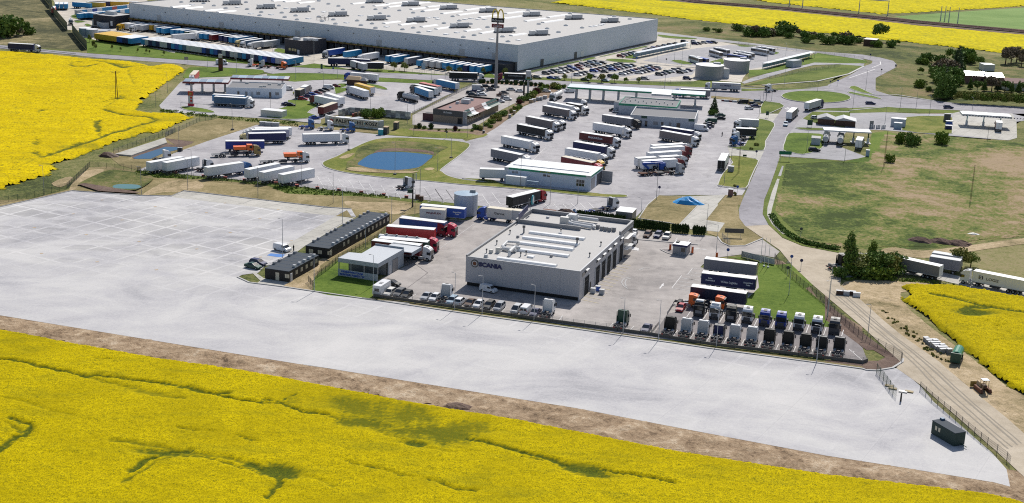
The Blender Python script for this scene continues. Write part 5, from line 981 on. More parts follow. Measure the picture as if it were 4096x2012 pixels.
part('sign_frame', None, lambda b: [b.cyl((x, 0, 0),(x, 0, 2.6), .06, 'grey', 5) for x in (0, L_*.5, L_)]+[b.cyl((L_+1.4+s*.4, 0, 4),(L_+1.4+s*1.3, s, -.1), .06, 'grey', 5) for s in (-1, 1)], sc, (a_.x, a_.y, ZS), an_)
def barrack(label, c, NL, NR, FR, z, n, win_front, hatches):
 o, an, lx, ly = frame3(c, NL, NR, FR, z); t = bthing('cabin_barrack', label, 'cabins', o, an)
 w = ly/n
 for i in range(n):
  mdl = part('cabin_module', ('cm', round(lx, 1), round(w, 2)), lambda b: b.box(0, lx, .03, w-.03, .15, z-.12, 'barrack_wall'), t, (0, i*w, 0))
  part('roof_panel', ('cr_', round(lx, 1), round(w, 2)), lambda b: (b.box(-.04, lx+.04, .0, w-.0, z-.12, z, 'barrack_roof'), b.box(0, lx, w-.05, w+.0, z+.003, z+.03, 'dusty_blue')), mdl)
  if i > 0:
   bpart('vent_box', mdl, -.4, .4, -.4, .4, z, z+.6, 'light_grey', .05, .05, (lx-.55, w*.45, 0))
   if i % 4 != 3: bpart('vent_box', mdl, -.4, .4, -.4, .4, z, z+.6, 'grey', .05, .05, (.5, w*.5, 0))
  if i not in (1, 2, 5) or n < 8:
   wd = part('window', 'cw', lambda b: b.box(0, .05, 0, 1.0, 0, 1.0, 'cream'), mdl, (lx+.003, w*.3, 1.05)); bpart('mullion', wd, .05, .08, .46, .54, 0, 1.0, 'black')
 for x in win_front:
  wd = part('window', 'cwf', lambda b: b.box(0, 1.2, -.05, 0, 0, 1.0, 'cream'), t, (x, .02, 1.0)); bpart('mullion', wd, .56, .64, -.08, -.05, 0, 1.0, 'black')
 return t, lx, ly
br1, l1, d1 = barrack('long row of black cabin modules with vents along the roof, beside the dry belt', 'E6', (860,640),(1155,678),(1893,238), 2.8, 15, (1.0, 3.6, 6.4), None)
br2, l2, d2 = barrack('short row of black cabin modules in front of the long one', 'E6', (345,925),(650,968),(1000,758), 2.8, 6, (5.6,), None)
bpart('door', br2, 0, 1.0, -.06, 0, .1, 2.1, 'cream', 0, 0, (3.0, .02, 0))
p = at('E6', 665, 1090); solo('portable_toilet', (lambda b: (b.box(-.5, .5, -.5, .5, 0, 2.0, 'light_grey', .05, .05), b)[1])(MB()), 'pale portable cabinet at the corner of the short black cabins', 'cabinet', (p.x, p.y, .03), br2.rotation_euler.z)
o, an, lx, ly = frame3('G8', (870,575),(1085,683),(1085,683), 2.6)
p0 = at('G8', 1060, 800); pa, pb = at('G8', 875, 690), at('G8', 1062, 800)
an = ang(pa, pb); L_ = (pb-pa).to_2d().length
ct = thing('cabin', 'single black cabin with tilted dark roof standing alone on the apron', 'cabin', (pa.x, pa.y, .03), an)
bpart('cabin_body', ct, 0, L_, 0, 2.5, .1, 2.6, 'cabin_green'); bpart('roof', ct, -.05, L_+.05, -.05, 2.55, 2.6, 2.72, 'barrack_roof')
for x in (1.0, 1.9): bpart('window', ct, x, x+.55, -.04, 0, 1.2, 2.0, 'cream')
bpart('roof_box', ct, .1, .8, 1.6, 2.3, 2.72, 3.1, 'dusty_blue'); bpart('tow_bar', ct, L_, L_+1.6, 1.6, 1.75, .3, .42, 'dark_green')
ZI = 4.6
o, an, lx, ly = frame3('H6', (160,505),(1280,668),(1912,242), ZI)
st = bthing('inspection_station', 'vehicle inspection station with pale roof, striped cladding and open front porch', 'building', o, an)
q1, q2, q3 = lc(st, 'H6', 480, 345, ZI), lc(st, 'H6', 820, 375, ZI), lc(st, 'H6', 1140, 180, ZI)
part('roof', None, lambda b: b.poly([(0, 0),(lx, 0),(lx, ly),(q3.x, ly),(q2.x, q2.y),(0, q1.y)], ZI-.16, ZI-.02, 'station_roof'), st)
part('fascia', None, lambda b: (b.box(-.03, lx+.03, -.1, 0, ZI-1.05, ZI+.06, 'station_clad'), b.box(lx, lx+.1, 0, ly, ZI-1.05, ZI+.06, 'station_clad'), b.box(-.1, -.03, 0, q1.y, ZI-1.05, ZI+.02, 'station_clad'), b.box(q3.x, lx-.01, ly-.08, ly+.05, ZI-.02, ZI+.45, 'station_clad')), st)
wy = ly*.36
part('front_wall', None, lambda b: b.box(-.03, lx, -.1, 0, 0, 1.75, 'station_clad'), st)
for x in (.05, lx*.31, lx*.64, lx-.25): bpart('column', st, 0, .22, 0, .22, 1.75, ZI-1.05, 'grey', 0, 0, (x, .02, 0))
part('wall', None, lambda b: (b.box(.1, lx-.4, wy, wy+.2, 0, ZI-.2, 'hangar_grey'), b.box(q3.x, q3.x+.2, wy+.2, ly, 0, ZI-.2, 'station_clad'), b.box(q3.x+.2, lx-.3, ly-.2, ly, 0, ZI-.2, 'station_clad')), st)
part('side_wall', None, lambda b: b.box(lx-.2, lx, wy+.5, ly, 0, ZI-1.05, 'station_clad'), st)
bpart('sliding_door', st, 0, .08, 0, 3.2, 0, 3.3, 'hangar_grey', 0, 0, (lx+.003, ly*.55, .05)); bpart('door_leaf', st, 0, .08, 0, 1.0, 0, 2.4, 'light_grey', 0, 0, (lx+.003, ly*.42, .05))
bpart('sign_board', st, .5, lx*.68, -.16, -.1, .2, 1.6, 'light_grey')
text('OKRĘGOWA STACJA', .62, 'royal', st, (lx*.36, -.19, 1.27),(math.pi/2, 0, 0), 'lettering', lx*.56, .015, bold=.045)
text('KONTROLI POJAZDÓW', .62, 'royal', st, (lx*.36, -.19, .55),(math.pi/2, 0, 0), 'lettering', lx*.62, .015, bold=.045)
e0, e1 = lc(st, 'H6', 1420, 150, 4.0), lc(st, 'H6', 2108, 205, 4.0)
part('rear_canopy', None, lambda b: (b.box(q3.x+2.0, lx+2.2, ly+.1, ly+6.2, 3.7, 3.9, 'station_roof'), b.box(lx+2.2, lx+2.3, ly+.1, ly+6.2, 3.0, 3.95, 'station_clad'), b.box(q3.x+2, lx+2.2, ly+6.2, ly+6.3, 3.0, 4.1, 'station_clad'), b.box(q3.x+2.2, q3.x+2.4, ly+.2, ly+6, 0, 3.7, 'hangar_grey')), st)
ZW = 4.9
o, an, lx, ly = frame3('E3', (665,668),(2030,812),(2190,662), ZW)
wa = bthing('wash_hall', 'white wash hall with shallow white roof and green fascia', 'building', o, an)
part('wall', None, lambda b: b.box(0, lx, 0, .2, 0, ZW-.05, 'wall_blue_white'), wa); part('wall', None, lambda b: (b.box(lx-.2, lx, .2, ly, 0, ZW-.05, 'wall_blue_white'), b.box(0, .2, .2, ly, 0, ZW-.05, 'wall_blue_white'), b.box(.2, lx-.2, ly-.2, ly, 0, ZW-.05, 'wall_blue_white')), wa)
n = 14
for i in range(n): bpart('roof_panel', wa, 0, lx/n-.03, .1, ly-.1, 0, .1, 'wash_roof', 0, 0, (i*lx/n, 0, ZW-.05))
part('skylight', None, lambda b: b.box(lx*.05, lx*.94, ly*.28, ly*.42, ZW+.06, ZW+.3, 'roof_white', .1, .2), wa)
part('fascia', None, lambda b: (b.box(lx*.05, lx*.945, -.12, 0, ZW-.55, ZW+.1, 'bright_green'), b.box(0, lx*.05, -.1, 0, ZW-.5, ZW+.08, 'light_grey'), b.box(lx*.945, lx+.1, -.1, 0, ZW-.5, ZW+.08, 'light_grey'), b.box(lx, lx+.1, 0, ly, ZW-.5, ZW+.1, 'bright_green')), wa)
text('BP TRUCK WASH', .5, 'yellow', wa, (lx*.48, -.15, ZW-.23),(math.pi/2, 0, 0), 'lettering', 3.6, .01)
wz = 1.2
for i in range(3):
 for j in range(2): bpart('window_pane', wa, 0, .82, -.04, 0, 0, .98, 'dark_glass', 0, 0, (lc(wa, 'E3', 1770, 985, 1.2).x+i*.93, 0, 1.25+j*1.1))
bpart('window_frame', wa, lc(wa, 'E3', 1770, 985, 1.2).x-.1, lc(wa, 'E3', 1770, 985, 1.2).x+2.9, -.02, -.001, 1.15, 3.5, 'white')
for x in (lx*.09, lx*.13): bpart('window', wa, x, x+.9, -.04, 0, ZW-1.7, ZW-1.0, 'grey')
for x in (lx*.455, lx*.5): bpart('window', wa, x, x+1.0, -.04, 0, ZW-1.7, ZW-1.0, 'dark_glass')
bpart('gate', wa, lx+.003, lx+.08, .6, ly*.35, 0, 3.9, 'panel_grey'); bpart('gate', wa, lx+.003, lx+.08, ly*.5, ly*.92, 0, 3.9, 'dark_grey')
bpart('gate_leaf', wa, lx+.1, lx+3.6, ly*.93, ly*.95, .1, 3.9, 'panel_grey')
def sheet_box(name, label, cat, c, NL, NR, FR, z, wall, roof, depth=None):
 o, an, lx, ly = frame3(c, NL, NR, FR, z); ly = depth or ly
 t = bthing(name, label, cat, o, an); bpart('body', t, 0, lx, 0, ly, 0, z-.08, wall); bpart('roof', t, -.08, lx+.08, -.08, ly+.08, z-.08, z+.04, roof); return t, lx, ly
sheet_box('storage_shed', 'white lean-to shed beside the wall of the wash hall', 'shed', 'E3', (685,800),(1000,835),(1045,800), 2.9, 'wall_white', 'roof_white')
rk = at('E3', 1020, 975); t = thing('steel_rack', 'empty blue-grey steel rack beside the white lean-to shed', 'rack', (rk.x, rk.y, .03), wa.rotation_euler.z)
for x in (0, 1.3, 2.6, 3.9): part('post', 'rkp', lambda b: b.box(-.05, .05, -.05, .05, 0, 2.1, 'mailbox'), t, (x, 0, 0))
for z in (.2, .9, 2.0): bpart('shelf', t, 0, 3.95, -.6, .05, z, z+.12, 'mailbox')
sheet_box('storage_container', 'grey box store with white roof behind the thuja hedge', 'store', 'H2', (1955,415),(2380,460),(2460,340), 2.9, 'hangar_grey', 'roof_white')
gt, lx, ly = sheet_box('gate_house', 'small grey gate house with white roof and navy band on the yard island', 'gatehouse', 'G2', (640,520),(825,545),(845,495), 2.9, 'tank_wall', 'roof_white')
part('roof_band', None, lambda b: (b.box(-.14, lx+.14, -.16, -.08, 2.4, 2.95, 'navy'), b.box(lx+.08, lx+.16, -.08, ly, 2.4, 2.95, 'navy')), gt); bpart('window', gt, lx*.6, lx*.9, -.05, 0, 1.0, 2.1, 'dark_glass'); bpart('roof_hatch', gt, .3, 1.2, ly*.4, ly*.8, 2.95, 3.2, 'black')
island('gate_island', TR('G2', (470,597),(560,640),(640,665),(820,675),(915,640),(900,625),(640,600),(560,590)), 'dark_paving', 1)
def tank(label, c, x, y, r, h, wall='silo_wall', roof='roof_white', lad=True):
 p = at(c, x, y); t = thing('water_tank', label, 'tank', (p.x, p.y, .02))
 part('shell', None, lambda b: b.cyl((0, 0, 0),(0, 0, h), r, wall, 40, caps=False), t, smooth=False)
 part('roof', None, lambda b: b.cyl((0, 0, h),(0, 0, h+.25), r+.06, roof, 40, r*.2), t)
 if lad: part('ladder', None, lambda b: (b.box(-.3, -.24, -.1, 0, 0, h+1, 'steel'), b.box(.24, .3, -.1, 0, 0, h+1, 'steel')), t, (r*.62, -r*.8, 0)); bpart('roof_hatch', t, r*.3, r*.8, r*.1, r*.6, h+.05, h+.9, 'steel', .1, .1)
 return t
tank('round grey water tank with bluish roof behind the parked trailers', 'E7', 948, 455, 3.55, 6.4, 'silo_wall', 'mailbox')
tank('left of the two big round tanks by the car park', 'C5', 130, 1120, 7.2, 6.6, 'tank_wall')
tank('right of the two big round tanks, behind the pump house', 'C5', 520, 1035, 6.8, 6.4, 'tank_wall')
sheet_box('pump_house', 'grey pump house between the two big round tanks', 'building', 'C5', (345,1000),(430,1000),(585,960), 4.8, 'silo_wall', 'roof_grey')
tank('left of two small grey tanks on the lawn by the warehouse fence', 'C1', 1232, 510, 3.3, 4.2, 'silo_wall', 'roof_white', False)
tank('right of two small grey tanks on the lawn by the warehouse fence', 'C1', 1338, 528, 3.3, 4.2, 'silo_wall', 'roof_white', False)
sheet_box('pump_house', 'low grey hut behind the two small tanks', 'building', 'C1', (1408,445),(1530,450),(1545,425), 2.6, 'silo_wall', 'silo_wall')
ZB = 5.0
o, an, lx, ly = frame3('D4', (352,790),(905,845),(1350,610), ZB)
mc = bthing('burger_restaurant', 'brown burger restaurant with black sign band and green and white slanted roof panels', 'restaurant', o, an)
part('wall', None, lambda b: (b.box(0, lx, 0, .25, 0, 2.9, 'render_tan'), b.box(lx-.25, lx, .25, ly, 0, 2.9, 'render_tan')), mc); part('wall', None, lambda b: (b.box(0, .25, .25, ly, 0, ZB-.4, 'burger_red'), b.box(.25, lx-.25, ly-.25, ly, 0, ZB-.4, 'burger_red')), mc)
part('sign_band', None, lambda b: (b.box(-.1, lx-1.3, -.15, .1, 2.9, ZB+.3, 'dark_grey'), b.box(-.1, .1, .1, ly, ZB-.9, ZB+.25, 'black'), b.box(.1, lx, ly-.2, ly+.05, ZB-.9, ZB+.25, 'black')), mc)
bpart('corner_pier', mc, lx-1.3, lx+.15, -.2, .9, 0, ZB+.2, 'panel_grey')
part('roof', None, lambda b: b.box(.25, lx-.3, .25, ly-.25, ZB-.5, ZB-.35, 'burger_roof'), mc)
text("McDonald's", 1.0, 'white', mc, (lx*.45, -.18, ZB-.75),(math.pi/2, 0, 0), 'lettering', 3.7, .02, bold=.02)
n = 7; cols = ['grey', 'roof_white', 'burger_roof', 'roof_white', 'grey', 'grey', 'grey']; wd = [.16, .12, .2, .12, .14, .13, .13]; yy = .9;
for i in range(6):
 w_ = (ly-1)*[.14, .13, .25, .13, .17, .18][i]; k = ['dark_green', 'roof_white', 'burger_roof', 'roof_white', 'dark_green', 'dark_green'][i]
 part('roof_blade', None, lambda b: b.prism([(-1.2, ZB-.4),(.1, ZB-1.4),(1.5, ZB-1.7),(1.5, ZB-1.6),(.15, ZB-1.25),(-1.1, ZB+.5),(-1.25, ZB+.5)], 0, w_-.05, k), mc, (lx, yy, 0)); yy += w_
for y in (1.5, 4, 6.3, 9, 11.5, 14.5):
 if y < ly-2: bpart('window', mc, 0, .05, 0, 1.5, .6, 2.5, 'dark_glass', 0, 0, (lx+.003, y, 0))
bpart('door', mc, lx-3.6, lx-1.8, -.06, 0, 0, 2.4, 'black'); bpart('annex', mc, -4.6, -.15, .6, 4.5, 0, 2.8, 'black'); bpart('annex_wall', mc, -4.8, -.15, .3, .6, 0, 3.0, 'burger_red')
for q, s in (((900,690),(1.9, 1.2, 1.7)),((760,700),(.7, .7, 1.1)),((950,640),(2.2, .7, 1.0)),((640,765),(.5, .4, .6))):
 p = lc(mc, 'D4', *q, ZB-.4); bpart('roof_unit', mc, -s[0], s[0], -s[1], s[1], 0, s[2], 'duct', .1, .1, (p.x, p.y, ZB-.36))
p = at('P', 1983, 352); ps = thing('pole_sign', 'very tall steel pole sign with yellow arches above a black and a red board', 'sign', (p.x, p.y, 0), R(-14))
part('pole', None, lambda b: b.cyl((0, 0, 0),(0, 0, 31), .85, 'grey', 14, .4), ps)
bpart('sign_board', ps, -3.0, 3.0, -.4, .4, 30.6, 32.6, 'black'); bpart('sign_board', ps, -2.8, 2.8, -.4, .4, 28.2, 29.9, 'dark_red')
text("McDonald's", 1.3, 'white', ps, (0, -.43, 31.5),(math.pi/2, 0, 0), 'lettering', 5.2, .02); text('Coca-Cola', 1.3, 'white', ps, (0, -.43, 29.0),(math.pi/2, 0, 0), 'lettering', 4, .02, shear=.3)
def arch(b):
 for s in (-1, 1):
  P = [(s*1.32+1.3*math.cos(t_)*1.0, 0, 32.6+4.0*math.sin(t_)**.8) for t_ in [math.pi*i/10 for i in range(11)]]
  for i in range(10): b.cyl(P[i], P[i+1], .33, 'arch_yellow', 6)
part('arch_letter', None, arch, ps)
p = at('D4', 1943, 592); t = thing('pole_sign', 'grey pole with green and white round headed fuel sign beside the shrubs', 'sign', (p.x, p.y, 0))
part('pole', None, lambda b: b.cyl((0, 0, 0),(0, 0, 9.5), .45, 'panel_grey', 10), t); part('sign_head', None, lambda b: (b.cyl((0, 0, 8.8),(0, 0, 12.2), 1.25, 'light_grey', 16), b.cyl((0, 0, 8.3),(0, 0, 8.8), 1.35, 'bright_green', 16), b.box(-.8, .9, -1.35, -1.2, 8.6, 9.6, 'olive')), t)
def canopy(name, label, c, NL, NR, FR, z, fascia, cols, roof='canopy_roof', depth=None, fh=.75, colm='light_grey', cw=.35, rows=(.3, .7), fcol2=None):
 o, an, lx, ly = frame3(c, NL, NR, FR, z); ly = depth or ly; t = bthing(name, label, 'canopy', o, an)
 part('roof', None, lambda b: b.box(.1, lx-.1, .1, ly-.1, z-.25, z-.06, roof), t)
 part('fascia', None, lambda b: (b.box(0, lx, 0, .1, z-fh, z, fascia), b.box(0, .1, .1, ly-.1, z-fh, z, fascia), b.box(lx-.1, lx, .1, ly-.1, z-fh, z, fascia), b.box(0, lx, ly-.1, ly, z-fh, z, fascia)), t)
 for u in cols:
  for v in rows: bpart('column', t, -cw, cw, -cw, cw, 0, z-.25, colm, 0, 0, (lx*u, ly*v, 0))
  bpart('fuel_pump', t, -.5, .5, -.35, .35, .05, 1.9, 'white', .05, .05, (lx*u, ly*(rows[0]+rows[-1])/2, 0)); bpart('pump_island', t, -1.0, 1.0, -ly*.35, ly*.35, 0, .15, 'kerb', 0, 0, (lx*u, ly*.5, 0))
 return t, lx, ly
cg, lx, ly = canopy('station_canopy', 'very long pale canopy with green fascia over the truck fuel lanes', 'D5', (430,172),(2425,292),(2500,250), 6.0, 'bright_green', (.06, .16, .26, .37, .5, .78, .93), depth=11)
part('barrel_roof', None, lambda b: (b.add([(x, y, 6.0+1.1*math.sin(math.pi*(i+.0)/8)) for x in (lx*.62, lx*.76) for i, y in enumerate([-5.0+i*1.3 for i in range(9)])], [(i, i+1, 9+i+1, 9+i) for i in range(8)], 'roof_white'), b.box(lx*.62, lx*.76, -5.1, -5.0, 5.2, 6.0, 'light_grey')), cg)
bA, la, da = block('petrol_shop', 'flat roofed fuel station shop with green roof edge', 'shop', 'D5', (1178,410),(2010,468),(2122,372), 4.4, 'silo_wall', 'bitumen', 'bright_green')
part('sign_band', None, lambda b: (b.box(0, la, -.12, -.06, 3.6, 4.5, 'bright_green'), b.box(la+.06, la+.12, 0, da, 3.6, 4.5, 'bright_green')), bA)
for i in range(12): bpart('roof_cowl', bA, -.2, .2, -.2, .2, 4.1, 4.8, 'offwhite', 0, 0, (2+i*la/13.5, da*(.3+.4*((i*7) % 5)/5), 0))
bB, lb, db = block('service_building', 'long low grey service building with dark shop fronts', 'building', 'D5', (1345,575),(2280,638),(2392,515), 4.4, 'silo_wall', 'bitumen', 'light_grey', sink=.7)
for i, u in enumerate((.13, .23, .36, .48, .6, .72)): bpart('shop_front', bB, 0, (1.3, 1.0, 1.9, 1.0, 1.0, 1.5)[i], -.06, 0, (0, 0, .9, 1.0, 0, .2)[i], 2.3, ('black', 'dark_glass', 'grey', 'dark_glass', 'grey', 'dark_glass')[i], 0, 0, (lb*u, 0, 0))
for u in (.17, .9): bpart('sign_board', bB, lb*u, lb*u+2.3, -.12, -.06, 3.3, 4.3, 'dark_green')
sheet_box('link_block', 'narrow grey wing at the left end of the fuel shop', 'building', 'D5', (1105,392),(1180,400),(1290,310), 4.2, 'silo_wall', 'bitumen')
canopy('station_canopy', 'left red edged canopy with solar panels on its roof', 'D2', (545,325),(1320,340),(1348,285), 5.2, 'dark_red', (.16, .4, .65, .9), roof='light_grey', cw=.22, depth=10)
canopy('station_canopy', 'right red edged canopy with solar panels behind the shop', 'D2', (1352,258),(2335,282),(2350,225), 5.2, 'dark_red', (.16, .88), roof='light_grey', cw=.22, depth=9)
for lab, c, a0, a1, n_ in (('A', 'D2', (600,272),(1345,290), 7),('B', 'D2', (1390,210),(2345,230), 9)): pass
for cn in [o_ for o_ in COL.objects if str(o_.get('label', '')).startswith(('left red', 'right red'))]:
 L_ = max(v[0] for v in [list(x) for ch in cn.children if ch.name.startswith('roof') for x in [vv.co for vv in ch.data.vertices]])
 for i in range(int(L_/3.4)): bpart('solar_panel', cn, .2, 3.3, .6, 8.2, 0, .1, 'panel_solar' if i % 2 == 0 else 'mailbox', 0, 0, (i*3.4, 0, 5.16))
bS, ls, ds = block('petrol_shop', 'white single-storey petrol station shop with grey roof', 'shop', 'D2', (1283,420),(2225,445),(2275,345), 4.0, 'wall_white', 'bitumen', 'light_grey')
for u, w_, z0, m_ in ((.2, .9, 0, 'dark_glass'),(.34, 1.0, 0, 'grey'),(.44, 1.0, 0, 'light_grey'),(.54, 1.6, 1.1, 'grey'),(.77, .9, 0, 'dark_glass'),(.88, 1.6, 1.1, 'grey')): bpart('shop_front', bS, 0, w_, -.05, 0, z0, 2.4, m_, 0, 0, (ls*u, 0, 0))
for u, v in ((.3, .8),(.72, .7),(.9, .7),(.6, .3),(.66, .35)): bpart('roof_unit', bS, -.8, .8, -.4, .4, 3.7, 4.4, 'offwhite', .1, .1, (ls*u, ds*v, 0))
p = at('D2', 690, 735); t = thing('price_pylon', 'tall red and white petrol price pylon on the small traffic island', 'sign', (p.x, p.y, .1), R(-12))
bpart('pylon_body', t, -1.05, 1.05, -.25, .25, 0, 6.0, 'light_grey'); bpart('sign_head', t, -1.1, 1.1, -.3, .3, 4.3, 6.1, 'red'); bpart('sign_foot', t, -1.2, 1.4, -.35, .35, 0, 1.0, 'crimson')
for z in (3.1, 1.8): bpart('price_display', t, -.1, .8, -.3, -.25, z, z+.8, 'lamp_red')
bpart('emblem', t, -.6, .6, -.35, -.3, 4.7, 5.6, 'gold')
p = at('P', 883, 283); t = thing('price_pylon', 'dark red pylon sign on the lawn beside the main road', 'sign', (p.x, p.y, .1), R(-12)); bpart('pylon_body', t, -1.1, 1.1, -.3, .3, 0, 7.4, 'brown'); bpart('sign_head', t, -.9, .9, -.36, .36, 6.2, 8.0, 'light_grey'); bpart('sign_plate', t, -.8, .8, -.36, -.3, 1.2, 3.0, 'dark_red')
sheet_box('storage_shed', 'long pale shed with white gable roof on the petrol station corner', 'shed', 'D2', (1865,795),(2225,830),(2285,800), 2.6, 'offwhite', 'roof_white')
wl = [at('H1', 20, 330), at('H1', 240, 385), at('H1', 760, 437), at('H1', 1380, 500), at('H1', 1500, 480)]
def block_wall(label, pts, h, cols, caps=True, rows=3, bl=2.2):
 t = thing('block_wall', label, 'wall', (pts[0].x, pts[0].y, .03)); k = 0
 for a, b_ in zip(pts[:-1], pts[1:]):
  L = (b_-a).to_2d().length; n = max(1, round(L/bl)); g = L/n; an = ang(a, b_)
  for r_ in range(rows):
   for i in range(n):
    q = a.lerp(b_, i/n)-pts[0]; m_ = cols[(k*5+r_*3+i) % len(cols)]; k += 1
    bpart('block', t, .02, round(g-.02, 2), -.4, .4, .02, round(h/rows-.02, 2), m_, .03, .03, (q.x, q.y, r_*h/rows), an)
 return t
bw = block_wall('front wall of stacked concrete blocks carrying a big painted pallet sign', wl, 3.3, ['offwhite', 'light_grey', 'roof_white', 'cream'])
L_ = (wl[3]-wl[1]).to_2d().length; an_ = ang(wl[1], wl[3]); q = wl[1]-wl[0]
bn = part('banner', None, lambda b: b.box(0, L_, -.5, -.42, .6, 3.0, 'cream'), bw, (q.x, q.y, 0), an_)
text('PALETY', 1.9, 'black', bn, (L_*.24, -.52, 1.85),(math.pi/2, 0, 0), 'lettering', L_*.40, .02, bold=.05); text('H1', 1.9, 'black', bn, (L_*.60, -.52, 1.85),(math.pi/2, 0, 0), 'lettering', L_*.12, .02, bold=.05); text('KOSZ', 1.9, 'black', bn, (L_*.85, -.52, 1.85),(math.pi/2, 0, 0), 'lettering', L_*.27, .02, bold=.05)
for u in (.5, .7): part('dot', None, lambda b: b.cyl((0, -.5, 1.8),(0, -.54, 1.8), .28, 'teal', 12), bn, (L_*u, 0, 0))
part('emblem', None, lambda b: b.cyl((0, -.5, 1.8),(0, -.54, 1.8), .7, 'coral', 14), bn, (-1.0, 0, 0))
block_wall('rear wall of stacked mottled stone blocks around the pallet yard', [at('H1', 360, 180), at('H1', 640, 110), at('H1', 1450, 165), at('H1', 2200, 235)], 3.0, ['grey', 'light_grey', 'trailer_grey', 'offwhite', 'panel_grey'])
p = at('H1', 1060, 150);
def pallet_stack(label, c, x, y, n, m_='wood', an=0):
 p = at(c, x, y); t = thing('pallet_stack', label, 'pallets', (p.x, p.y, .05), an)
 for i in range(n): part('pallet', ('pal', m_), lambda b: (b.box(0, 1.2, 0, .8, .1, .14, m_), b.box(0, .1, 0, .8, 0, .1, m_), b.box(.55, .65, 0, .8, 0, .1, m_), b.box(1.1, 1.2, 0, .8, 0, .1, m_)), t, (0, 0, i*.15))
 return t
for i, (x, y, n_, m_) in enumerate(((760,190,12,'wood'),(860,190,14,'tan'),(960,200,10,'wood'),(700,190,9,'coral'))): pallet_stack(['tall wooden pallet stack behind the front block wall, left part', 'tallest pale pallet stack in the block walled yard', 'wooden pallet stack next to the dark bush in the yard', 'short reddish pallet stack at the left in the yard'][i], 'H1', x, y, n_, m_, .2)
for i, (NL, NR, FR, z, w_, r_) in enumerate((((250,195),(620,215),(600,172), 2.4, 'brown', 'roof_white'),((640,245),(990,205),(1000,190), 2.6, 'wall_white', 'silver'))): sheet_box('site_hut', ['low brown hut with white roof inside the block walled yard', 'white hut with silver roof inside the block walled yard'][i], 'hut', 'H1', NL, NR, FR, z, w_, r_, 3)
for i, q in enumerate(((1760,320),(1500,440))): sheet_box('kiosk', ['tan roofed kiosk on the wall corner near the restaurant', 'tan roofed kiosk beside the green container'][i], 'kiosk', 'H1', q, (q[0]+100, q[1]+8),(q[0]+180, q[1]-28), 2.8, 'dark_grey', 'tan', 2.6)
sheet_box('waste_container', 'pale green box container in front of the banner wall', 'container', 'H1', (1368,500),(1490,505),(1500,480), 2.2, 'teal', 'roof_white', 1.6)
p = at('D3', 1000, 375); t = thing('wooden_hut', 'brown timber hut with pale sloping roof behind the yellow trailer', 'hut', (p.x, p.y, .05), R(-12))
bpart('body', t, 0, 6, 0, 4, 0, 2.6, 'brown'); part('roof', None, lambda b: b.prism([(-.5, 2.5),(6.6, 2.5),(6.0, 3.9),(.1, 3.9)], -.6, 4.6, 'tan', [0, 0, 1.9, 1.9]), t); bpart('porch', t, 6.05, 9, .3, 3, 0, 2.2, 'brown'); part('porch_roof', None, lambda b: b.prism([(6.1, 2.3),(9.6, 2.3),(8.6, 3.4),(7, 3.4)], -.3, 3.6, 'grey', [0, 0, 1.4, 1.4]), t)
def shelter(label, c, a, b_, w=3.2, h=3.2, n=14):
 A, B = at(c, *a, h).to_2d(), at(c, *b_, h).to_2d(); L = (B-A).length; t = thing('walkway_shelter', label, 'shelter', (A.x, A.y, .05), ang(A, B))
 part('roof', None, lambda b: b.box(0, L, 0, w, h-.15, h, 'canopy_roof'), t)
 for i in range(n+1):
  for y in (.15, w-.15): part('post', ('shp', h), lambda b: b.box(-.06, .06, -.06, .06, 0, h-.15, 'teal'), t, (i*L/n, y, 0))
 for i in range(n): bpart('glass_pane', t, .1, round(L/n-.1, 2), -.02, .02, .4, 2.2, 'mailbox', 0, 0, (i*L/n, w-.15, 0))
 return t
shelter('long glazed walkway shelter beside the warehouse car rows', 'C4', (1640,765),(2400,610)); shelter('long glazed walkway shelter at the far edge of the bus park', 'C5', (985,915),(1668,752))
sheet_box('guard_hut', 'grey guard hut in the middle of the bus park shelter', 'hut', 'C5', (1245,870),(1350,885),(1420,860), 3.6, 'silo_wall', 'silver')
canopy('station_canopy', 'white canopy with blue striped fascia over the far right pumps', 'D7', (1637,560),(2355,605),(2360,560), 5.4, 'white', (.14, .48, .82), roof='roof_white', cw=.2, depth=8, rows=(.5,), colm='teal', fh=.9)
for cn in [o_ for o_ in COL.objects if str(o_.get('label', '')).startswith('white canopy with blue')]:
 for i in range(22): part('stripe', 'stp', lambda b: b.prism([(0, 4.55),(.5, 4.55),(.9, 5.0),(.4, 5.0)], -.04, -.003, 'navy'), cn, (i*1.22+.3, 0, 0))
canopy('station_canopy', 'low white canopy over the tanker lorries by the south road', 'P', (3297,520),(3487,530),(3490,510), 5.0, 'white', (.06, .36, .66, .97), roof='roof_white', cw=.2, depth=7, rows=(.5,), colm='dark_green', fh=.5)
p = at('D6', 2060, 715); t = thing('barn', 'pair of dark weathered sheds with shallow gable roofs', 'shed', (p.x, p.y, .05), R(-12))
bpart('wall', t, 0, 7, 0, 7, 0, 2.6, 'brown'); part('roof', None, lambda b: b.prism([(-.4, 2.5),(7.2, 2.5),(3.4, 3.8)], -.5, 8, 'panel_grey'), t); bpart('wall', t, 7.3, 15.5, 0, 7, 0, 2.4, 'brown'); part('roof', None, lambda b: b.prism([(7.2, 2.4),(15.9, 2.4),(10.5, 3.6)], -.5, 8, 'light_grey'), t)
sheet_box('kiosk', 'grey pay kiosk with white flat roof by the gas tanks', 'kiosk', 'D7', (612,625),(820,645),(825,600), 3.4, 'silo_wall', 'roof_white', 3)
sheet_box('kiosk', 'small blue-grey cabin in front of the pay kiosk', 'kiosk', 'D7', (655,690),(765,700),(770,660), 2.6, 'mailbox', 'roof_white', 2)
sheet_box('kiosk', 'pale flat roofed cabin on the grass beside the tanker canopy', 'kiosk', 'D6', (1975,910),(2105,920),(2110,890), 2.8, 'silo_wall', 'roof_grey', 5)
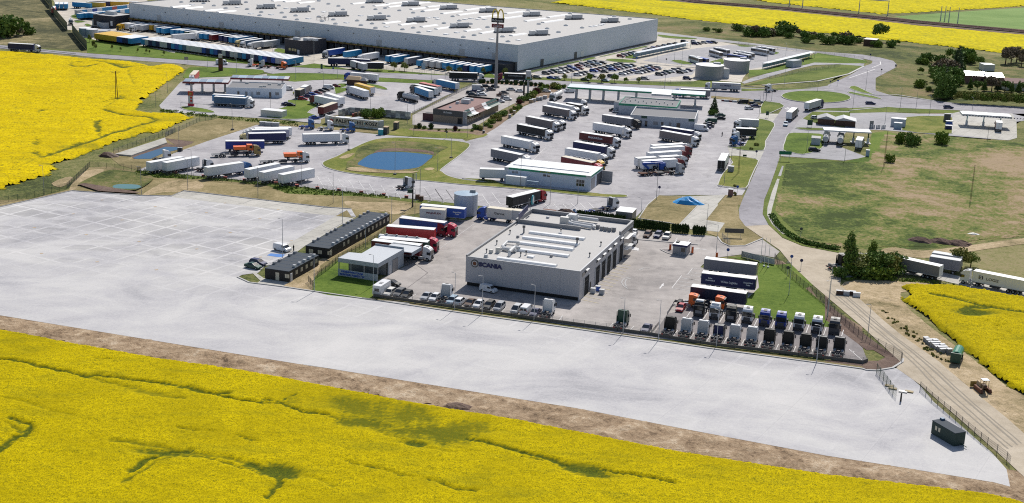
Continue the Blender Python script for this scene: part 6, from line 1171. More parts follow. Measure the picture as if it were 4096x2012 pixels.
t = thing('gas_rack', 'cluster of grey gas pipes and bottles on the forecourt', 'gas rack', (*at('D7', 320, 775).to_2d(), .05))
for i in range(9): part('gas_bottle', 'gb', lambda b: b.cyl((0, 0, 0),(0, 0, 1.6), .3, 'light_grey', 8, .25), t, (i*.75, (i % 3)*.5, 0))
bpart('frame', t, -.4, 1.2, 1.4, 1.6, 0, 3.0, 'grey')
for i, (x, y) in enumerate(((1410,675),(1440,720),(1430,785))):
 p = at('D7', x, y); t = thing('dispenser_unit', ['dark rounded gas vessel beside the right forecourt', 'upper blue vending unit beside the right forecourt', 'lower dark blue vending unit beside the right forecourt'][i], 'unit', (p.x, p.y, .05)); bpart('body', t, -1.3, 1.5, -.8, .8, 0, (3.4, 1.5, 1.5)[i], ('dark_grey', 'royal', 'navy')[i], .2, .1); bpart('top', t, -1.3, 1.7, -.9, .9, (3.4, 1.5, 1.5)[i], (3.5, 1.75, 1.75)[i], 'roof_white' if i else 'grey')
sheet_box('cabinet', 'white and blue cabinet on the grass right of the tanker canopy', 'cabinet', 'D7', (248,1085),(300,1090),(305,1078), 2.4, 'mailbox', 'roof_white', 1)
for i, (NL, NR, z, w_, r_, ly) in enumerate((((1705,1040),(1985,1050), 6, 'burger_roof', 'bright_metal', 9),((2000,1060),(2240,1070), 6, 'burger_roof', 'bright_metal', 9),((2295,1150),(2600,1160), 5.5, 'offwhite', 'burger_roof', 10))):
 o, an, lx, _ = frame3('C6', NL, NR, NR, z); t = bthing('house', ['left farmhouse with glaring metal roof behind the dark trees', 'middle farmhouse with metal roof half hidden by conifers', 'farm building with pinkish tiled roof at the right margin'][i], 'house', o, an)
 bpart('wall', t, 0, lx, 0, ly, 0, z-1.6, w_); part('roof', None, lambda b: b.prism([(-.4, z-1.8),(ly+.4, z-1.8),(ly/2, z-1.8+(ly/2+.4)*.345)], -.4, lx+.4, r_), t, (lx, 0, 0), math.pi/2)
 for k in range(3): bpart('window', t, lx*(.2+.28*k), lx*(.2+.28*k)+1.2, -.05, 0, 1.3, 2.7, 'dark_glass')
p = at('C6', 1960, 960); sheet_box('shed', 'white roofed shed behind the farmhouses', 'shed', 'C6', (1955,935),(2115,940),(2118,915), 3.5, 'offwhite', 'roof_white')
sheet_box('shed', 'ruined brick shed beside the big tree below the rapeseed strip', 'shed', 'C6', (215,565),(395,580),(430,560), 4.0, 'brown', 'offwhite')
# lorries and trailers
ORD = 'first second third fourth fifth sixth seventh eighth ninth tenth eleventh twelfth thirteenth fourteenth fifteenth sixteenth seventeenth eighteenth nineteenth twentieth'.split()
def nth(i):
 if i < 20: return ORD[i]
 t_ = ['', '', 'twenty', 'thirty', 'forty', 'fifty', 'sixty', 'seventy', 'eighty'][(i+1)//10]; u = (i+1) % 10
 return t_+'-'+ORD[u-1] if u else {'twenty': 'twentieth', 'thirty': 'thirtieth', 'forty': 'fortieth', 'fifty': 'fiftieth', 'sixty': 'sixtieth', 'seventy': 'seventieth'}[t_]
TW, TG, TB = 'trailer_white', 'trailer_grey', 'trailer_black'
GW = 'trailers and lorries of the western truck lot'; GM = 'lorries parked in bays on the central truck park'; GY = 'lorries and trailers standing in the workshop yard'; GD = 'lorries driving or waiting on the roads'; GS = 'lorries resting on the red filling station lot'
for a in [
 ('leftmost white box trailer by the basin, half behind its neighbour', 'E1', (205,655),(668,575), TW, None, dict(group=GW)),
 ('white box trailer overlapping the leftmost one near the basin', 'E1', (430,658),(888,574), TW, None, dict(group=GW)),
 ('white lorry with bright blue cab among the white trailers', 'E1', (1045,724),(1512,657), TW, 'truck_blue', dict(group=GW)),
 ('first white trailer to the right of the blue cabbed lorry', 'E1', (1625,757),(2062,668), TW, None, dict(group=GW)),
 ('white trailer in the middle of the three beside the verge', 'E1', (1827,802),(2275,705), TW, None, dict(group=GW)),
 ('rightmost white trailer of the three beside the verge', 'P', (1136,700),(1256,676), TW, None, dict(group=GW)),
 ('farthest white trailer of the stacked group near the waste bins', 'E1', (2203,152),(1727,162), TW, 'white', dict(group=GW)),
 ('pale violet lorry with white cab in the stacked group', 'E1', (2155,174),(1692,184),(.42,.42,.52), 'white', dict(group=GW)),
 ('navy curtain lorry with yellow cab in the stacked group', 'E1', (2118,224),(1640,236), 'navy', 'pale_yellow', dict(group=GW)),
 ('deep blue trailer with white roof behind the orange tipper', 'E1', (1305,345),(1800,342), 'deep_blue', None, dict(group=GW)),
 ('white lorry with white cab alone in the middle of the western lot', 'E2', (255,247),(737,235), TW, 'white', dict(group=GW)),
 ('white lorry with white cab in the left bay column, second from below', 'E3', (602,174),(1058,266), TW, 'white', dict(group=GM)),
 ('grey curtain lorry at the lower end of the left bay column', 'E3', (457,380),(900,473), TG, 'white', dict(group=GM)),
 ('black curtain lorry with white cab in the left bay column', 'D4', (1770,1042),(2195,1126), TB, 'white', dict(group=GM)),
 ('taupe curtain lorry just above the black one', 'D4', (1908,907),(2330,992), 'trailer_taupe', 'white', dict(group=GM)),
 ('silver tanker half hidden behind the taupe curtain lorry', 'D4', (2080,905),(2400,960), 'silver', 'white', dict(kind='tank', group=GM, L=11)),
 ('taupe curtain lorry near the top of the left bay column', 'D5', (75,442),(430,507), 'trailer_taupe', 'white', dict(group=GM)),
 ('white lorry behind the topmost taupe one', 'D5', (135,388),(490,458), TW, 'white', dict(group=GM)),
 ('short dark box lorry at the top of the left bay column', 'D5', (405,398),(620,440), TB, 'white', dict(group=GM, L=8)),
 ('grey lorry with black cab in front of the service building', 'D5', (945,577),(1345,635), TG, 'black', dict(group=GM)),
 ('white lorry with white cab below the black cabbed one', 'D5', (800,692),(1222,760), TW, 'white', dict(group=GM)),
 ('maroon lettered curtain lorry with white cab', 'D5', (625,832),(1038,894), 'maroon', 'white', dict(group=GM, logo=side_text('MAJCHRZAK', .95, 'trailer_white', .52, 2.7, 6.2))),
 ('navy curtain lorry with white cab below the maroon one', 'D5', (525,964),(963,1036), 'navy', 'white', dict(group=GM)),
 ('white lorry half behind the yellow cabbed tanker', 'D5', (410,1062),(850,1136), TW, 'white', dict(group=GM)),
 ('grey tanker with yellow cab beside the dark red trailer', 'D5', (455,1158),(800,1222), 'light_grey', 'yellow', dict(kind='tank', group=GM, L=11)),
 ('dark red curtain lorry with crimson cab behind the wash hall', 'E3', (1567,500),(2040,598), 'dark_red', 'crimson', dict(group=GM, roof='cream')),
 ('navy lorry with white cab by the service building corner', 'D5', (1790,747),(2220,812), 'navy', 'white', dict(group=GM)),
 ('grey curtain lorry with white cab in the right bay column', 'D5', (1770,802),(2190,876), 'trailer_taupe', 'white', dict(group=GM)),
 ('white lorry at the top of the tight right cluster, white cab', 'E4', (630,332),(1175,300), TW, 'white', dict(group=GM)),
 ('white lorry with dark red cab, second in the tight right cluster', 'E4', (620,375),(1170,340), TW, 'dark_red', dict(group=GM)),
 ('white lorry with dark red cab, third in the tight right cluster', 'E4', (575,453),(1122,414), TW, 'dark_red', dict(group=GM)),
 ('short pale trailer at the left of the tight right cluster', 'E4', (405,533),(715,512), 'light_grey', None, dict(group=GM, L=8)),
 ('short pale box lorry with white cab in the tight right cluster', 'E4', (770,512),(1080,492), 'light_grey', 'white', dict(group=GM, L=8)),
 ('white lorry with dark red cab right above the crane transporter', 'E4', (487,578),(1045,542), TW, 'dark_red', dict(group=GM)),
 ('low loader carrying blue crane arms, with white cab', 'E4', (420,770),(1040,740), 'rust', 'silver', dict(kind='flat', h=1.1, group=GM)),
 ('white lorry seen from behind by the right grass strip', 'E4', (1775,580),(1845,440), TW, 'white', dict(group=GM, doors='black')),
 ('white trailer parked against the left end of the wash hall', 'E3', (325,700),(650,712), TW, None, dict(group=GM, L=9)),
 ('black curtain lorry with red cab on the hatched parking lines', 'E7', (1617,222),(2045,116), TB, 'red', dict(group=GM)),
 ('blue low loader with white cab behind the workshop', 'H2', (1120,470),(1790,330), 'royal', 'white', dict(kind='flat', h=1.1, group=GM, rearcol='dark_grey')),
 ('short beige trailer with faded lettering behind the workshop yard', 'H3', (118,282),(600,320), 'offwhite', None, dict(group=GY, L=7.4, roof='cream', logo=side_text('MAJAFLEX', .7, 'dark_red', .55, 2.9, 4.4))),
 ('dark blue lettered trailer beside the round water tank', 'H3', (150,218),(965,293), 'royal', None, dict(group=GY, logo=multi(side_text('Deutschland', .6, 'white', .84, 2.9, 2.5), side_text('Polen', .6, 'white', .84, 2.3, 1.2)))),
 ('grey lettered box lorry with blue cab facing away from the workshop', 'H3', (1985,322),(1490,266), 'offwhite', 'royal', dict(group=GY, L=7.6, roof='cream', name='box_lorry', logo=side_text('Germa', 1.0, 'dark_grey', .5, 2.6, 3.2))),
 ('plain grey box trailer behind the lettered box lorry', 'H3', (2300,352),(2030,320), 'light_grey', None, dict(group=GY, L=5, roof='cream')),
 ('blue trailer with crimson cab at the back of the yard row', 'E7', (30,518),(600,584), 'blue', 'crimson', dict(group=GY)),
 ('red curtain trailer behind the white tank trailer', 'G3', (1090,22),(1735,72), 'red', None, dict(group=GY)),
 ('white tank lorry with crimson cab by the inspection station', 'G3', (1012,152),(1560,206), 'roof_white', 'crimson', dict(kind='tank', group=GY, h=3.5)),
 ('white trailer with dark green front end in the yard row', 'G3', (975,195),(1640,252), 'dark_green', None, dict(group=GY)),
 ('dark red trailer with white cab beside the inspection station', 'G3', (905,232),(1490,300), 'dark_red', 'white', dict(group=GY)),
 ('grey curtain trailer at the top of the gate lawn row', 'G2', (1050,717),(1757,802), TG, None, dict(group=GY)),
 ('navy lettered curtain trailer in the middle by the gate lawn', 'G2', (1015,907),(1745,992), 'navy', None, dict(group=GY, logo=multi(side_text('Wulsan Logistics', .8, 'white', .52, 2.35, 4.2), side_text('Polen', .5, 'white', .17, 2.9, 1.0), side_text('Deutschland', .5, 'white', .17, 2.35, 2.3), side_text('Deutschland', .5, 'white', .87, 2.8, 2.3), side_text('Polen', .5, 'white', .87, 2.2, 1.0)))),
 ('blackish navy trailer behind the two orange cabs', 'G2', (872,1087),(1618,1186),(.01,.015,.05), None, dict(group=GY)),
 ('white lorry with blue cab on the main road by the timber hut', 'D3', (1495,207),(1070,172), TW, 'royal', dict(group=GD, logo=side_text('ASTRACH', .5, 'grey', .42, 3.0, 2.6))),
 ('black lorry with white cab on the main road before the tall pole sign', 'D4', (640,167),(1078,182), TB, 'white', dict(group=GD)),
 ('black lettered lorry with dark red cab on the main road', 'D4', (2005,202),(1560,182), TB, 'burgundy', dict(group=GD, logo=side_text('SCHWARZMÜLLER', .8, 'light_grey', .6, 2.9, 7.2))),
 ('white lettered lorry below the round tanks', 'C5', (603,1212),(165,1192), 'light_grey', 'white', dict(group=GD, logo=side_text('KOMREX', 1.1, 'navy', .52, 2.7, 5.2))),
 ('grey trailer with blue cab behind the long green canopy', 'D5', (2505,222),(2070,202), TG, 'royal', dict(group=GD)),
 ('dark blue lorry with white cab on the main road by the left field', 'C1', (150,627),(432,642), 'navy', 'white', dict(group=GD)),
 ('grey lorry driving away toward the roundabout', 'D6', (1695,543),(1775,475), 'trailer_taupe', 'white', dict(group=GD)),
 ('pale lorry with navy cab beside the roundabout island', 'D6', (1942,407),(2125,352), 'light_grey', 'navy', dict(group=GD)),
 ('picture covered dark lorry with white cab at the red filling station', 'D2', (1122,577),(1560,602), 'dusty_blue', 'white', dict(group=GS)),
 ('light blue lorry just behind the picture covered one', 'D2', (1095,542),(1530,566), 'prime_blue', 'white', dict(group=GS)),
 ('pinkish lorry facing the left petrol canopy', 'D2', (823,142),(768,198), 'coral', 'white', dict(group=GS, roof='cream')),
 ('dark drawbar lorry, rear part, beside the car row', 'D3', (205,472),(300,428), TB, None, dict(group=GS, L=6.5, roof='cream')),
 ('taupe drawbar lorry, front part, beside the car row', 'D3', (300,420),(382,375), 'trailer_taupe', 'grey', dict(group=GS, L=6.5)),
 ('white lorry with dark red cab next to the parked cars', 'D3', (782,628),(470,562), TW, 'dark_red', dict(group=GS)),
 ('white trailer beside the dark red cabbed lorry', 'D3', (868,592),(625,515), TW, None, dict(group=GS)),
 ('maroon trailer standing on the concrete pad', 'D3', (635,747),(820,682), 'maroon', None, dict(group=GS, doors='dark_red', roof='cream')),
 ('white lorry with green striped cab beside the yellow trailer', 'D3', (1300,482),(1040,402), TW, 'light_grey', dict(group=GS)),
 ('yellow box trailer behind the green striped lorry', 'D3', (1375,414),(1150,352), 'yellow', None, dict(group=GS, roof='yellow')),
 ('silver tanker with black cab alone in the open lot', 'D3', (2150,560),(1935,512), 'silver', 'black', dict(kind='tank', h=3.5, group=GS, L=9.5)),
 ('nearest light blue swoosh lorry of the three side by side', 'D3', (2395,492),(2130,402), 'prime_blue', 'dark_grey', dict(group=GS, logo=swoosh)),
 ('middle white roofed lorry between the blue and the coral ones', 'D3', (2465,440),(2150,375), 'dark_green', 'grey', dict(group=GS)),
 ('coral red trailer farthest of the three side by side', 'D3', (2525,405),(2225,338), 'coral', None, dict(group=GS, roof='coral')),
 ('light blue swoosh lorry next to the restaurant fence', 'D4', (728,352),(400,282), 'prime_blue', 'light_grey', dict(group=GS, logo=swoosh)),
 ('pale trailer at the top of the right grass strip', 'D6', (1175,652),(968,640), 'light_grey', None, dict(group=GM, L=8)),
 ('black trailer on the right grass strip edge', 'D6', (1128,782),(938,774), TB, None, dict(group=GM, L=8)),
 ('grey curtain trailer half behind the conifers by the bus lane', 'G7', (1065,387),(600,285), TG, None, dict(group=GD)),
 ('large white lettered lorry on the bus lane at the right margin', 'G7', (1885,526),(1332,417), TW, 'white', dict(group=GD, logo=multi(side_text('LOGIS', 1.0, 'dark_grey', .62, 2.5, 3.1), side_text('EI', 1.3, 'black', .84, 2.6, 1.1)))),
 ('nearer grey trailer behind the willow by the dirt track', 'G7', (1000,295),(1210,328), TG, None, dict(group=GD, L=8, roof='light_grey')),
 ('farther grey trailer behind the willow by the dirt track', 'G7', (1030,262),(1215,292), 'silver', None, dict(group=GD, L=8, roof='light_grey')),
 ('left tanker lorry under the low canopy, cab facing away', 'D6', (2225,905),(2245,830), 'silver', 'white', dict(kind='tank', group='lorries at the eastern canopies', L=8, h=3.5)),
 ('right tanker lorry under the low canopy, cab facing away', 'D6', (2440,925),(2450,850), 'silver', 'grey', dict(kind='tank', group='lorries at the eastern canopies', L=8, h=3.5)),
 ('grey box lorry under the low canopy with open tail', 'D7', (190,957),(222,890), TG, 'grey', dict(group='lorries at the eastern canopies', L=8)),
 ('dark red lorry under the striped canopy', 'D7', (2130,690),(2120,650), 'dark_red', 'dark_red', dict(group='lorries at the eastern canopies', L=6)),
]:
 lb_, c, r_, f_, bc, cc, kw = a
 if isinstance(bc, tuple):
  nm_ = 'c_%d_%d' % (bc[0]*1000, bc[2]*1000); paint(nm_, (*bc, 1), .5); bc = nm_
 if cc in ('red', 'crimson', 'royal', 'truck_blue', 'dark_red'): kw.setdefault('chas', cc if cc != 'dark_red' else 'chassis')
 lorry(lb_, c, r_, f_, bc, cc, **kw)
def tipper(label, c, rear, nose, z, col='bright_orange'):
 A, B = at(c, *rear, z), at(c, *nose, z); an = ang(A, B); t = thing('tipper_truck', label, 'tipper truck', (A.x, A.y, z), an, 'orange tippers carried on low loaders')
 bpart('tipper_body', t, -.2, 4.0, -1.15, 1.15, 1.1, 2.2, col, -.12, -.06); bpart('chassis', t, 0, 6.3, -.45, .45, .6, .95, 'chassis')
 cb = part('cab', ('tipcab', col), lambda b: b.prism([(4.3, .8),(6.4, .6),(6.5, 1.6),(6.2, 2.7),(4.3, 2.8)], -1.15, 1.15, col, [0, 0, 0, .1, .1]), t); bpart('windscreen', cb, 6.35, 6.5, -1, 1, 1.55, 2.4, 'dark_glass', .05, 0)
 for s in (-1, 1): bpart('side_window', cb, 5.2, 6.1, s*1.14-.03, s*1.14+.03, 1.6, 2.4, 'dark_glass')
 wheels(t, [1.2, 5.4], 1.15, .48, .4)
lorry('low loader with gold cab carrying an orange tipper', 'E1', (1090,540),(1640,522), 'grey', 'gold', kind='flat', h=1.1, group=GW)
lorry('low loader with white cab carrying an orange tipper', 'E1', (1775,640),(2360,618), 'grey', 'white', kind='flat', h=1.1, group=GW)
tipper('orange tipper truck riding behind the gold cab', 'E1', (1400,505),(1650,498), 1.15); tipper('orange tipper truck riding behind the white cab', 'E1', (2125,605),(2375,600), 1.15)
A = at('E4', 480, 720, 1.2); B = at('E4', 830, 690, 1.2); t = thing('crane_arm', 'folded bright blue crane arms on the low loader', 'crane', (A.x, A.y, 1.2), ang(A, B))
bpart('crane_base', t, 6.5, 9, -.9, .9, 0, 2.2, 'royal', .2, .1); part('boom', None, lambda b: (b.cyl((8, 0, 2.2),(0, .2, 2.4), .45, 'royal', 8), b.cyl((0, .2, 2.4),(2.4, 0, .5), .4, 'royal', 8), b.cyl((8, .3, 2.6),(3.5, .4, 2.9), .3, 'royal', 8)), t)
wheels(t, [5.4, 8.6], 1.1, .55, .4)
def tline(rows, head, **k):
 for a in rows: pass
hd = (at('G6', 405, 865)-at('G6', 350, 945)).to_2d().normalized()
def tu(label, c, x, y, col, away=True, **kw):
 p = at(c, x, y).to_2d(); an = math.atan2(hd.y, hd.x)
 if not away: an += math.pi; p = p+hd*5.95;
 t = thing('tractor_unit', label, 'tractor unit', (p.x, p.y, .035), an, 'tractor units lined up at the corner of the yard'); tractor_parts(t, 0, col, True, **kw)
for i, (x, y, col, rc_) in enumerate([(285,940,'black','black'),(455,955,'white','silver'),(625,978,'white','silver'),(785,1000,'dark_grey','navy'),(950,1025,'white','silver'),(1125,1045,'white','silver'),(1300,1070,'black','black'),(1490,1095,'black','black'),(1670,1122,'black','black'),(1835,1145,'dark_grey','black'),(2015,1155,'dark_grey','black')]):
 tu({'black': 'black', 'white': 'white', 'dark_grey': 'dark'}[col]+' tractor unit facing away, '+nth(i)+' from the left in the front row', 'G6', x, y, col, True, rearcol=rc_, roofcol=None, low=(i in (3,)))
for i, (x, y, col, v, rf_) in enumerate([(612,730,'black','dark_grey','white'),(772,762,'white','dark_glass','white'),(935,785,'black','black',None),(1100,800,'white','dark_glass',None),(1275,830,'deep_blue','dark_glass',None),(1440,855,'deep_blue','dark_glass',None),(1622,872,'white','dark_glass',None),(1805,902,'white','dark_glass',None),(1982,918,'dark_grey','black',None)]):
 tu({'black': 'black', 'white': 'white', 'deep_blue': 'bright blue', 'dark_grey': 'dark'}[col]+' tractor unit facing the viewer, '+nth(i)+' from the left in the back row', 'G6', x, y, col, False, visor=v, roofcol=rf_, grille='dark_grey' if col != 'black' else 'grey')
for a in [('dark green tractor unit facing away by the front fence', 'G5', (250,990),(330,900), 'dark_green', dict(rearcol='dark_green')),('white tractor unit facing away among the parked cars', 'G4', (1020,440),(1120,330), 'white', dict(rearcol='light_grey')),
 ('white tractor unit at the right end of the parked cars', 'G4', (2330,640),(2440,520), 'white', dict(rearcol='white')),('crimson tractor unit standing alone by the blue trailer', 'G3', (1660,125),(1930,165), 'burgundy', dict(chas='burgundy')),
 ('left blue tractor unit along the banner wall', 'E2', (165,160),(360,163), 'truck_blue', dict(chas='royal')),('white tractor unit between the two blue ones', 'E2', (440,183),(640,183), 'white', dict(chas='light_grey')),('right blue tractor unit in front of the banner wall', 'E2', (755,205),(955,207), 'truck_blue', dict(chas='royal')),
 ('white tractor unit behind the leftmost white trailer', 'E1', (225,640),(385,628), 'white', dict()),('white tractor unit next to the blue cabbed lorry', 'E1', (850,790),(1070,755), 'white', dict(rearcol='dark_grey')),('white tractor unit alone on the hatched lines', 'E2', (1590,1050),(1835,1010), 'white', dict(rearcol='dark_grey')),
 ('white tractor unit at the top of the left bay column', 'D5', (520,470),(715,490), 'white', dict()),('white tractor unit driving past the roundabout', 'D6', (1465,240),(1285,246), 'white', dict()),('white tractor unit in front of the service building', 'D5', (1880,745),(2060,765), 'white', dict()),
 ('blue tractor unit at the end of the right grass strip', 'D6', (1000,1015),(770,1025), 'truck_blue', dict(chas='royal')),('white tractor unit next to the blue one by the grass strip', 'D6', (1030,950),(820,955), 'white', dict()),('white tractor unit behind the black trailer by the grass strip', 'D6', (1040,905),(850,905), 'white', dict()),('white tractor unit in front of the pale trailer by the grass strip', 'D6', (1050,780),(875,785), 'white', dict()),
 ('black tractor unit with bare frame under the tall conifer', 'E5', (715,1100),(880,1085), 'black', dict(rearcol='black')),('white tractor unit parked beside the workshop office', 'G1', (2120,420),(2062,500), 'white', dict()),
 ('white tractor unit leading the piggyback convoy on the main road', 'C2', (1230,965),(1098,960), 'white', dict(chas='orange')),('white cabbed tractor riding in the middle of the piggyback convoy', 'C2', (1390,985),(1260,978), 'silver', dict(chas='rust')),('red orange tractor unit at the tail of the piggyback convoy', 'C2', (1450,990),(1575,1000), 'orange', dict(chas='rust')),
 ('orange cab on black frame, left of two before the navy trailer', 'G6', (370,600),(725,645), 'bright_orange', dict(low=True)),('orange cab on black frame, right of two before the navy trailer', 'G6', (640,620),(880,655), 'orange', dict(low=True)),
 ('white lorry cab on the yard entry road of the warehouse', 'C1', (1020,350),(1035,390), 'white', dict())]:
 solo_tractor(a[0], a[1], a[2], a[3], a[4], group='single tractor units scattered over the yards', **a[5])
AX = wh.rotation_euler.z; nd_ = Vector((-math.sin(AX), math.cos(AX)))
def far_trailer(label, p, an, col, group, cab=None, roof='roof_white', lg=False):
 t = thing('semi_trailer' if not cab else 'articulated_lorry', label, 'trailer' if not cab else 'lorry', (p.x, p.y, .03), an, group)
 bd = part('box_body', ('fb_', col), lambda b: b.box(0, 13.6, -1.2, 1.2, 1.15, 3.97, col), t)
 part('roof', ('fr_', roof), lambda b: b.box(-.02, 13.62, -1.1, 1.1, 3.97, 4.05, roof), bd)
 part('running_gear', 'frg', lambda b: (b.box(.3, 13, -.5, .5, .8, 1.15, 'chassis'), [b.cyl((x, s*1.0, .5),(x, s*1.25, .5), .5, 'tyre', 8) for x in (1.8, 3.1, 4.4) for s in (-1, 1)], b.box(10.6, 10.8, -.9, .9, .1, 1.1, 'steel')), t)
 bpart('rear_door', bd, -.05, -.003, -1.2, 1.2, 1.2, 3.85, 'light_grey' if col in (TW, LGr, TG, 'silver', 'offwhite') else col)
 if lg:
  swoosh(bd, 13.6, -1); swoosh(bd, 13.6, 1)
 if cab: tractor_parts(t, 13.6-6+.9+2.35, cab, False)
 return t
names = {'prime_blue': 'light blue', 'dhl_yellow': 'yellow', 'trailer_white': 'white', 'light_grey': 'pale grey', 'royal': 'blue', 'navy': 'navy', 'dark_green': 'dark green', 'coral': 'red', 'trailer_grey': 'grey', 'trailer_black': 'black', 'deep_blue': 'deep blue', 'offwhite': 'off-white', 'dark_red': 'dark red', 'dusty_blue': 'dusty blue', 'silver': 'silver'}
PB, DY, LGr = 'prime_blue', 'dhl_yellow', 'light_grey'
docks = [('C1', 1705,340,DY,'yellow'),('C1', 1800,345,TW,0),('C1', 1893,360,TW,'white'),('C1', 2013,365,LGr,0),('C1', 2155,360,DY,0),('C1', 2222,372,LGr,0),('C1', 2255,398,PB,0),('C1', 2325,408,PB,0),('C1', 2460,428,PB,0),('C2', 0,432,PB,0),('C2', 67,438,PB,0),('C2', 133,455,'dark_green',0),('C2', 207,465,TW,0),('C2', 270,470,LGr,0),('C2', 338,482,PB,0),('C2', 412,490,PB,0),('C2', 487,503,'dark_red',0),('C2', 628,512,'navy',0),('C2', 702,528,'navy',0),('C2', 773,537,PB,0),('C2', 850,545,PB,0),
  ('C2', 885,575,'dusty_blue','pale_yellow'),('C2', 960,590,'dusty_blue','white'),('C2', 1060,615,LGr,'white'),('C2', 1235,600,LGr,0),('C2', 2150,725,'royal','light_grey'),('C2', 2425,745,PB,0),('C3', 122,790,TW,'white'),('C3', 505,808,PB,0),('C3', 592,822,PB,0),('C3', 778,842,'trailer_grey',0),('C3', 958,868,PB,0),('C3', 1052,876,LGr,0),('C3', 1148,886,LGr,0),('C3', 1242,896,LGr,0),('C3', 1332,906,PB,0),('C3', 1437,920,PB,0),('C3', 1533,930,PB,0),('C3', 1632,942,'navy',0),('C3', 1727,952,PB,0),('C3', 1828,965,PB,0)]
for i, (c, x, y, col, cab) in enumerate(docks):
 q = at(c, x, y, 4.0).to_2d(); ctr = q+Vector((math.cos(AX), math.sin(AX)))*1.275
 if cab: p = ctr+nd_*15.2; an = AX-math.pi/2
 else: p = ctr; an = AX+math.pi/2
 if cab: far_trailer(names[col]+' lorry with cab facing out, '+nth(i)+' from the left at the warehouse docks', p, an, col, 'trailers backed against the warehouse docks', cab)
 else: far_trailer(names[col]+' trailer, '+nth(i)+' from the left in the row at the warehouse docks', p, an, col, 'trailers backed against the warehouse docks', None, 'roof_white', col == PB)
va = at('C2', 1632, 858, 4).to_2d(); vb = at('C2', 1868, 815, 4).to_2d(); AB = ang(va, vb); db = Vector((math.cos(AB), math.sin(AB))); nb = Vector((-db.y, db.x))
seq = [DY]*8+['royal']*2+['navy']*2+[PB]+[None]*2+[PB,LGr,'navy','dusty_blue','navy',TW,LGr,'navy',PB,'royal',PB,'dusty_blue',LGr,LGr,TW,LGr,'royal','navy',PB,'royal','navy','silver','navy',LGr,'offwhite','dusty_blue',PB,'navy','silver','navy',PB,'royal','navy','royal',LGr,TW,PB]
P0, P1 = at('C1', 1410, 490, 4).to_2d(), va; n = len(seq)
for i, col in enumerate(seq):
 if col is None: continue
 p = P0.lerp(P1, i/(n-1))
 if i < 13: p = at('C1', 1410, 490, 4).to_2d().lerp(at('C1', 1900, 560, 4).to_2d(), i/12)
 else: p = at('C1', 2090, 570, 4).to_2d().lerp(P1, (i-15)/(n-16))
 k = i if i < 13 else i-2
 far_trailer(names[col]+' trailer with white roof, '+nth(k)+' from the left in the lawn row', p+nb*1.275, AB, col, 'trailers parked in one long row along the lawn', None, 'roof_white' if col != DY else DY, col == PB)
rows = [('C1', (1150,200),(1500,175), [PB,PB,PB,PB,PB], 1),('C1', (1120,150),(1840,75), [LGr,PB,TW,'royal',TW,PB,PB,'coral',PB,PB,TW], 2),('C1', (1520,170),(1840,130), [PB,TW,PB,PB,PB,PB], 3)]
for c, a, b_, cs, r_ in rows:
 for i, col in enumerate(cs):
  q = at(c, a[0]+(b_[0]-a[0])*i/(len(cs)-1), a[1]+(b_[1]-a[1])*i/(len(cs)-1), 4).to_2d()
  far_trailer(names[col]+' trailer, '+nth(i)+' of the '+['', 'nearest', 'farthest', 'middle'][r_]+' row in the far left yard', q+nb*1.275, AB, col, 'trailers crowded in the far left yard', None, 'roof_white', col == PB)
for i, (a, b_, col, lb_, cab) in enumerate([((1040,30),(1250,45), PB, 'light blue swoosh trailer at the top left of the far yard', None),((1240,25),(1310,30), DY, 'yellow trailer behind the light blue one at the top left', None),((1285,15),(1480,20), 'navy', 'navy trailer at the upper edge of the far yard', None),((1560,20),(1690,25), DY, 'yellow trailer at the upper edge of the far yard', None),((1700,15),(1810,20), TW, 'white trailer at the upper edge of the far yard', None),
 ((852,150),(870,70), PB, 'left of three light blue trailers seen from behind', None),((920,150),(935,70), PB, 'middle of three light blue trailers seen from behind', None),((985,150),(1000,70), PB, 'right of three light blue trailers seen from behind', None),((800,120),(812,82), 'coral', 'dark red lorry at the far entrance', None),((1145,175),(1350,195), PB, 'light blue swoosh trailer beside the dark office block', None)]):
 q0 = at('C1', *a, 4 if a[1] != 150 else 0).to_2d(); q1 = at('C1', *b_, 4 if a[1] != 150 else 0).to_2d(); an = ang(q0, q1); far_trailer(lb_, q0+Vector((-math.sin(an), math.cos(an)))*1.275, an, col, 'trailers at the far left of the warehouse yard', cab, 'roof_white', col == PB)
for i, (c, a, b_, col) in enumerate([('C2', (2212,842),(2425,845), 'navy'),('C2', (2430,842),(2560,850), 'navy'),('C3', (0,875),(90,900), LGr),('C3', (92,905),(440,910), TB)]):
 q0 = at(c, *a, 4).to_2d(); q1 = at(c, *b_, 4).to_2d(); an = ang(q0, q1); far_trailer(['dark lettered trailer, left end of the four standing along the fence', 'navy trailer, second of the four along the fence', 'pale grey trailer, third of the four along the fence', 'black trailer, right end of the four along the fence'][i], q0+Vector((-math.sin(an), math.cos(an)))*1.275, an, col, 'trailers along the road side fence of the warehouse')
far_trailer('white lorry crossing the warehouse yard between the two rows', at('C2', -40, 500, 4).to_2d(), ang(at('C2', -40, 500, 4), at('C2', 140, 490, 4)), TW, 'trailers along the road side fence of the warehouse', 'white')
for a in [('white coach at the left end of the bus park', 'C4', (2345,795),(2530,850), 'white'),('white coach nearest the left bay of the bus park', 'C5', (118,712),(290,760), 'white'),('white coach behind the left bay coach', 'C5', (203,685),(380,720), 'white'),('white coach in the middle group, dark striped', 'C5', (485,757),(700,795), 'white'),('white coach at the back of the middle group', 'C5', (530,735),(745,770), 'white'),
 ('dark blue coach in front of the middle group', 'C5', (415,785),(620,815), 'royal'),('white coach at the front of the right pair', 'C5', (740,690),(960,725), 'white'),('white coach at the back of the right pair', 'C5', (830,670),(1040,700), 'white'),('blue coach at the left margin of the middle group', 'C5', (-80,820),(30,840), 'royal')]: bus(*a)
hb = ang(at('G4', 690, 310), at('G4', 590, 380))
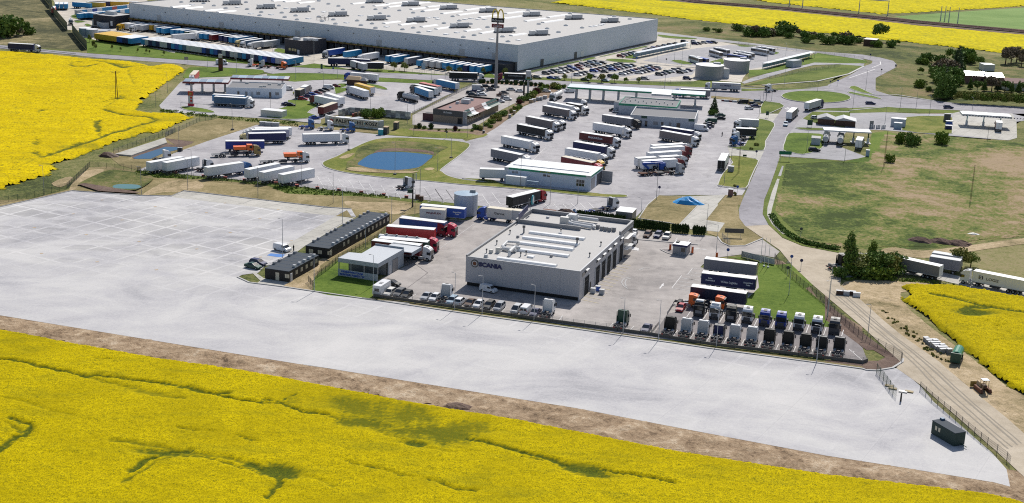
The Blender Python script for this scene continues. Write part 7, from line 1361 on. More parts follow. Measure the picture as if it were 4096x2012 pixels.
GC = 'cars parked along the front fence of the workshop yard'
for lb_, c, x, y, k, col, dh, rc_ in [
 ('covered off-white estate car beside the caravan', 'G4', 350, 318, 'estate', 'offwhite', 0, None),('dark grey estate car, third vehicle from the caravan end', 'G4', 478, 322, 'estate', 'dark_grey', 0, None),('black hatchback in front of the empty bay', 'G4', 572, 345, 'hatch', 'black', 0, None),('silver white sedan after the empty bay', 'G4', 825, 368, 'sedan', 'silver', 0, None),('white hatchback beside the silver sedan', 'G4', 930, 385, 'hatch', 'white', 0, None),
 ('silver blue car just right of the white tractor', 'G4', 1155, 420, 'estate', 'mailbox', 0, None),('white van-like car with dark windows by the lamp post', 'G4', 1258, 435, 'suv', 'white', math.pi, None),('plum black sedan near the second lamp post', 'G4', 1390, 452, 'sedan', 'brown', 0, None),('white hatchback next to the lamp post', 'G4', 1493, 472, 'hatch', 'white', 0, None),('black estate car with pale roof rails', 'G4', 1630, 482, 'estate', 'black', 0, None),('silver hatchback at the end of the middle group', 'G4', 1762, 505, 'mpv', 'silver', 0, None),
 ('pale green silver car beside the white van', 'G4', 1980, 538, 'mpv', 'light_grey', 0, None),('white panel van seen from behind by the fence', 'G4', 2112, 545, 'van', 'white', math.pi, None),('navy sedan beside the white panel van', 'G4', 2225, 578, 'sedan', 'navy', 0, None),('navy sedan in front of the low wall by the tractor rows', 'G5', 670, 985, 'sedan', 'navy', 0, None),('red hatchback beside the black tractor', 'G5', 1165, 690, 'hatch', 'red', 0, None)]:
 p = at(c, x, y); car(lb_, p, hb+dh, k, col, True, GC, None, rc_)
hg = ang(at('G2', 190, 390), at('G2', 155, 425))
for lb_, x, y, k, col in [('white car at the left of the hedge bays', 112, 398, 'hatch', 'white'),('dark plum car, second in the hedge bays', 300, 418, 'estate', 'brown'),('dark navy car, third in the hedge bays', 437, 422, 'estate', 'navy'),('white and plum car at the right of the hedge bays', 555, 445, 'suv', 'offwhite')]: car(lb_, at('G2', x, y), hg, k, col, True, 'cars in the bays along the thuja hedge')
lr = ang(at('E6', 200, 900), at('E6', 320, 925))
car('dark navy estate car beside the short black cabins', at('E6', 262, 880), lr, 'estate', 'navy', True, 'vehicles beside the cabins'); car('dark teal sedan nearest the apron by the cabins', at('E6', 200, 925), lr, 'sedan', 'dark_green', True, 'vehicles beside the cabins'); car('white panel van beside the blue painted bay', at('E6', 565, 705), ang(at('E6', 470, 690), at('E6', 640, 730)), 'van', 'white', True, 'vehicles beside the cabins')
car('white small van in the shadow of the workshop wall', at('G4', 1622, 280), ang(at('G4', 1530, 265), at('G4', 1700, 300)), 'small_van', 'white', True, None); car('black hatchback behind the caravan', at('G4', 385, 200), ang(at('G4', 320, 190), at('G4', 420, 205)), 'hatch', 'black', True, None)
p = at('G4', 248, 300); t = thing('caravan', 'white caravan with roof hatch at the left end of the fence row', 'caravan', (p.x, p.y, .03), hb)
bpart('body', t, -3, 3, -1.15, 1.15, .5, 2.7, 'white', .12, .06); bpart('roof_hatch', t, -.2, .9, -.4, .4, 2.7, 2.8, 'grey'); bpart('rear_window', t, 2.96, 3.0, -.6, .6, 1.3, 2.0, 'dark_glass'); bpart('side_window', t, -1, .4, -1.17, -1.14, 1.4, 2.0, 'dark_glass'); wheels(t, [0], 1.1, .34, .22)
hr = ang(at('D4', 1600, 485), at('D4', 1740, 490)); u_ = ang(at('D3', 0, 500), at('D3', 100, 510))
GR = 'cars on the restaurant car park'; GT = 'cars in the row on the red filling station lot'; GP = 'cars around the service building'
for g, L_ in ((GR, [('dark suv nearest the tall pole sign', 'D4', 1240, 428, 'suv', 'black', 0),('dark sedan below the tall pole sign', 'D4', 1322, 470, 'sedan', 'dark_grey', 0),('black hatchback right of the pole sign', 'D4', 1395, 425, 'hatch', 'black', 0),('grey high-roofed van on the restaurant car park', 'D4', 1110, 470, 'big_van', 'light_grey', 0),('black car, left of the cluster behind the restaurant', 'D4', 975, 530, 'hatch', 'black', 0),('navy car, top of the cluster behind the restaurant', 'D4', 1055, 505, 'sedan', 'navy', 0),('white car in the cluster behind the restaurant', 'D4', 1150, 530, 'hatch', 'white', 0),('second white car, right end of the restaurant cluster', 'D4', 1175, 560, 'sedan', 'white', 0),('dark car at the front of the restaurant cluster', 'D4', 1010, 562, 'hatch', 'dark_grey', 0),
   ('silver sedan alone in the aisle', 'D4', 1665, 475, 'sedan', 'silver', 0),('white sedan right of the silver one in the aisle', 'D4', 1812, 500, 'sedan', 'white', 0),('dark green car at the top of the small stack', 'D4', 1545, 530, 'sedan', 'dark_grey', 0),('black car with plum tint in the small stack', 'D4', 1500, 568, 'sedan', 'brown', 0),('grey car in the small stack', 'D4', 1560, 605, 'hatch', 'grey', 0),('white car half behind the grey one', 'D4', 1600, 635, 'hatch', 'white', 0),('white silver sedan at the bottom of the small stack', 'D4', 1472, 672, 'sedan', 'white', 0),('white car beyond the shrubs near the tank lorry', 'D4', 2262, 500, 'hatch', 'white', 0)]),
  (GT, [('red hatchback at the lower end of the row', 'D3', 262, 635, 'hatch', 'red', 0),('navy sedan next to the red hatchback', 'D3', 355, 590, 'sedan', 'navy', 0),('dark red car in the middle of the row', 'D3', 500, 530, 'sedan', 'dark_red', 0),('blue car next to the dark red one', 'D3', 430, 560, 'hatch', 'royal', 0),('black car above the dark red one', 'D3', 568, 500, 'sedan', 'black', 0),('black hatchback near the white van', 'D3', 650, 478, 'hatch', 'black', 0),('white van with dark side windows in the row', 'D3', 700, 445, 'van', 'white', 0),('dark red sedan at the upper end of the row', 'D3', 815, 415, 'sedan', 'dark_red', 0),('black sedan on the grass edge below the row', 'D3', 45, 735, 'sedan', 'black', 0),('dark blue sedan on the lane in front of the block wall', 'D3', 455, 955, 'sedan', 'deep_blue', .5),('white van behind the petrol shop', 'D2', 2325, 465, 'van', 'white', 0),('navy car beside the long pale shed', 'D2', 2310, 722, 'sedan', 'navy', 0)]),
  (GP, [('black van by the row of kerb stones', 'D6', 980, 412, 'van', 'black', math.pi),('black hatchback left of the white suv', 'D6', 1128, 432, 'hatch', 'black', 0),('navy sedan near the grass corner', 'D6', 1165, 465, 'sedan', 'navy', 0),('white hatchback nearest in the upper car group', 'D6', 1070, 500, 'hatch', 'white', .2),('white and silver suv in the upper car group', 'D6', 1205, 405, 'suv', 'silver', 0),('dark green sedan near the round conifer', 'D6', 650, 600, 'sedan', 'dark_green', math.pi),('black sedan below the dark green one', 'D6', 650, 645, 'sedan', 'black', math.pi),('dark green van at the service building', 'D6', 520, 690, 'van', 'dark_green', math.pi),('black car, first below the dark green van', 'D6', 490, 722, 'sedan', 'black', math.pi),('dark grey car, second below the dark green van', 'D6', 485, 752, 'sedan', 'dark_grey', math.pi),('navy car, third below the dark green van', 'D6', 455, 775, 'hatch', 'navy', 0),('white high-roofed van beside the service building', 'D6', 380, 805, 'big_van', 'white', -.35),('white van near the tank lorry at the fuel canopy', 'D5', 460, 255, 'van', 'white', math.pi+.3),('white car behind the green edged shop', 'D5', 1150, 545, 'hatch', 'white', 0),('yellow green light van by the white tractor', 'D5', 610, 525, 'hatch', 'light_grey', 0),('black car left of the service building', 'D5', 1110, 525, 'sedan', 'black', 0)])):
 for lb_, c, x, y, k, col, dh in L_: car(lb_, at(c, x, y), hr+dh, k, col, True, g)
for a in [('silver blue car driving toward the viewer on the south road', 'D6', 1597, 735, 'suv', 'mailbox', ang(at('D6', 1600, 700), at('D6', 1570, 760))),('navy car on the main road right of the roundabout', 'D7', 310, 425, 'estate', 'navy', hr),('dark blue pickup on the main road above the forecourt', 'D7', 1435, 485, 'suv', 'navy', hr),('black car beside the pale cabin on the grass plot', 'D6', 2012, 1105, 'suv', 'black', hr),('white large van on the main road before the dark pylon', 'C2', 680, 935, 'big_van', 'white', hr),('dark car with trailer at the far office block', 'C1', 1390, 408, 'estate', 'black', hr),('white car beside the dark twin sheds', 'D6', 2030, 635, 'hatch', 'white', hr)]: car(a[0], at(a[1], a[2], a[3]), a[6], a[4], a[5], True, 'vehicles driving on the roads')
t = lorry('white gas tanker lorry near the left end of the fuel canopy', 'D5', (385,215),(268,270), 'roof_white', 'white', kind='tank', h=3.5, L=10, group=GM)
ch = ang(at('C4', 1000, 1000), at('C4', 1100, 1010)); cc_ = ['navy', 'silver', 'black', 'royal', 'white', 'dark_grey', 'black', 'mailbox', 'dark_red', 'grey', 'navy', 'white', 'black', 'silver', 'dark_grey', 'dark_green']
cn_ = {'navy': 'navy', 'silver': 'silver', 'black': 'black', 'royal': 'blue', 'white': 'white', 'dark_grey': 'dark grey', 'mailbox': 'pale blue', 'dark_red': 'dark red', 'grey': 'grey', 'dark_green': 'dark green'}
kk = ['sedan', 'hatch', 'estate', 'suv', 'hatch', 'mpv']; q = 0
for ri, (a, b_, n) in enumerate([((305,1075),(1010,905), 13),((530,1065),(1125,925), 10),((765,1095),(1390,942), 12),((1150,1048),(1545,958), 8),((1410,1082),(1820,975), 9),((1650,1065),(1920,1000), 6),((1942,1090),(2280,1000), 7),((2245,1060),(2370,1030), 3),((1385,825),(1590,778), 5),((1710,748),(2180,645), 13)]):
 for i in range(n):
  if (i*7+ri*3) % 11 == 5 and n > 6: continue
  u = i/(n-1); q += 1; col = cc_[(q*5+ri*3) % 16]
  car('%s car, %s from lower left in the %s warehouse car row' % (cn_[col], nth(i), nth(ri)), at('C4', a[0]+(b_[0]-a[0])*u, a[1]+(b_[1]-a[1])*u), ch, kk[(q*3+ri) % 6], col, False, 'cars on the warehouse car park')
for i, (c, x, y, col) in enumerate([('C4', 870, 1165, 'dark_green'),('C4', 1160, 1178, 'mailbox'),('C4', 1735, 1150, 'grey'),('C4', 2345, 1150, 'navy'),('C4', 975, 1112, 'black'),('C4', 1250, 1118, 'dark_grey'),('C4', 380, 1140, 'royal'),('C4', 470, 1145, 'silver'),('C4', 180, 1130, 'grey'),('C4', 2300, 615, 'black'),('C4', 2440, 612, 'white'),('C4', 2455, 645, 'navy'),('C4', 2505, 640, 'black'),('C5', 60, 628, 'silver'),('C5', 130, 625, 'royal'),('C5', 200, 628, 'black')]):
 car('%s car standing by itself, %s of the stray cars round the car park' % (cn_[col], nth(i)), at(c, x, y), ch, kk[i % 6], col, False, 'stray cars round the warehouse car park')
person('man in dark clothes walking near the short black cabins', 'E6', 710, 712, 'black', 'dark_grey', 1.0); person('man in dark clothes crossing the central truck park', 'D6', 680, 885, 'dark_grey', 'black', .5); person('person in a high visibility jacket by the dark drawbar lorry', 'D3', 100, 555, 'hi_vis', 'dark_grey', .2); person('small figure in the yard beside the white dock lorries', 'C2', 1118, 698, 'black', 'dark_grey', .2)
# fences and walls
G2_ = lambda *a: TR(*a)
fence('low concrete wall with mesh fence along the front of the workshop yard', TR('G3', (880,1040), 'G4', (150,345),(1530,545),(2576,690), 'G5', (740,1055),(850,1075),(1600,1200), 'G6', (1500,1105),(2277,1200),(2330,1180)), 1.5, 2.6, 'grey', 'grey', 'mesh_fence', base=.7)
fence('mesh fence on the right side of the workshop yard', TR('G2', (1990,725), 'G6', (1430,215),(1680,430),(1850,560),(2060,760),(2277,950), 'G7', (700,1230),(710,1260)), 1.9, 2.6, 'chassis')
fence('white panel fence behind the flag poles at the gate', TR('G2', (1555,690),(1990,800)), 1.7, 3.4, 'chassis', solid='light_grey')
fence('green mesh fence between the cabins and the inspection station', TR('G3', (20,800),(240,640),(380,520),(620,390),(900,230),(1080,90)), 1.7, 2.6, 'dark_green')
fence('green mesh fence closing the lawn beside the short cabins', TR('E6', (895,1100),(980,1200)), 1.7, 2.6, 'dark_green')
fence('mesh fence with leaning gate at the right corner of the apron', TR('G8', (425,190),(480,260),(560,370),(590,400)), 2.2, 2.6, 'dark_green', 'dark_green')
fence('mesh fence between the apron corner and the gravel road', TR('G8', (785,330),(880,420),(1030,540),(1180,670),(1340,800),(1500,920),(1530,960)), 1.9, 2.8, 'chassis')
fence('long mesh fence along the hatched parking and its verge', TR('D1', (910,850),(1420,900), 'E1', (0,790),(540,860),(1230,930),(2130,1010), 'E2', (160,1015),(850,1095),(1700,1195), 'E7', (430,300),(790,330)), 1.8, 3.2, 'dark_green', 'chassis')
fence('green mesh fence below the left rapeseed field', TR('D1', (0,1225),(440,1140),(680,1075),(910,855)), 1.9, 3.2, 'dark_green')
fence('mesh fence between rapeseed and the basin lawn', TR('D1', (1150,720),(1771,500), 'E1', (400,285),(900,60),(1150,15)), 1.8, 3.2, 'dark_green', 'grey')
fence('tall dark screen fence at the far left of the warehouse yard', TR('C1', (640,-10),(755,120)), 5, 8, 'dark_green', solid='dark_green', name='screen_fence')
fence('tall dark green screen fence beside the entry road of the yard', TR('C1', (712,140),(840,290),(975,450)), 5, 8, 'dark_green', solid='dark_green', name='screen_fence')
fence('tall dark green screen fence reaching down to the main road', TR('C1', (1045,470),(1140,590),(1258,725)), 5, 8, 'dark_green', solid='dark_green', name='screen_fence')
fence('grey rail fence between truck lot and restaurant', TR('D4', (0,880),(440,680),(800,500),(1170,320)), 1.6, 2.6, 'grey', 'grey')
fence('mesh fence in front of the warehouse docks', TR('C3', (440,1000),(1000,1060),(1440,1090), 'C3', (1900,1100)), 1.7, 4, 'grey', 'grey')
fence('mesh fence along the road side of the car park', TR('C4', (560,1145),(1500,1190),(2400,1215)), 1.7, 5, 'grey', 'grey')
fence('mesh fence at the top of the bus park', TR('C5', (550,650),(850,690),(1670,770),(2370,860)), 1.7, 6, 'grey', 'grey')
fence('mesh fence on the strip beside the warehouse side wall', TR('C4', (105,1050),(740,905)), 1.5, 5, 'grey', 'grey')
fence('mesh fence on the grass below the bus park shelter', TR('C5', (700,1130),(1000,1140),(1500,1040),(2030,960)), 1.7, 6, 'grey', 'grey')
fence('low wall dividing the corner tractor rows from the yard', TR('G5', (970,760),(1060,620)), .9, 4, 'grey', solid='grey', name='low_wall')
fence('thin low wall beside the navy sedan', TR('G5', (745,1030),(850,900)), .9, 4, 'grey', name='low_wall')
for q, lb_ in (((1290,450,1400,545), 'left leaf of the sliding gate leaning on the grass corner'),((1550,690,1650,745), 'right leaf of the sliding gate beside the white panels')):
 fence(lb_, TR('G2', q[:2], q[2:]), 1.8, 3, 'grey', 'grey', 'gate')
# trees, hedges, shrubs
def run(kind, label, c, pts, h, group, name=None, sx=1):
 for i, q in enumerate(pts): tree(kind if isinstance(kind, str) else kind[i % len(kind)], label % nth(i) if '%s' in label else label, c, q[0], q[1], (q[2] if len(q) > 2 else h)*random.uniform(.93, 1.07), group, name, sx)
run('thuja', '%s thuja from the left in the hedge behind the workshop', 'H2', [(965,590),(1020,595),(1072,600),(1130,605),(1190,610),(1248,618),(1303,622),(1362,630),(1420,636),(1476,642),(1538,650),(1595,656),(1650,662),(1700,668),(1755,675),(1815,684),(1865,690),(1925,700),(1985,708),(2045,716),(2100,724),(2160,732)], 2.6, 'thujas in the hedge behind the workshop')
run('thuja', '%s thuja from the left in the hedge above the parked cars', 'G2', [(40,298),(68,300),(97,303),(126,306),(156,309),(186,312),(218,316),(248,319),(275,321),(304,325),(335,327),(367,330),(397,334),(428,337),(458,340),(486,343),(515,346),(545,349),(577,352),(634,358),(668,362),(700,366),(730,369),(765,373),(798,377),(830,380),(918,390),(952,393),(982,396),(1015,398),(1050,400)], 2.8, 'thujas in the hedge above the parked cars', None, 1.1)
run(['poplar'], 'tall dark tree behind the black tractor unit', 'E5', [(905,1140)], 12.5, None); run(['poplar2'], 'slender tree in the middle of the roadside clump', 'E5', [(1110,1100)], 8.5, None)
run(['round3', 'round2', 'round', 'round5', 'round'], '%s bushy tree of the clump hiding the grey trailer', 'E5', [(1010,1150,6.5),(1090,1160,6),(1180,1150,7),(1270,1150,6),(1330,1120,5.5)], 7, 'bushy trees beside the bus lane', None, 1.35)
run(['shrub2', 'shrub', 'shrub2'], '%s low bush under the roadside clump', 'E5', [(960,1140,4.5),(1050,1170,4),(1140,1180,4.6),(1230,1175,4.2),(1320,1150,4)], 4, 'low bushes under the roadside clump', None, 1.3); tree('shrub', 'dark low bush at the foot of the tall tree', 'E5', 830, 1170, 3); tree('round5', 'willow bush between the grey trailers and the white lettered lorry', 'G7', 1250, 400, 6.5, None, None, 1.3)
tree('round2', 'green willow bush right of the first one', 'G7', 1340, 380, 4.5, None, None, 1.3)
run(['low', 'shrub', 'ball', 'ball', 'low', 'low', 'ball2', 'low'], '%s garden shrub in front of the restaurant', 'D4', [(30,1110,1.6),(190,1120,1.4),(115,1110,2.2),(315,1120,2.3),(440,1150,1.0),(580,1160,1.1),(720,1150,2.0),(790,1160,.9)], 1, 'garden shrubs in front of the restaurant')
run(['shrub', 'shrub', 'low', 'shrub2', 'shrub', 'shrub2', 'low', 'shrub'], '%s shrub of the bed along the truck park', 'D4', [(1050,1110,1.9),(1110,1130,2),(1180,1140,1.6),(1000,1160,1.1),(1240,1070,1.8),(1330,1030,2.1),(1400,980,2.6),(1440,930,2.4),(1500,900,2.2),(1560,880,2.1),(1680,840,2),(1740,800,2),(1800,770,1.8),(1320,1100,1.5),(1480,990,1.4)], 1, 'shrubs of the long bed', None, 1.25)
run(['ball2', 'shrub', 'shrub', 'low', 'shrub2'], '%s bush of the upper shrub bed', 'D4', [(1800,700,2.4),(1850,660,3),(1930,640,2),(2000,600,2.3),(2040,560,2.6),(2090,520,2.8),(2150,500,2.8),(2210,460,2.2),(2390,430,2.8),(2450,450,2.4),(2280,440,1.6),(1960,600,2.4)], 1, 'bushes of the upper bed', None, 1.3)
run('ball', '%s clipped round bush along the restaurant car park', 'D4', [(1150,350,1.9),(1200,345,2.0),(1270,355,1.4),(1345,350,2.2),(1455,345,1.4),(1510,360,1.6),(1590,362,2.4),(1665,370,1.8),(1740,375,2.2),(1835,382,2.1),(1915,385,1.9),(2000,395,2.1),(2075,398,1.9),(2160,405,1.8)], 1, 'clipped round bushes in a row', None, 1.1)
run(['shrub', 'shrub2'], '%s bush at the left end of the fuel canopy', 'D5', [(45,160,2),(110,200,2.6),(240,180,3),(340,185,2),(390,190,2)], 1, 'bushes near the fuel canopy')
tree('conifer', 'dark round headed conifer by the service building', 'D6', 560, 560, 7.5, None, None, 1.4); tree('shrub', 'dark shrub in front of the round headed conifer', 'D6', 550, 580, 3)
tree('shrub2', 'dark fir in the block walled yard', 'H1', 1370, 190, 4.6); tree('shrub', 'dark bush beside the pallet stacks', 'H1', 1070, 190, 4)
run(['round2', 'round5', 'round2', 'round3', 'round3'], '%s young tree on the car park verge', 'C4', [(920,1190,5),(1105,1195,4.8),(1290,1195,4.8),(570,1160,3.6),(1640,1195,3.4),(1460,1195,3.2)], 4, 'young trees on the car park verge')
run(['round5', 'round3'], '%s thin young tree along the dock fence', 'C3', [(640,1020,4.8),(785,1030,5.2),(1430,1060,4.2),(1740,1050,4),(1910,1080,4.6),(2240,1080,4),(175,965,3.6),(1580,1050,3.6)], 4, 'young trees along the dock fence')
run(['shrub', 'round', 'shrub', 'round4', 'shrub', 'shrub3', 'round2', 'shrub'], '%s scrub bush below the far rapeseed strip', 'C5', [(545,445,5),(660,510,6),(720,520,7),(800,525,8),(870,525,7),(965,520,6),(1050,520,4),(1130,515,5),(1220,500,9),(1320,520,8),(1290,550,4),(1420,530,6),(1500,545,5),(1640,540,4),(1620,620,6),(1525,620,4),(1750,560,4),(1930,570,5),(1860,640,6),(1920,630,5),(2020,625,6),(2110,590,7),(2170,640,6),(2280,620,4),(100,450,3),(200,465,3),(280,470,3)], 5, 'scrub bushes below the far rapeseed strip', 'shrub', 1.2)
run(['round', 'shrub', 'shrub2', 'shrub', 'round2'], '%s bush around the brick shed and the wasteland', 'C6', [(440,600,12),(30,640,6),(430,680,5),(620,680,5),(700,650,4),(340,680,4),(1030,920,4),(1085,930,4),(1140,900,6),(1450,860,8),(1530,880,7),(1640,900,9),(1730,890,8),(1340,910,5),(1030,1070,4),(1210,1090,7),(1250,1100,5),(1000,1260,5),(1060,1250,4),(1780,930,8),(1880,970,7)], 5, 'bushes of the wasteland near the farm', 'shrub', 1.1)
run(['conifer2', 'round', 'conifer2', 'round4', 'conifer', 'round', 'conifer2'], '%s dark tree around the farmhouses', 'D7', [(1330,350,15),(1290,200,13),(1340,150,12),(1420,60,13),(1380,250,14),(1450,280,11),(1500,330,8),(1640,60,10),(1300,280,12),(1400,330,13),(1360,100,14),(1540,60,17),(1470,200,12),(1600,150,9),(1750,200,6),(1850,230,6),(1950,230,6),(2060,230,9),(2150,230,7),(2250,240,6),(2350,250,6),(2450,240,6),(2530,250,6)], 10, 'dark trees around the farmhouses', None, 1.25)
run(['round4'], '%s bare brownish tree behind the farm', 'C6', [(2260,930,10),(2340,920,11),(2420,900,10),(2490,960,8)], 10, 'bare trees behind the farm', 'tree', 1.2)
run(['round5', 'round2'], '%s bush of the tall hedge beside the east road', 'D7', [(1600+i*60, 405+i*3.4, 6.6) for i in range(18)], 6, 'bushes of the tall roadside hedge', 'shrub', 1.25)
run(['round4', 'round', 'shrub', 'round'], '%s dark bush on the meadow at the far left margin', 'C1', [(20,520,11),(90,540,11),(150,530,13),(210,530,9),(290,530,6),(350,500,8),(400,500,5)], 8, 'dark bushes on the left meadow', 'shrub', 1.1)
run(['shrub2', 'shrub', 'shrub', 'shrub2'], '%s shrub on the right meadow', 'D7', [(730,980,5),(880,1020,6),(940,1000,4),(1320,1000,6),(580,1265,4),(1155,240,3)], 5, 'single shrubs on the right meadow', 'shrub', .8)
run(['round3', 'round5'], '%s sapling on the lawn above the main road', 'C1', [(1295,610,5),(1350,700,5),(1385,720,3.5),(1620,720,3),(1745,740,2.5),(1990,760,2.5),(2120,770,3),(2160,780,2.5),(2370,800,3)], 3, 'saplings on the lawn above the main road', 'tree', .6)
run(['low'], '%s weed tuft on the ditch bank', 'E4', [(1920,980,1),(2285,330,1.4),(2200,390,1),(1955,1110,1.2)], 1, 'weed tufts on the ditch banks', 'shrub')
hp = TR('E5', (200,610),(260,700),(340,770),(460,840),(620,885),(810,915)); HL = smooth_pts(hp, 6, False)
b = MB(); rn = random.Random(3)
for i in range(0, len(HL)-1):
 for u in (0, .5): p_ = HL[i].lerp(HL[i+1], u); leaf_cloud(b, [(p_.x, p_.y, .45, 1.1, .6)], 26, .35, 'leaf_dark', rn)
o_ = link('hedge_foliage', b.mesh('foliage')); tag(o_, 'low dark ditch side growth along the south road bend', None, None, 'stuff')
b = MB()
for l, n, s_, m_ in ((TR('E1', (0,765),(540,815),(1230,885),(2130,965), 'E2', (0,995),(1060,1095),(1700,1170),(1060,1140),(0,1100), 'E1', (1900,990),(900,890),(0,860)), 260, .55, 'leaf_mid'),(TR('D2', (0,800),(300,800),(1150,900),(2530,1010),(2530,1080),(1150,940),(300,860)), 160, .7, 'leaf_mid'),(TR('G7', (430,740),(560,800),(1000,1120),(1150,1265),(1060,1265),(700,980)), 50, .22, 'leaf_olive'),(TR('G7', (130,500),(700,490),(1180,540),(1180,560),(700,520)), 40, .6, 'leaf_mid')):
 X = [p[0] for p in l]; Y = [p[1] for p in l]; k = 0
 while k < n:
  x, y = rn.uniform(min(X), max(X)), rn.uniform(min(Y), max(Y))
  if inside(np.array([x]), np.array([y]), l)[0]: leaf_cloud(b, [(x, y, .15, s_*rn.uniform(.8, 2), .25)], 9, .3, m_, rn); k += 1
o_ = link('verge_weeds', b.mesh('weeds')); tag(o_, 'low weeds growing along the verges and fences', None, None, 'stuff')
field('meadow_relief', TR('D7', (510,850),(1380,880),(2560,980),(2700,1000), 'E5', (2600,480),(2521,790),(1700,890),(1240,910),(820,890),(500,800),(290,670),(225,560),(300,200),(350,130),(860,125),(1060,100)), 1.3, .16, 'right_meadow', [], [], .17, label='rough meadow grass on the right', edge=1)
field('dirt_relief', TR('G7', (340,700),(500,600),(700,640),(760,760),(1000,960),(1250,1150),(1500,1400), 'G8', (1700,500),(1720,720),(1500,550),(1300,390),(1000,140), 'G7', (700,1000),(540,870)), .7, .1, 'dirt', [(TR('G7', (600,700),(1000,1050),(1400,1400)), .5, .4),(TR('G7', (500,720),(800,960),(1100,1240)), .5, .5)], [], .28, label='rutted bare soil beside the gravel road', edge=.6)
# poles, lamps, signs
LL = [('G3',25,965,9.5,0),('G3',878,885,8,0),('G3',2055,1225,9,0),('G4',1540,572,9.4,0),('G4',2208,650,8.5,0),('G5',332,1030,8.5,0),('G6',212,965,9.5,0),('G6',797,1030,8.5,0),('G6',1812,1190,8.5,0),('G6',1530,505,8.5,0),('G6',1915,750,9.5,0),('G2',1080,385,9,0),('G2',1210,690,9,0),('G2',202,305,9,0),
 ('E6',572,790,10.5,0),('E6',1327,360,10,0),('E6',1620,670,9,0),('E6',1950,355,8,0),('D1',448,1135,9,0),('D1',1432,1140,9,0),('E1',728,1040,9.5,0),('E1',1742,1155,9.5,0),('E1',785,860,9,0),('E2',200,985,9.5,0),('E2',660,1240,9.5,0),('E2',1915,1170,9.5,0),('E7',288,225,9,0),('E7',215,480,8,0),
 ('D2',1390,1140,10,1),('E1',603,470,9,1),('E2',888,480,8.5,1),('E2',1553,830,11,1),('E2',2365,590,7.5,1),('E2',2170,780,8,0),('E3',1383,1250,9,0),('E3',1820,1250,8,0),('E4',693,1185,12,0),('E4',1870,665,8,0),('E4',1765,935,8,0),('E3',915,970,9.5,0),
 ('D3',1402,820,9,2),('D3',600,900,9,2),('D3',2130,1220,12,2),('D3',2020,1040,8,0),('D3',130,760,8,0),('D3',605,450,8,0),('D2',295,510,9,0),('D2',100,765,7,0),('D2',2035,860,7,0),('D4',1195,1150,9,0),('D4',930,1260,7,0),('D4',1625,800,7,0),('D5',1835,200,8,0),('D5',490,130,6,0),
 ('C2',470,985,6,0),('C2',890,1055,7,0),('C2',1745,1150,9,0),('C2',2350,1130,7,0),('C2',2010,890,11,0),('C2',1410,790,6,0),('C3',1180,1150,9,0),('C3',1375,1140,6,0),('C4',675,1200,9,0),('C4',2020,1260,9,0),('C4',2160,870,12,0),('C4',1905,960,9,0),('C4',2265,960,11,0),('C4',485,1000,6,0),('C5',215,930,8,0),('C5',970,890,7,0),('C5',1240,800,7,0),('C5',1215,1250,9,0),('D6',580,430,9,0),('D6',1215,600,9,0),('D6',1270,400,7,0),('D6',1395,370,7,0),('D6',2060,240,5,0),('D6',1900,1110,8,0),('D7',55,480,8,0),('D7',240,220,10,0),('D7',970,470,8,0),('D7',740,470,9,0),('D7',1165,550,8,0),('D7',1780,510,6,0),('D7',2000,940,6,0),('E5',870,100,6,0),('G7',25,840,13,0),('G7',395,1000,7,0),('D7',520,690,7,0)]
for i, (c, x, y, h, k) in enumerate(LL):
 wh_ = {'G': 'near the workshop yard', 'E6': 'near the black cabins', 'E1': 'around the western lot', 'E2': 'around the pond', 'E3': 'near the wash hall', 'E4': 'near the right grass strips', 'D2': 'on the red filling station lot', 'D3': 'on the red filling station lot', 'C2': 'along the main road', 'C3': 'along the main road', 'C4': 'on the warehouse car park', 'C5': 'by the bus park', 'D6': 'near the roundabout', 'D7': 'along the east road', 'D4': 'near the restaurant', 'D5': 'near the fuel canopy', 'D1': 'at the apron fence', 'E7': 'by the hatched parking', 'E5': 'on the east meadow edge'}
 w_ = wh_.get(c) or wh_[c[0]]; kin = {0: 'slim grey', 1: 'slim dark footed', 2: 'double headed'}[k]
 lamp('%s lamp post %s, number %s counted there' % (kin, w_, nth(sum(1 for a in LL[:i] if (wh_.get(a[0]) or wh_[a[0][0]]) == w_))), c, x, y, h, 2 if k == 2 else 1, random.uniform(2.4, 3.6), 'grey' if c[0] in 'DE' and c != 'E6' else 'light_grey', k == 1)
pylon('twin legged wooden power pole standing in the left rapeseed field', 'D1', 1183, 185, 12.5, .3); pylon('leaning power pole on the right meadow', 'E5', 2028, 465, 12, .2, False); pylon('dark pole on the meadow below the forecourt', 'E5', 1232, 150, 13, 0, False); pylon('twin legged pole on the long grass strip by the south road', 'E4', 1990, 765, 14, .1, False)
p = at('E7', 182, 355); t = thing('telecom_mast', 'dark mast with boxes beside the hatched parking', 'mast', (p.x, p.y, 0)); part('pole', None, lambda b: b.cyl((0, 0, 0),(0, 0, 10.5), .25, 'chassis', 8, .16), t); bpart('equipment_box', t, -1.6, -.2, -.4, .4, 4.6, 5.6, 'dark_green'); bpart('platform', t, -1.8, .6, -.1, .1, 4.3, 4.5, 'grey')
for s in (.5, .9): bpart('antenna', t, s, s+.2, -.1, .1, 8.2, 10.6, 'light_grey')
for i, x in enumerate((1805, 1850, 1905)):
 p = at('G2', x, 770+i*28+(0, 20, 5)[i]); t = thing('flag_pole', ['left', 'middle', 'right'][i]+' of three white flag poles on the gate lawn', 'flag pole', (p.x, p.y, .03)); part('pole', 'flg', lambda b: b.cyl((0, 0, 0),(0, 0, 8), .08, 'white', 6, .04), t); bpart('foot', t, -.25, .25, -.25, .25, 0, .3, 'white')
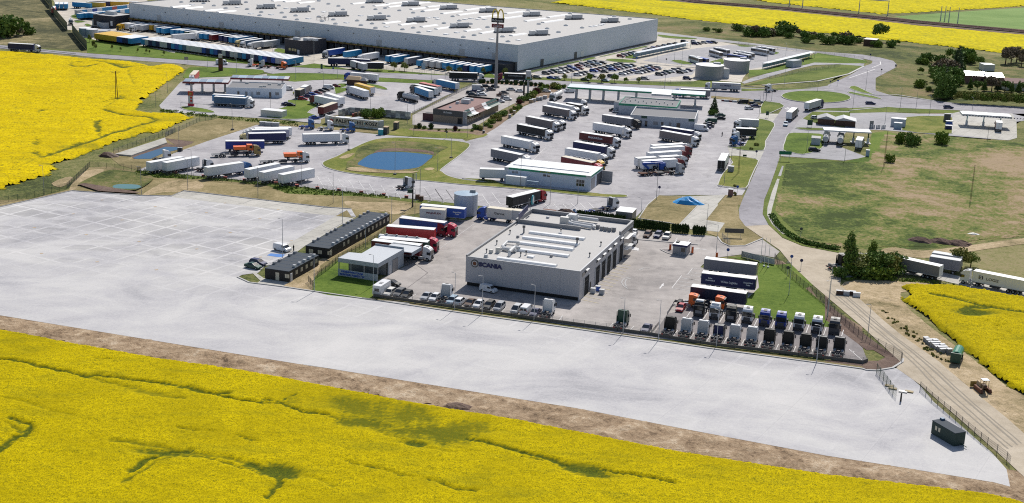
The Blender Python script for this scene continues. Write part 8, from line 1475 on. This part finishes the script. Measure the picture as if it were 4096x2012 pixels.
for a in [('white sign board on posts above the right ditch', 'G2', 1450, 430, 2.6, 5.5, 1.3, 'dark_grey'),('dark roadside sign beside the twin sheds', 'D6', 1945, 760, 3.2, 2.2, 2.2, 'dark_green'),('green direction board at the corner of the south road', 'D6', 1585, 1240, 3.6, 4.6, 1.3, 'green'),('dark green board at the truck park exit', 'D6', 1330, 625, 3, 1.3, 1.7, 'dark_green'),('blue road sign on the verge before the docks', 'C3', 1060, 1060, 5, 1.9, 2.9, 'mailbox'),('grey warning board beside the main road on the left', 'C2', 165, 920, 3.4, 2, 1.4, 'grey'),('dark information board on the road verge', 'C2', 2120, 1040, 4, 1, 2.6, 'dark_green'),('dark green order board by the restaurant lane', 'D4', 1875, 590, 6, .8, 5, 'chassis'),('small green board near the ditch crossing', 'E4', 2090, 510, 1, 1.4, .7, 'dark_green'),('dark board behind the seventh shrub on the wasteland', 'C6', 670, 1010, 3, 1, 1.2, 'grey')]:
 sign(a[0], a[1], a[2], a[3], a[4], a[5], a[6], a[7], 0)
for i, (c, x, y) in enumerate([('D6', 2350, 150),('D6', 2240, 165),('G6', 1652, 245),('G6', 910, 135),('G6', 1515, 320),('E4', 2270, 520),('E4', 1970, 1090),('C6', 465, 1070),('C6', 305, 850),('D3', 770, 180),('E2', 2300, 300),('E4', 735, 1100),('G2', 2210, 800),('E5', 465, 800),('C4', 1405, 890),('C4', 1610, 900),('C4', 2040, 920),('C5', 1485, 950)]):
 sign(nth(i)+' small round traffic sign on a thin pole, counted from the roundabout', c, x, y, 2.9, .9, .9, ['royal', 'dark_grey', 'navy'][i % 3], 0, 1, 'traffic_sign', round_=True)
for i, (c, x, y, tw) in enumerate([('C6', 140, 190, 1),('C6', 1320, 300, 0),('C6', 1380, 305, 0),('C6', 1440, 315, 0),('C6', 1570, 328, 0),('C5', 1290, 90, 0),('C5', 1480, 110, 0)]):
 p = at(c, x, y); h = 11
 t = thing('catenary_mast', ['gantry across the tracks', 'first thin mast before the green field', 'second thin mast before the green field', 'third thin mast before the green field', 'fourth thin mast before the green field', 'left pale mast in the far rapeseed', 'right pale mast in the far rapeseed'][i]+' of the railway line', 'mast', (p.x, p.y, 0), R(-20))
 part('mast', 'cmast', lambda b: b.cyl((0, 0, 0),(0, 0, 11), .45, 'light_grey', 6, .25), t)
 if tw: part('mast', 'cmast', lambda b: 0, t, (22, -3, 0)); part('crossbeam', None, lambda b: b.box(0, 22.5, -3, -2.4, 10.6, 11.3, 'light_grey'), t)
# painted markings
def hatch(c, a, b_, n, d1, d2, mat='marking', w=.14):
 A, B = at(c, *a).to_2d(), at(c, *b_).to_2d(); v1 = (at(c, a[0]+d1[0], a[1]+d1[1])-at(c, *a)).to_2d(); v2 = (at(c, a[0]+d2[0], a[1]+d2[1])-at(c, *a)).to_2d()
 return [(A.lerp(B, i/(n-1)), A.lerp(B, i/(n-1))+v1) for i in range(n)]+([(A.lerp(B, i/(n-1)), A.lerp(B, i/(n-1))+v2) for i in range(n)] if d2 != (0, 0) else [])
lines(hatch('E2', (430,850),(1030,920), 5, (110,195),(-140,50)), .2); lines(hatch('E2', (440,1010),(2400,1215), 14, (240,-80),(0,0)), .2); lines(hatch('E2', (1180,960),(1520,1000), 3, (110,180),(0,0)), .2); lines(hatch('E2', (1970,1010),(2450,1060), 4, (110,170),(0,0)), .2)
lines(hatch('E7', (350,85),(820,110), 4, (110,170),(0,0)), .2); lines(hatch('E7', (1180,170),(1330,150), 2, (120,170),(0,0)), .2); lines(hatch('E7', (200,270),(1400,360), 7, (260,-90),(0,0)), .2); lines(hatch('H2', (100,210),(1250,200), 6, (230,260),(0,0)), .2); lines(hatch('H2', (0,310),(1050,450), 7, (420,-110),(0,0)), .2)
lines(hatch('E3', (400,520),(880,150), 4, (480,110),(0,0)), .2); lines(hatch('E3', (1180,560),(1390,280), 6, (130,25),(0,0)), .2); lines([TR('E3', (1110,560),(1330,350))], .16); lines(hatch('E3', (2100,750),(2500,350), 11, (110,22),(0,0)), .2); lines(hatch('E4', (1170,740),(1450,180), 14, (80,14),(0,0)), .18); lines(hatch('D5', (60,1080),(420,640), 9, (130,30),(0,0)), .2)
lines(hatch('G1', (1510,1090),(1895,665), 13, (200,42),(0,0)), .16, .065, 'yellow_marking'); lines(hatch('G2', (720,970),(1000,840), 3, (280,36),(0,0)), .16); lines(hatch('G5', (1040,370),(1330,85), 7, (250,40),(0,0)), .16); lines([TR('G5', (1040,370),(1180,190)), TR('G5', (1265,175),(1340,85))], .16)
lines(hatch('G6', (405,865),(1955,1075), 10, (-55,80),(0,0)), .16); lines(hatch('G6', (545,660),(2085,860), 10, (-50,75),(0,0)), .16); lines([TR('G6', (2140,1055),(2270,1165)), TR('G6', (2175,1085),(2195,1080)), TR('G6', (0,890),(40,860))], .16); lines(hatch('G4', (690,310),(760,360), 2, (-95,70),(0,0)), .16); lines(hatch('G4', (1850,480),(2576,590), 4, (-60,70),(0,0)), .16); lines(hatch('G5', (190,880),(490,920), 2, (-70,75),(0,0)), .16)
lines(hatch('E7', (780,570),(310,1090), 10, (190,24),(0,0)), .14); lines([TR('E7', (1130,560),(320,1140))], .12); lines(hatch('G2', (190,390),(870,455), 5, (-35,38),(0,0)), .16)
for i in range(6): lines([TR('G2', (62+i*22, 540+i*7),(48+i*24, 590+i*4))], .5, .065, 'marking', 'zebra_crossing')
lines([TR('D6', (1590,490),(1640,470)), TR('D6', (1615,498),(1660,478)), TR('D6', (2160,215),(2300,215)), TR('C6', (0,1130),(380,1000)), TR('C6', (330,980),(460,930),(450,890))], .5); lines([TR('G2', (460,1115),(500,1065)), TR('G2', (875,575),(1085,598))], .35)
b = MB(); b.poly(TR('G2', (478,1070),(515,1040),(512,1085)), 0, 0, 'marking'); o_ = link('arrow_marking', b.mesh('arrow_marking'), None, (0, 0, .066)); o_['kind'] = 'structure'
lines([TR('C1', (-600,620),(510,720),(1260,790),(2530,885), 'C2', (600,920),(1090,965)), TR('D5', (0,110),(1800,200)), TR('D7', (700,400),(1500,455),(2530,510)), TR('D7', (700,400),(1500,455))], .18, .07)
MATS['bay_blue'] = paint('bay_blue', (.03,.17,.5,1), .6); sheet('blue_parking_bay', TR('E6', (370,765),(420,740),(600,755),(570,790),(500,785)), 'bay_blue', .05)
sheet('drain_channel', TR('G3', (1325,940),(1660,693),(1470,560),(1478,556),(1674,693),(1332,944)), 'dark_paving', .05)
for i, (a, b_) in enumerate((((620,260),(470,400)),((400,215),(300,330)),((420,215),(330,340)))): pass
lines([TR('G5', (420,215),(340,240),(310,290),(340,340),(400,380)), TR('G5', (450,230),(380,250),(360,300),(380,350)), TR('G5', (560,110),(640,80),(720,85))], .3, .062, 'grey', 'tyre_mark')
# small things
def crate(label, c, x, y, s, mat, name='waste_bin', cat='bin', an=-.3, lid=None, group=None, z=.04):
 p = at(c, x, y); t = thing(name, label, cat, (p.x, p.y, z), an, group); bpart('body', t, -s[0]/2, s[0]/2, -s[1]/2, s[1]/2, 0, s[2], mat, .04, .04); bpart('lid', t, -s[0]/2-.04, s[0]/2+.04, -s[1]/2-.04, s[1]/2+.04, s[2], s[2]+.08, lid or 'light_grey'); return t
for i, x in enumerate((1815, 1900, 2000)): crate(['left', 'middle', 'right'][i]+' of three steel waste containers behind the stacked lorries', 'E1', x, (110,118,125)[i], (2.6,1.5,1.3), 'steel', 'waste_container', 'container', 0, 'light_grey')
for i, (x, y, m_) in enumerate(((1645,1010,'white'),(1700,985,'royal'),(1745,1025,'light_grey'))): crate(['left white', 'middle blue', 'right grey'][i]+' liquid tank crate beside the workshop doors', 'G1', x, y, (1.2,1.0,1.15), m_, 'liquid_crate', 'crate')
for i, (x, y) in enumerate(((2000,680),(2045,665),(2120,640),(2165,635),(2235,615))): crate(nth(i)+' grey bin in the row along the shrub bed', 'D4', x, y, (1.7,1.2,1.4), ['tan', 'steel', 'steel', 'silver', 'panel_grey'][i])
for i, (c, x, y) in enumerate((('D4', 1715, 870),('D4', 1640, 935),('D4', 1200, 1190),('E1', 600, 490),('E1', 632, 490),('E4', 1870, 740),('E4', 1865, 1120))): crate(nth(i)+' single bin or cabinet standing on a verge', c, x, y, [(1,1,1.4),(1,1,1.4),(.8,.8,1.0),(.8,.8,1.3),(.8,.8,1.3),(2,1.6,2.0),(1.5,1.5,2.2)][i], ['tan', 'grey', 'dark_grey', 'dark_grey', 'dark_grey', 'panel_grey', 'burger_roof'][i])
for i, q in enumerate([(140,1000),(432,1030),(745,1060),(1065,1093),(1390,1128),(1718,1162)]): crate(nth(i)+' red warning block along the hatched parking, from the left', 'E2', q[0], q[1], (1.2,.5,.6), 'dark_red', 'barrier_block', 'barrier', .0, 'coral', 'red warning blocks')
for i, q in enumerate([(550,815),(955,858),(1268,888),(1548,915),(2000,962),(2305,995)]): crate(nth(i)+' red warning block behind the white trailers, from the left', 'E1', q[0], q[1], (1.2,.5,.6), 'dark_red', 'barrier_block', 'barrier', .0, 'coral', 'red warning blocks')
for i, (x, m_) in enumerate(((705,'dark_red'),(745,'light_grey'),(805,'dark_red'),(862,'light_grey'))): crate(['first red', 'second pale', 'third dark red', 'fourth pale'][i]+' kerb stone in the row by the black van', 'D6', x, 378+i*5, (2.2,.8,.7), m_, 'barrier_block', 'barrier')
for i, (x, y) in enumerate(((1880,1180),(1935,1200))): crate(['left', 'right'][i]+' of two rusty drums by the lamp post', 'E2', x, y, (1.3,1.0,1.3), 'rust', 'drum', 'drum', 0, 'brown')
crate('yellow and rust concrete block at the foot of a lamp', 'H2', 245, 470, (4,1.2,1.0), 'gold', 'ballast_block', 'block', -.3, 'rust')
for i, (x, y, h) in enumerate(((600,600,1.6),(895,645,1.8),(1220,695,1.2))): crate(['left', 'middle', 'right'][i]+' red orange barrier box of the entry gate', 'G2', x, y, (.6,.6,h), 'orange', 'barrier_box', 'barrier', 0, 'dark_red')
for i, (x, y, m_) in enumerate(((135,640,'brown'),(190,645,'light_grey'),(245,645,'brown'),(290,660,'white'))): crate(['left brown', 'pale', 'right brown', 'white round'][i]+' block at the mouth of the gravel road', 'G7', x, y, (1.8,.8,1.0), m_, 'concrete_block', 'block', -.2, 'light_grey')
A, B = at('G7', 960, 1080), at('G7', 1110, 1180); an = ang(A, B)
for i in range(8):
 p = A.lerp(B, i/7)
 for j in (0, 1): crate('%s %s pack of grey paving stones beside the gravel road' % (nth(i),('left', 'right')[j]), 'P', 0, 0, (.85,1.15,(.8,1.1,.95)[(i+j) % 3]),('steel', 'grey')[(i*3+j) % 2], 'paving_pack', 'paving stones', an, 'light_grey', 'packs of paving stones').location = (p.x-math.sin(an)*(j*1.5-.7)*-1, p.y+math.cos(an)*(j*1.5-.7), .04)
p = at('G8', 1080, 105); t = thing('tank_trailer', 'green rounded tank trailer on the dirt beside the gravel road', 'trailer', (p.x, p.y, .03), ang(at('G8', 1060, 120), at('G8', 1110, 10)))
part('tank', None, lambda b: (b.cyl((-1, 0, 1.8),(4, 0, 1.8), 1.1, 'green', 14), b.box(-1.5, 4.4, -1.0, 1.0, .6, .9, 'dark_green')), t); bpart('rear_frame', t, -1.6, -1.1, -1.1, 1.1, .5, 2.6, 'dark_green'); wheels(t, [.4, 2.9], 1.1, .55, .4)
p = at('G8', 1300, 340); t = thing('bulldozer', 'rusty brown bulldozer with white roofed cab by the dirt track', 'bulldozer', (p.x, p.y, .03), ang(at('G8', 1300, 340), at('G8', 1230, 280)))
for s in (-1, 1): part('track', ('trk', s), lambda b: b.prism([(-1.6, 0),(1.4, 0),(1.8, .4),(1.5, .9),(-1.5, .9),(-1.9, .4)], s*.95-.25, s*.95+.25, 'rust'), t)
bpart('engine_hood', t, 0, 1.9, -.6, .6, .7, 1.7, 'tan', .05, .1); bpart('blade', t, 2.3, 2.5, -1.6, 1.6, .1, 1.3, 'gold'); bpart('cab_roof', t, -1.3, .1, -.7, .7, 2.7, 2.82, 'white')
for x in (-1.2, 0):
 for s in (-.6, .6): bpart('cab_post', t, x-.05, x+.05, s-.05, s+.05, .9, 2.7, 'tan')
bpart('seat', t, -1, -.3, -.4, .4, .9, 1.6, 'brown')
def heap(label, c, x, y, r, h, mat, cat='heap', sx=1.0, name='soil_heap'):
 p = at(c, x, y); b = MB(); rn = random.Random(int(x)); n = 14; vs = [(0, 0, h)]; fs = []
 for k, (rr, zz) in enumerate(((.35, .85),(.7, .5),(1, 0))):
  for i in range(n): a = 2*math.pi*i/n; q = rr*r*rn.uniform(.85, 1.15); vs.append((q*math.cos(a)*sx, q*math.sin(a), zz*h*rn.uniform(.8, 1.1)))
 fs = [(0, 1+i, 1+(i+1) % n) for i in range(n)]+[(1+k*n+i, 1+(k+1)*n+i, 1+(k+1)*n+(i+1) % n, 1+k*n+(i+1) % n) for k in (0, 1) for i in range(n)]
 b.add(vs, fs, mat); return solo(name, b, label, cat, (p.x, p.y, .02), -.25)
heap('bright blue tarpaulin over a heap on the vacant plot', 'E4', 1195, 1240, 3.0, 2.3, 'tarp_blue', 'tarpaulin', 1.6, 'tarpaulin')
for i, (x, y) in enumerate(((1570,840),(1760,850),(1920,865))): heap(['left', 'middle', 'right'][i]+' dark soil heap on the edge of the meadow', 'E5', x, y, 2.6, 1.3, 'soil', 'heap', 1.5)
heap('dark soil heap behind the workshop roof', 'H2', 660, 500, 2.2, 1.8, 'soil', 'heap', 1.8); heap('brown brushwood heap beside the basin corner', 'D1', 1095, 745, 2.4, 1.5, 'brown', 'heap', 1.6, 'brush_heap')
heap('small white rubble heap on the right meadow', 'E5', 2060, 780, 1.2, .6, 'offwhite', 'heap', 1.6, 'rubble_heap'); heap('reddish brown debris heap in the dirt strip by the apron', 'I2', 1085, 390, 1.8, .7, 'soil', 'heap', 1.6, 'debris_heap')
heap('blue wrapped object on the verge behind the workshop', 'H2', 880, 500, 1.0, 1.8, 'mailbox', 'bundle', 1, 'wrapped_bundle')
for i, (x, y, m_) in enumerate(((530,300,'gold'),(560,322,'gold'),(645,348,'offwhite'),(695,348,'gold'))): crate(['first', 'second', 'third pale', 'fourth'][i]+' yellowish manhole cover beside the open gate', 'G8', x, y, (1.6,.9,.12), m_, 'manhole_cover', 'cover', -.4, m_)
crate('dark post standing alone on the apron near the gate', 'G8', 625, 425, (.3,.3,1.8), 'black', 'post', 'post', 0, 'chassis')
t = thing('height_gauge', 'low steel barrier frame on the red station traffic island', 'barrier', (*at('D2', 520, 750).to_2d(), .1), ang(at('D2', 520, 750), at('D2', 910, 775))); bpart('rail', t, 0, 14, -.05, .05, 1.6, 1.75, 'light_grey'); [bpart('post', t, x, x+.12, -.06, .06, 0, 1.6, 'light_grey') for x in (0, 7, 13.9)]
for i, (a, b_) in enumerate((((815,268),(1255,298)), )): t = thing('height_gauge', 'long thin overhead sign arm across the main road', 'gantry', (*at('D6', 815, 330).to_2d(), .1), ang(at('D6', 815, 330), at('D6', 1255, 360))); bpart('arm', t, 0, 16, -.12, .12, 5.6, 5.9, 'grey'); bpart('post', t, 15.8, 16.1, -.15, .15, 0, 5.9, 'grey')
kerb(TR('C1', (0,690),(150,712),(510,735),(1100,795)), .3, .5, .8, 'light_grey')
for i, q in enumerate([(1230,152),(1635,200),(968,258),(1388,306),(1825,358),(683,375),(1103,428),(1560,488),(2065,552),(330,523),(770,590),(1240,653),(580,210),(272,318),(2060,248),(1783,124),(2205,176),(2310,423),(810,100)]):
 p = at('I3', *q); b = MB(); b.box(-.4, .4, -.3, .3, 0, .05, 'tan'); solo('drain_cover', b, 'rusty drain cover, %s of those let into the apron' % nth(i), 'drain cover', (p.x, p.y, .0), R(30), 'drain covers in the concrete apron')
MATS['rut'] = paint('rut', (.27, .235, .185, 1), .9, dirt=.8)
for a, b_ in ((.3, .25),(.42, .2),(.6, .3),(.7, .2)):
 sl_, sr_ = TR('G6', (1780,410),(2277,830), 'G7', (700,1265), 'G8', (790,290),(1430,850)), TR('G7', (330,690),(700,1010), 'G7', (1060,1265), 'G8', (1300,400),(1700,740))
 P = smooth_pts([x.lerp(y, a) for x, y in zip(sl_, sr_)], 5, False); lines([[p+Vector((random.uniform(-.12, .12), 0)) for p in P]], b_*1.6, .05, 'rut', 'wheel_rut')
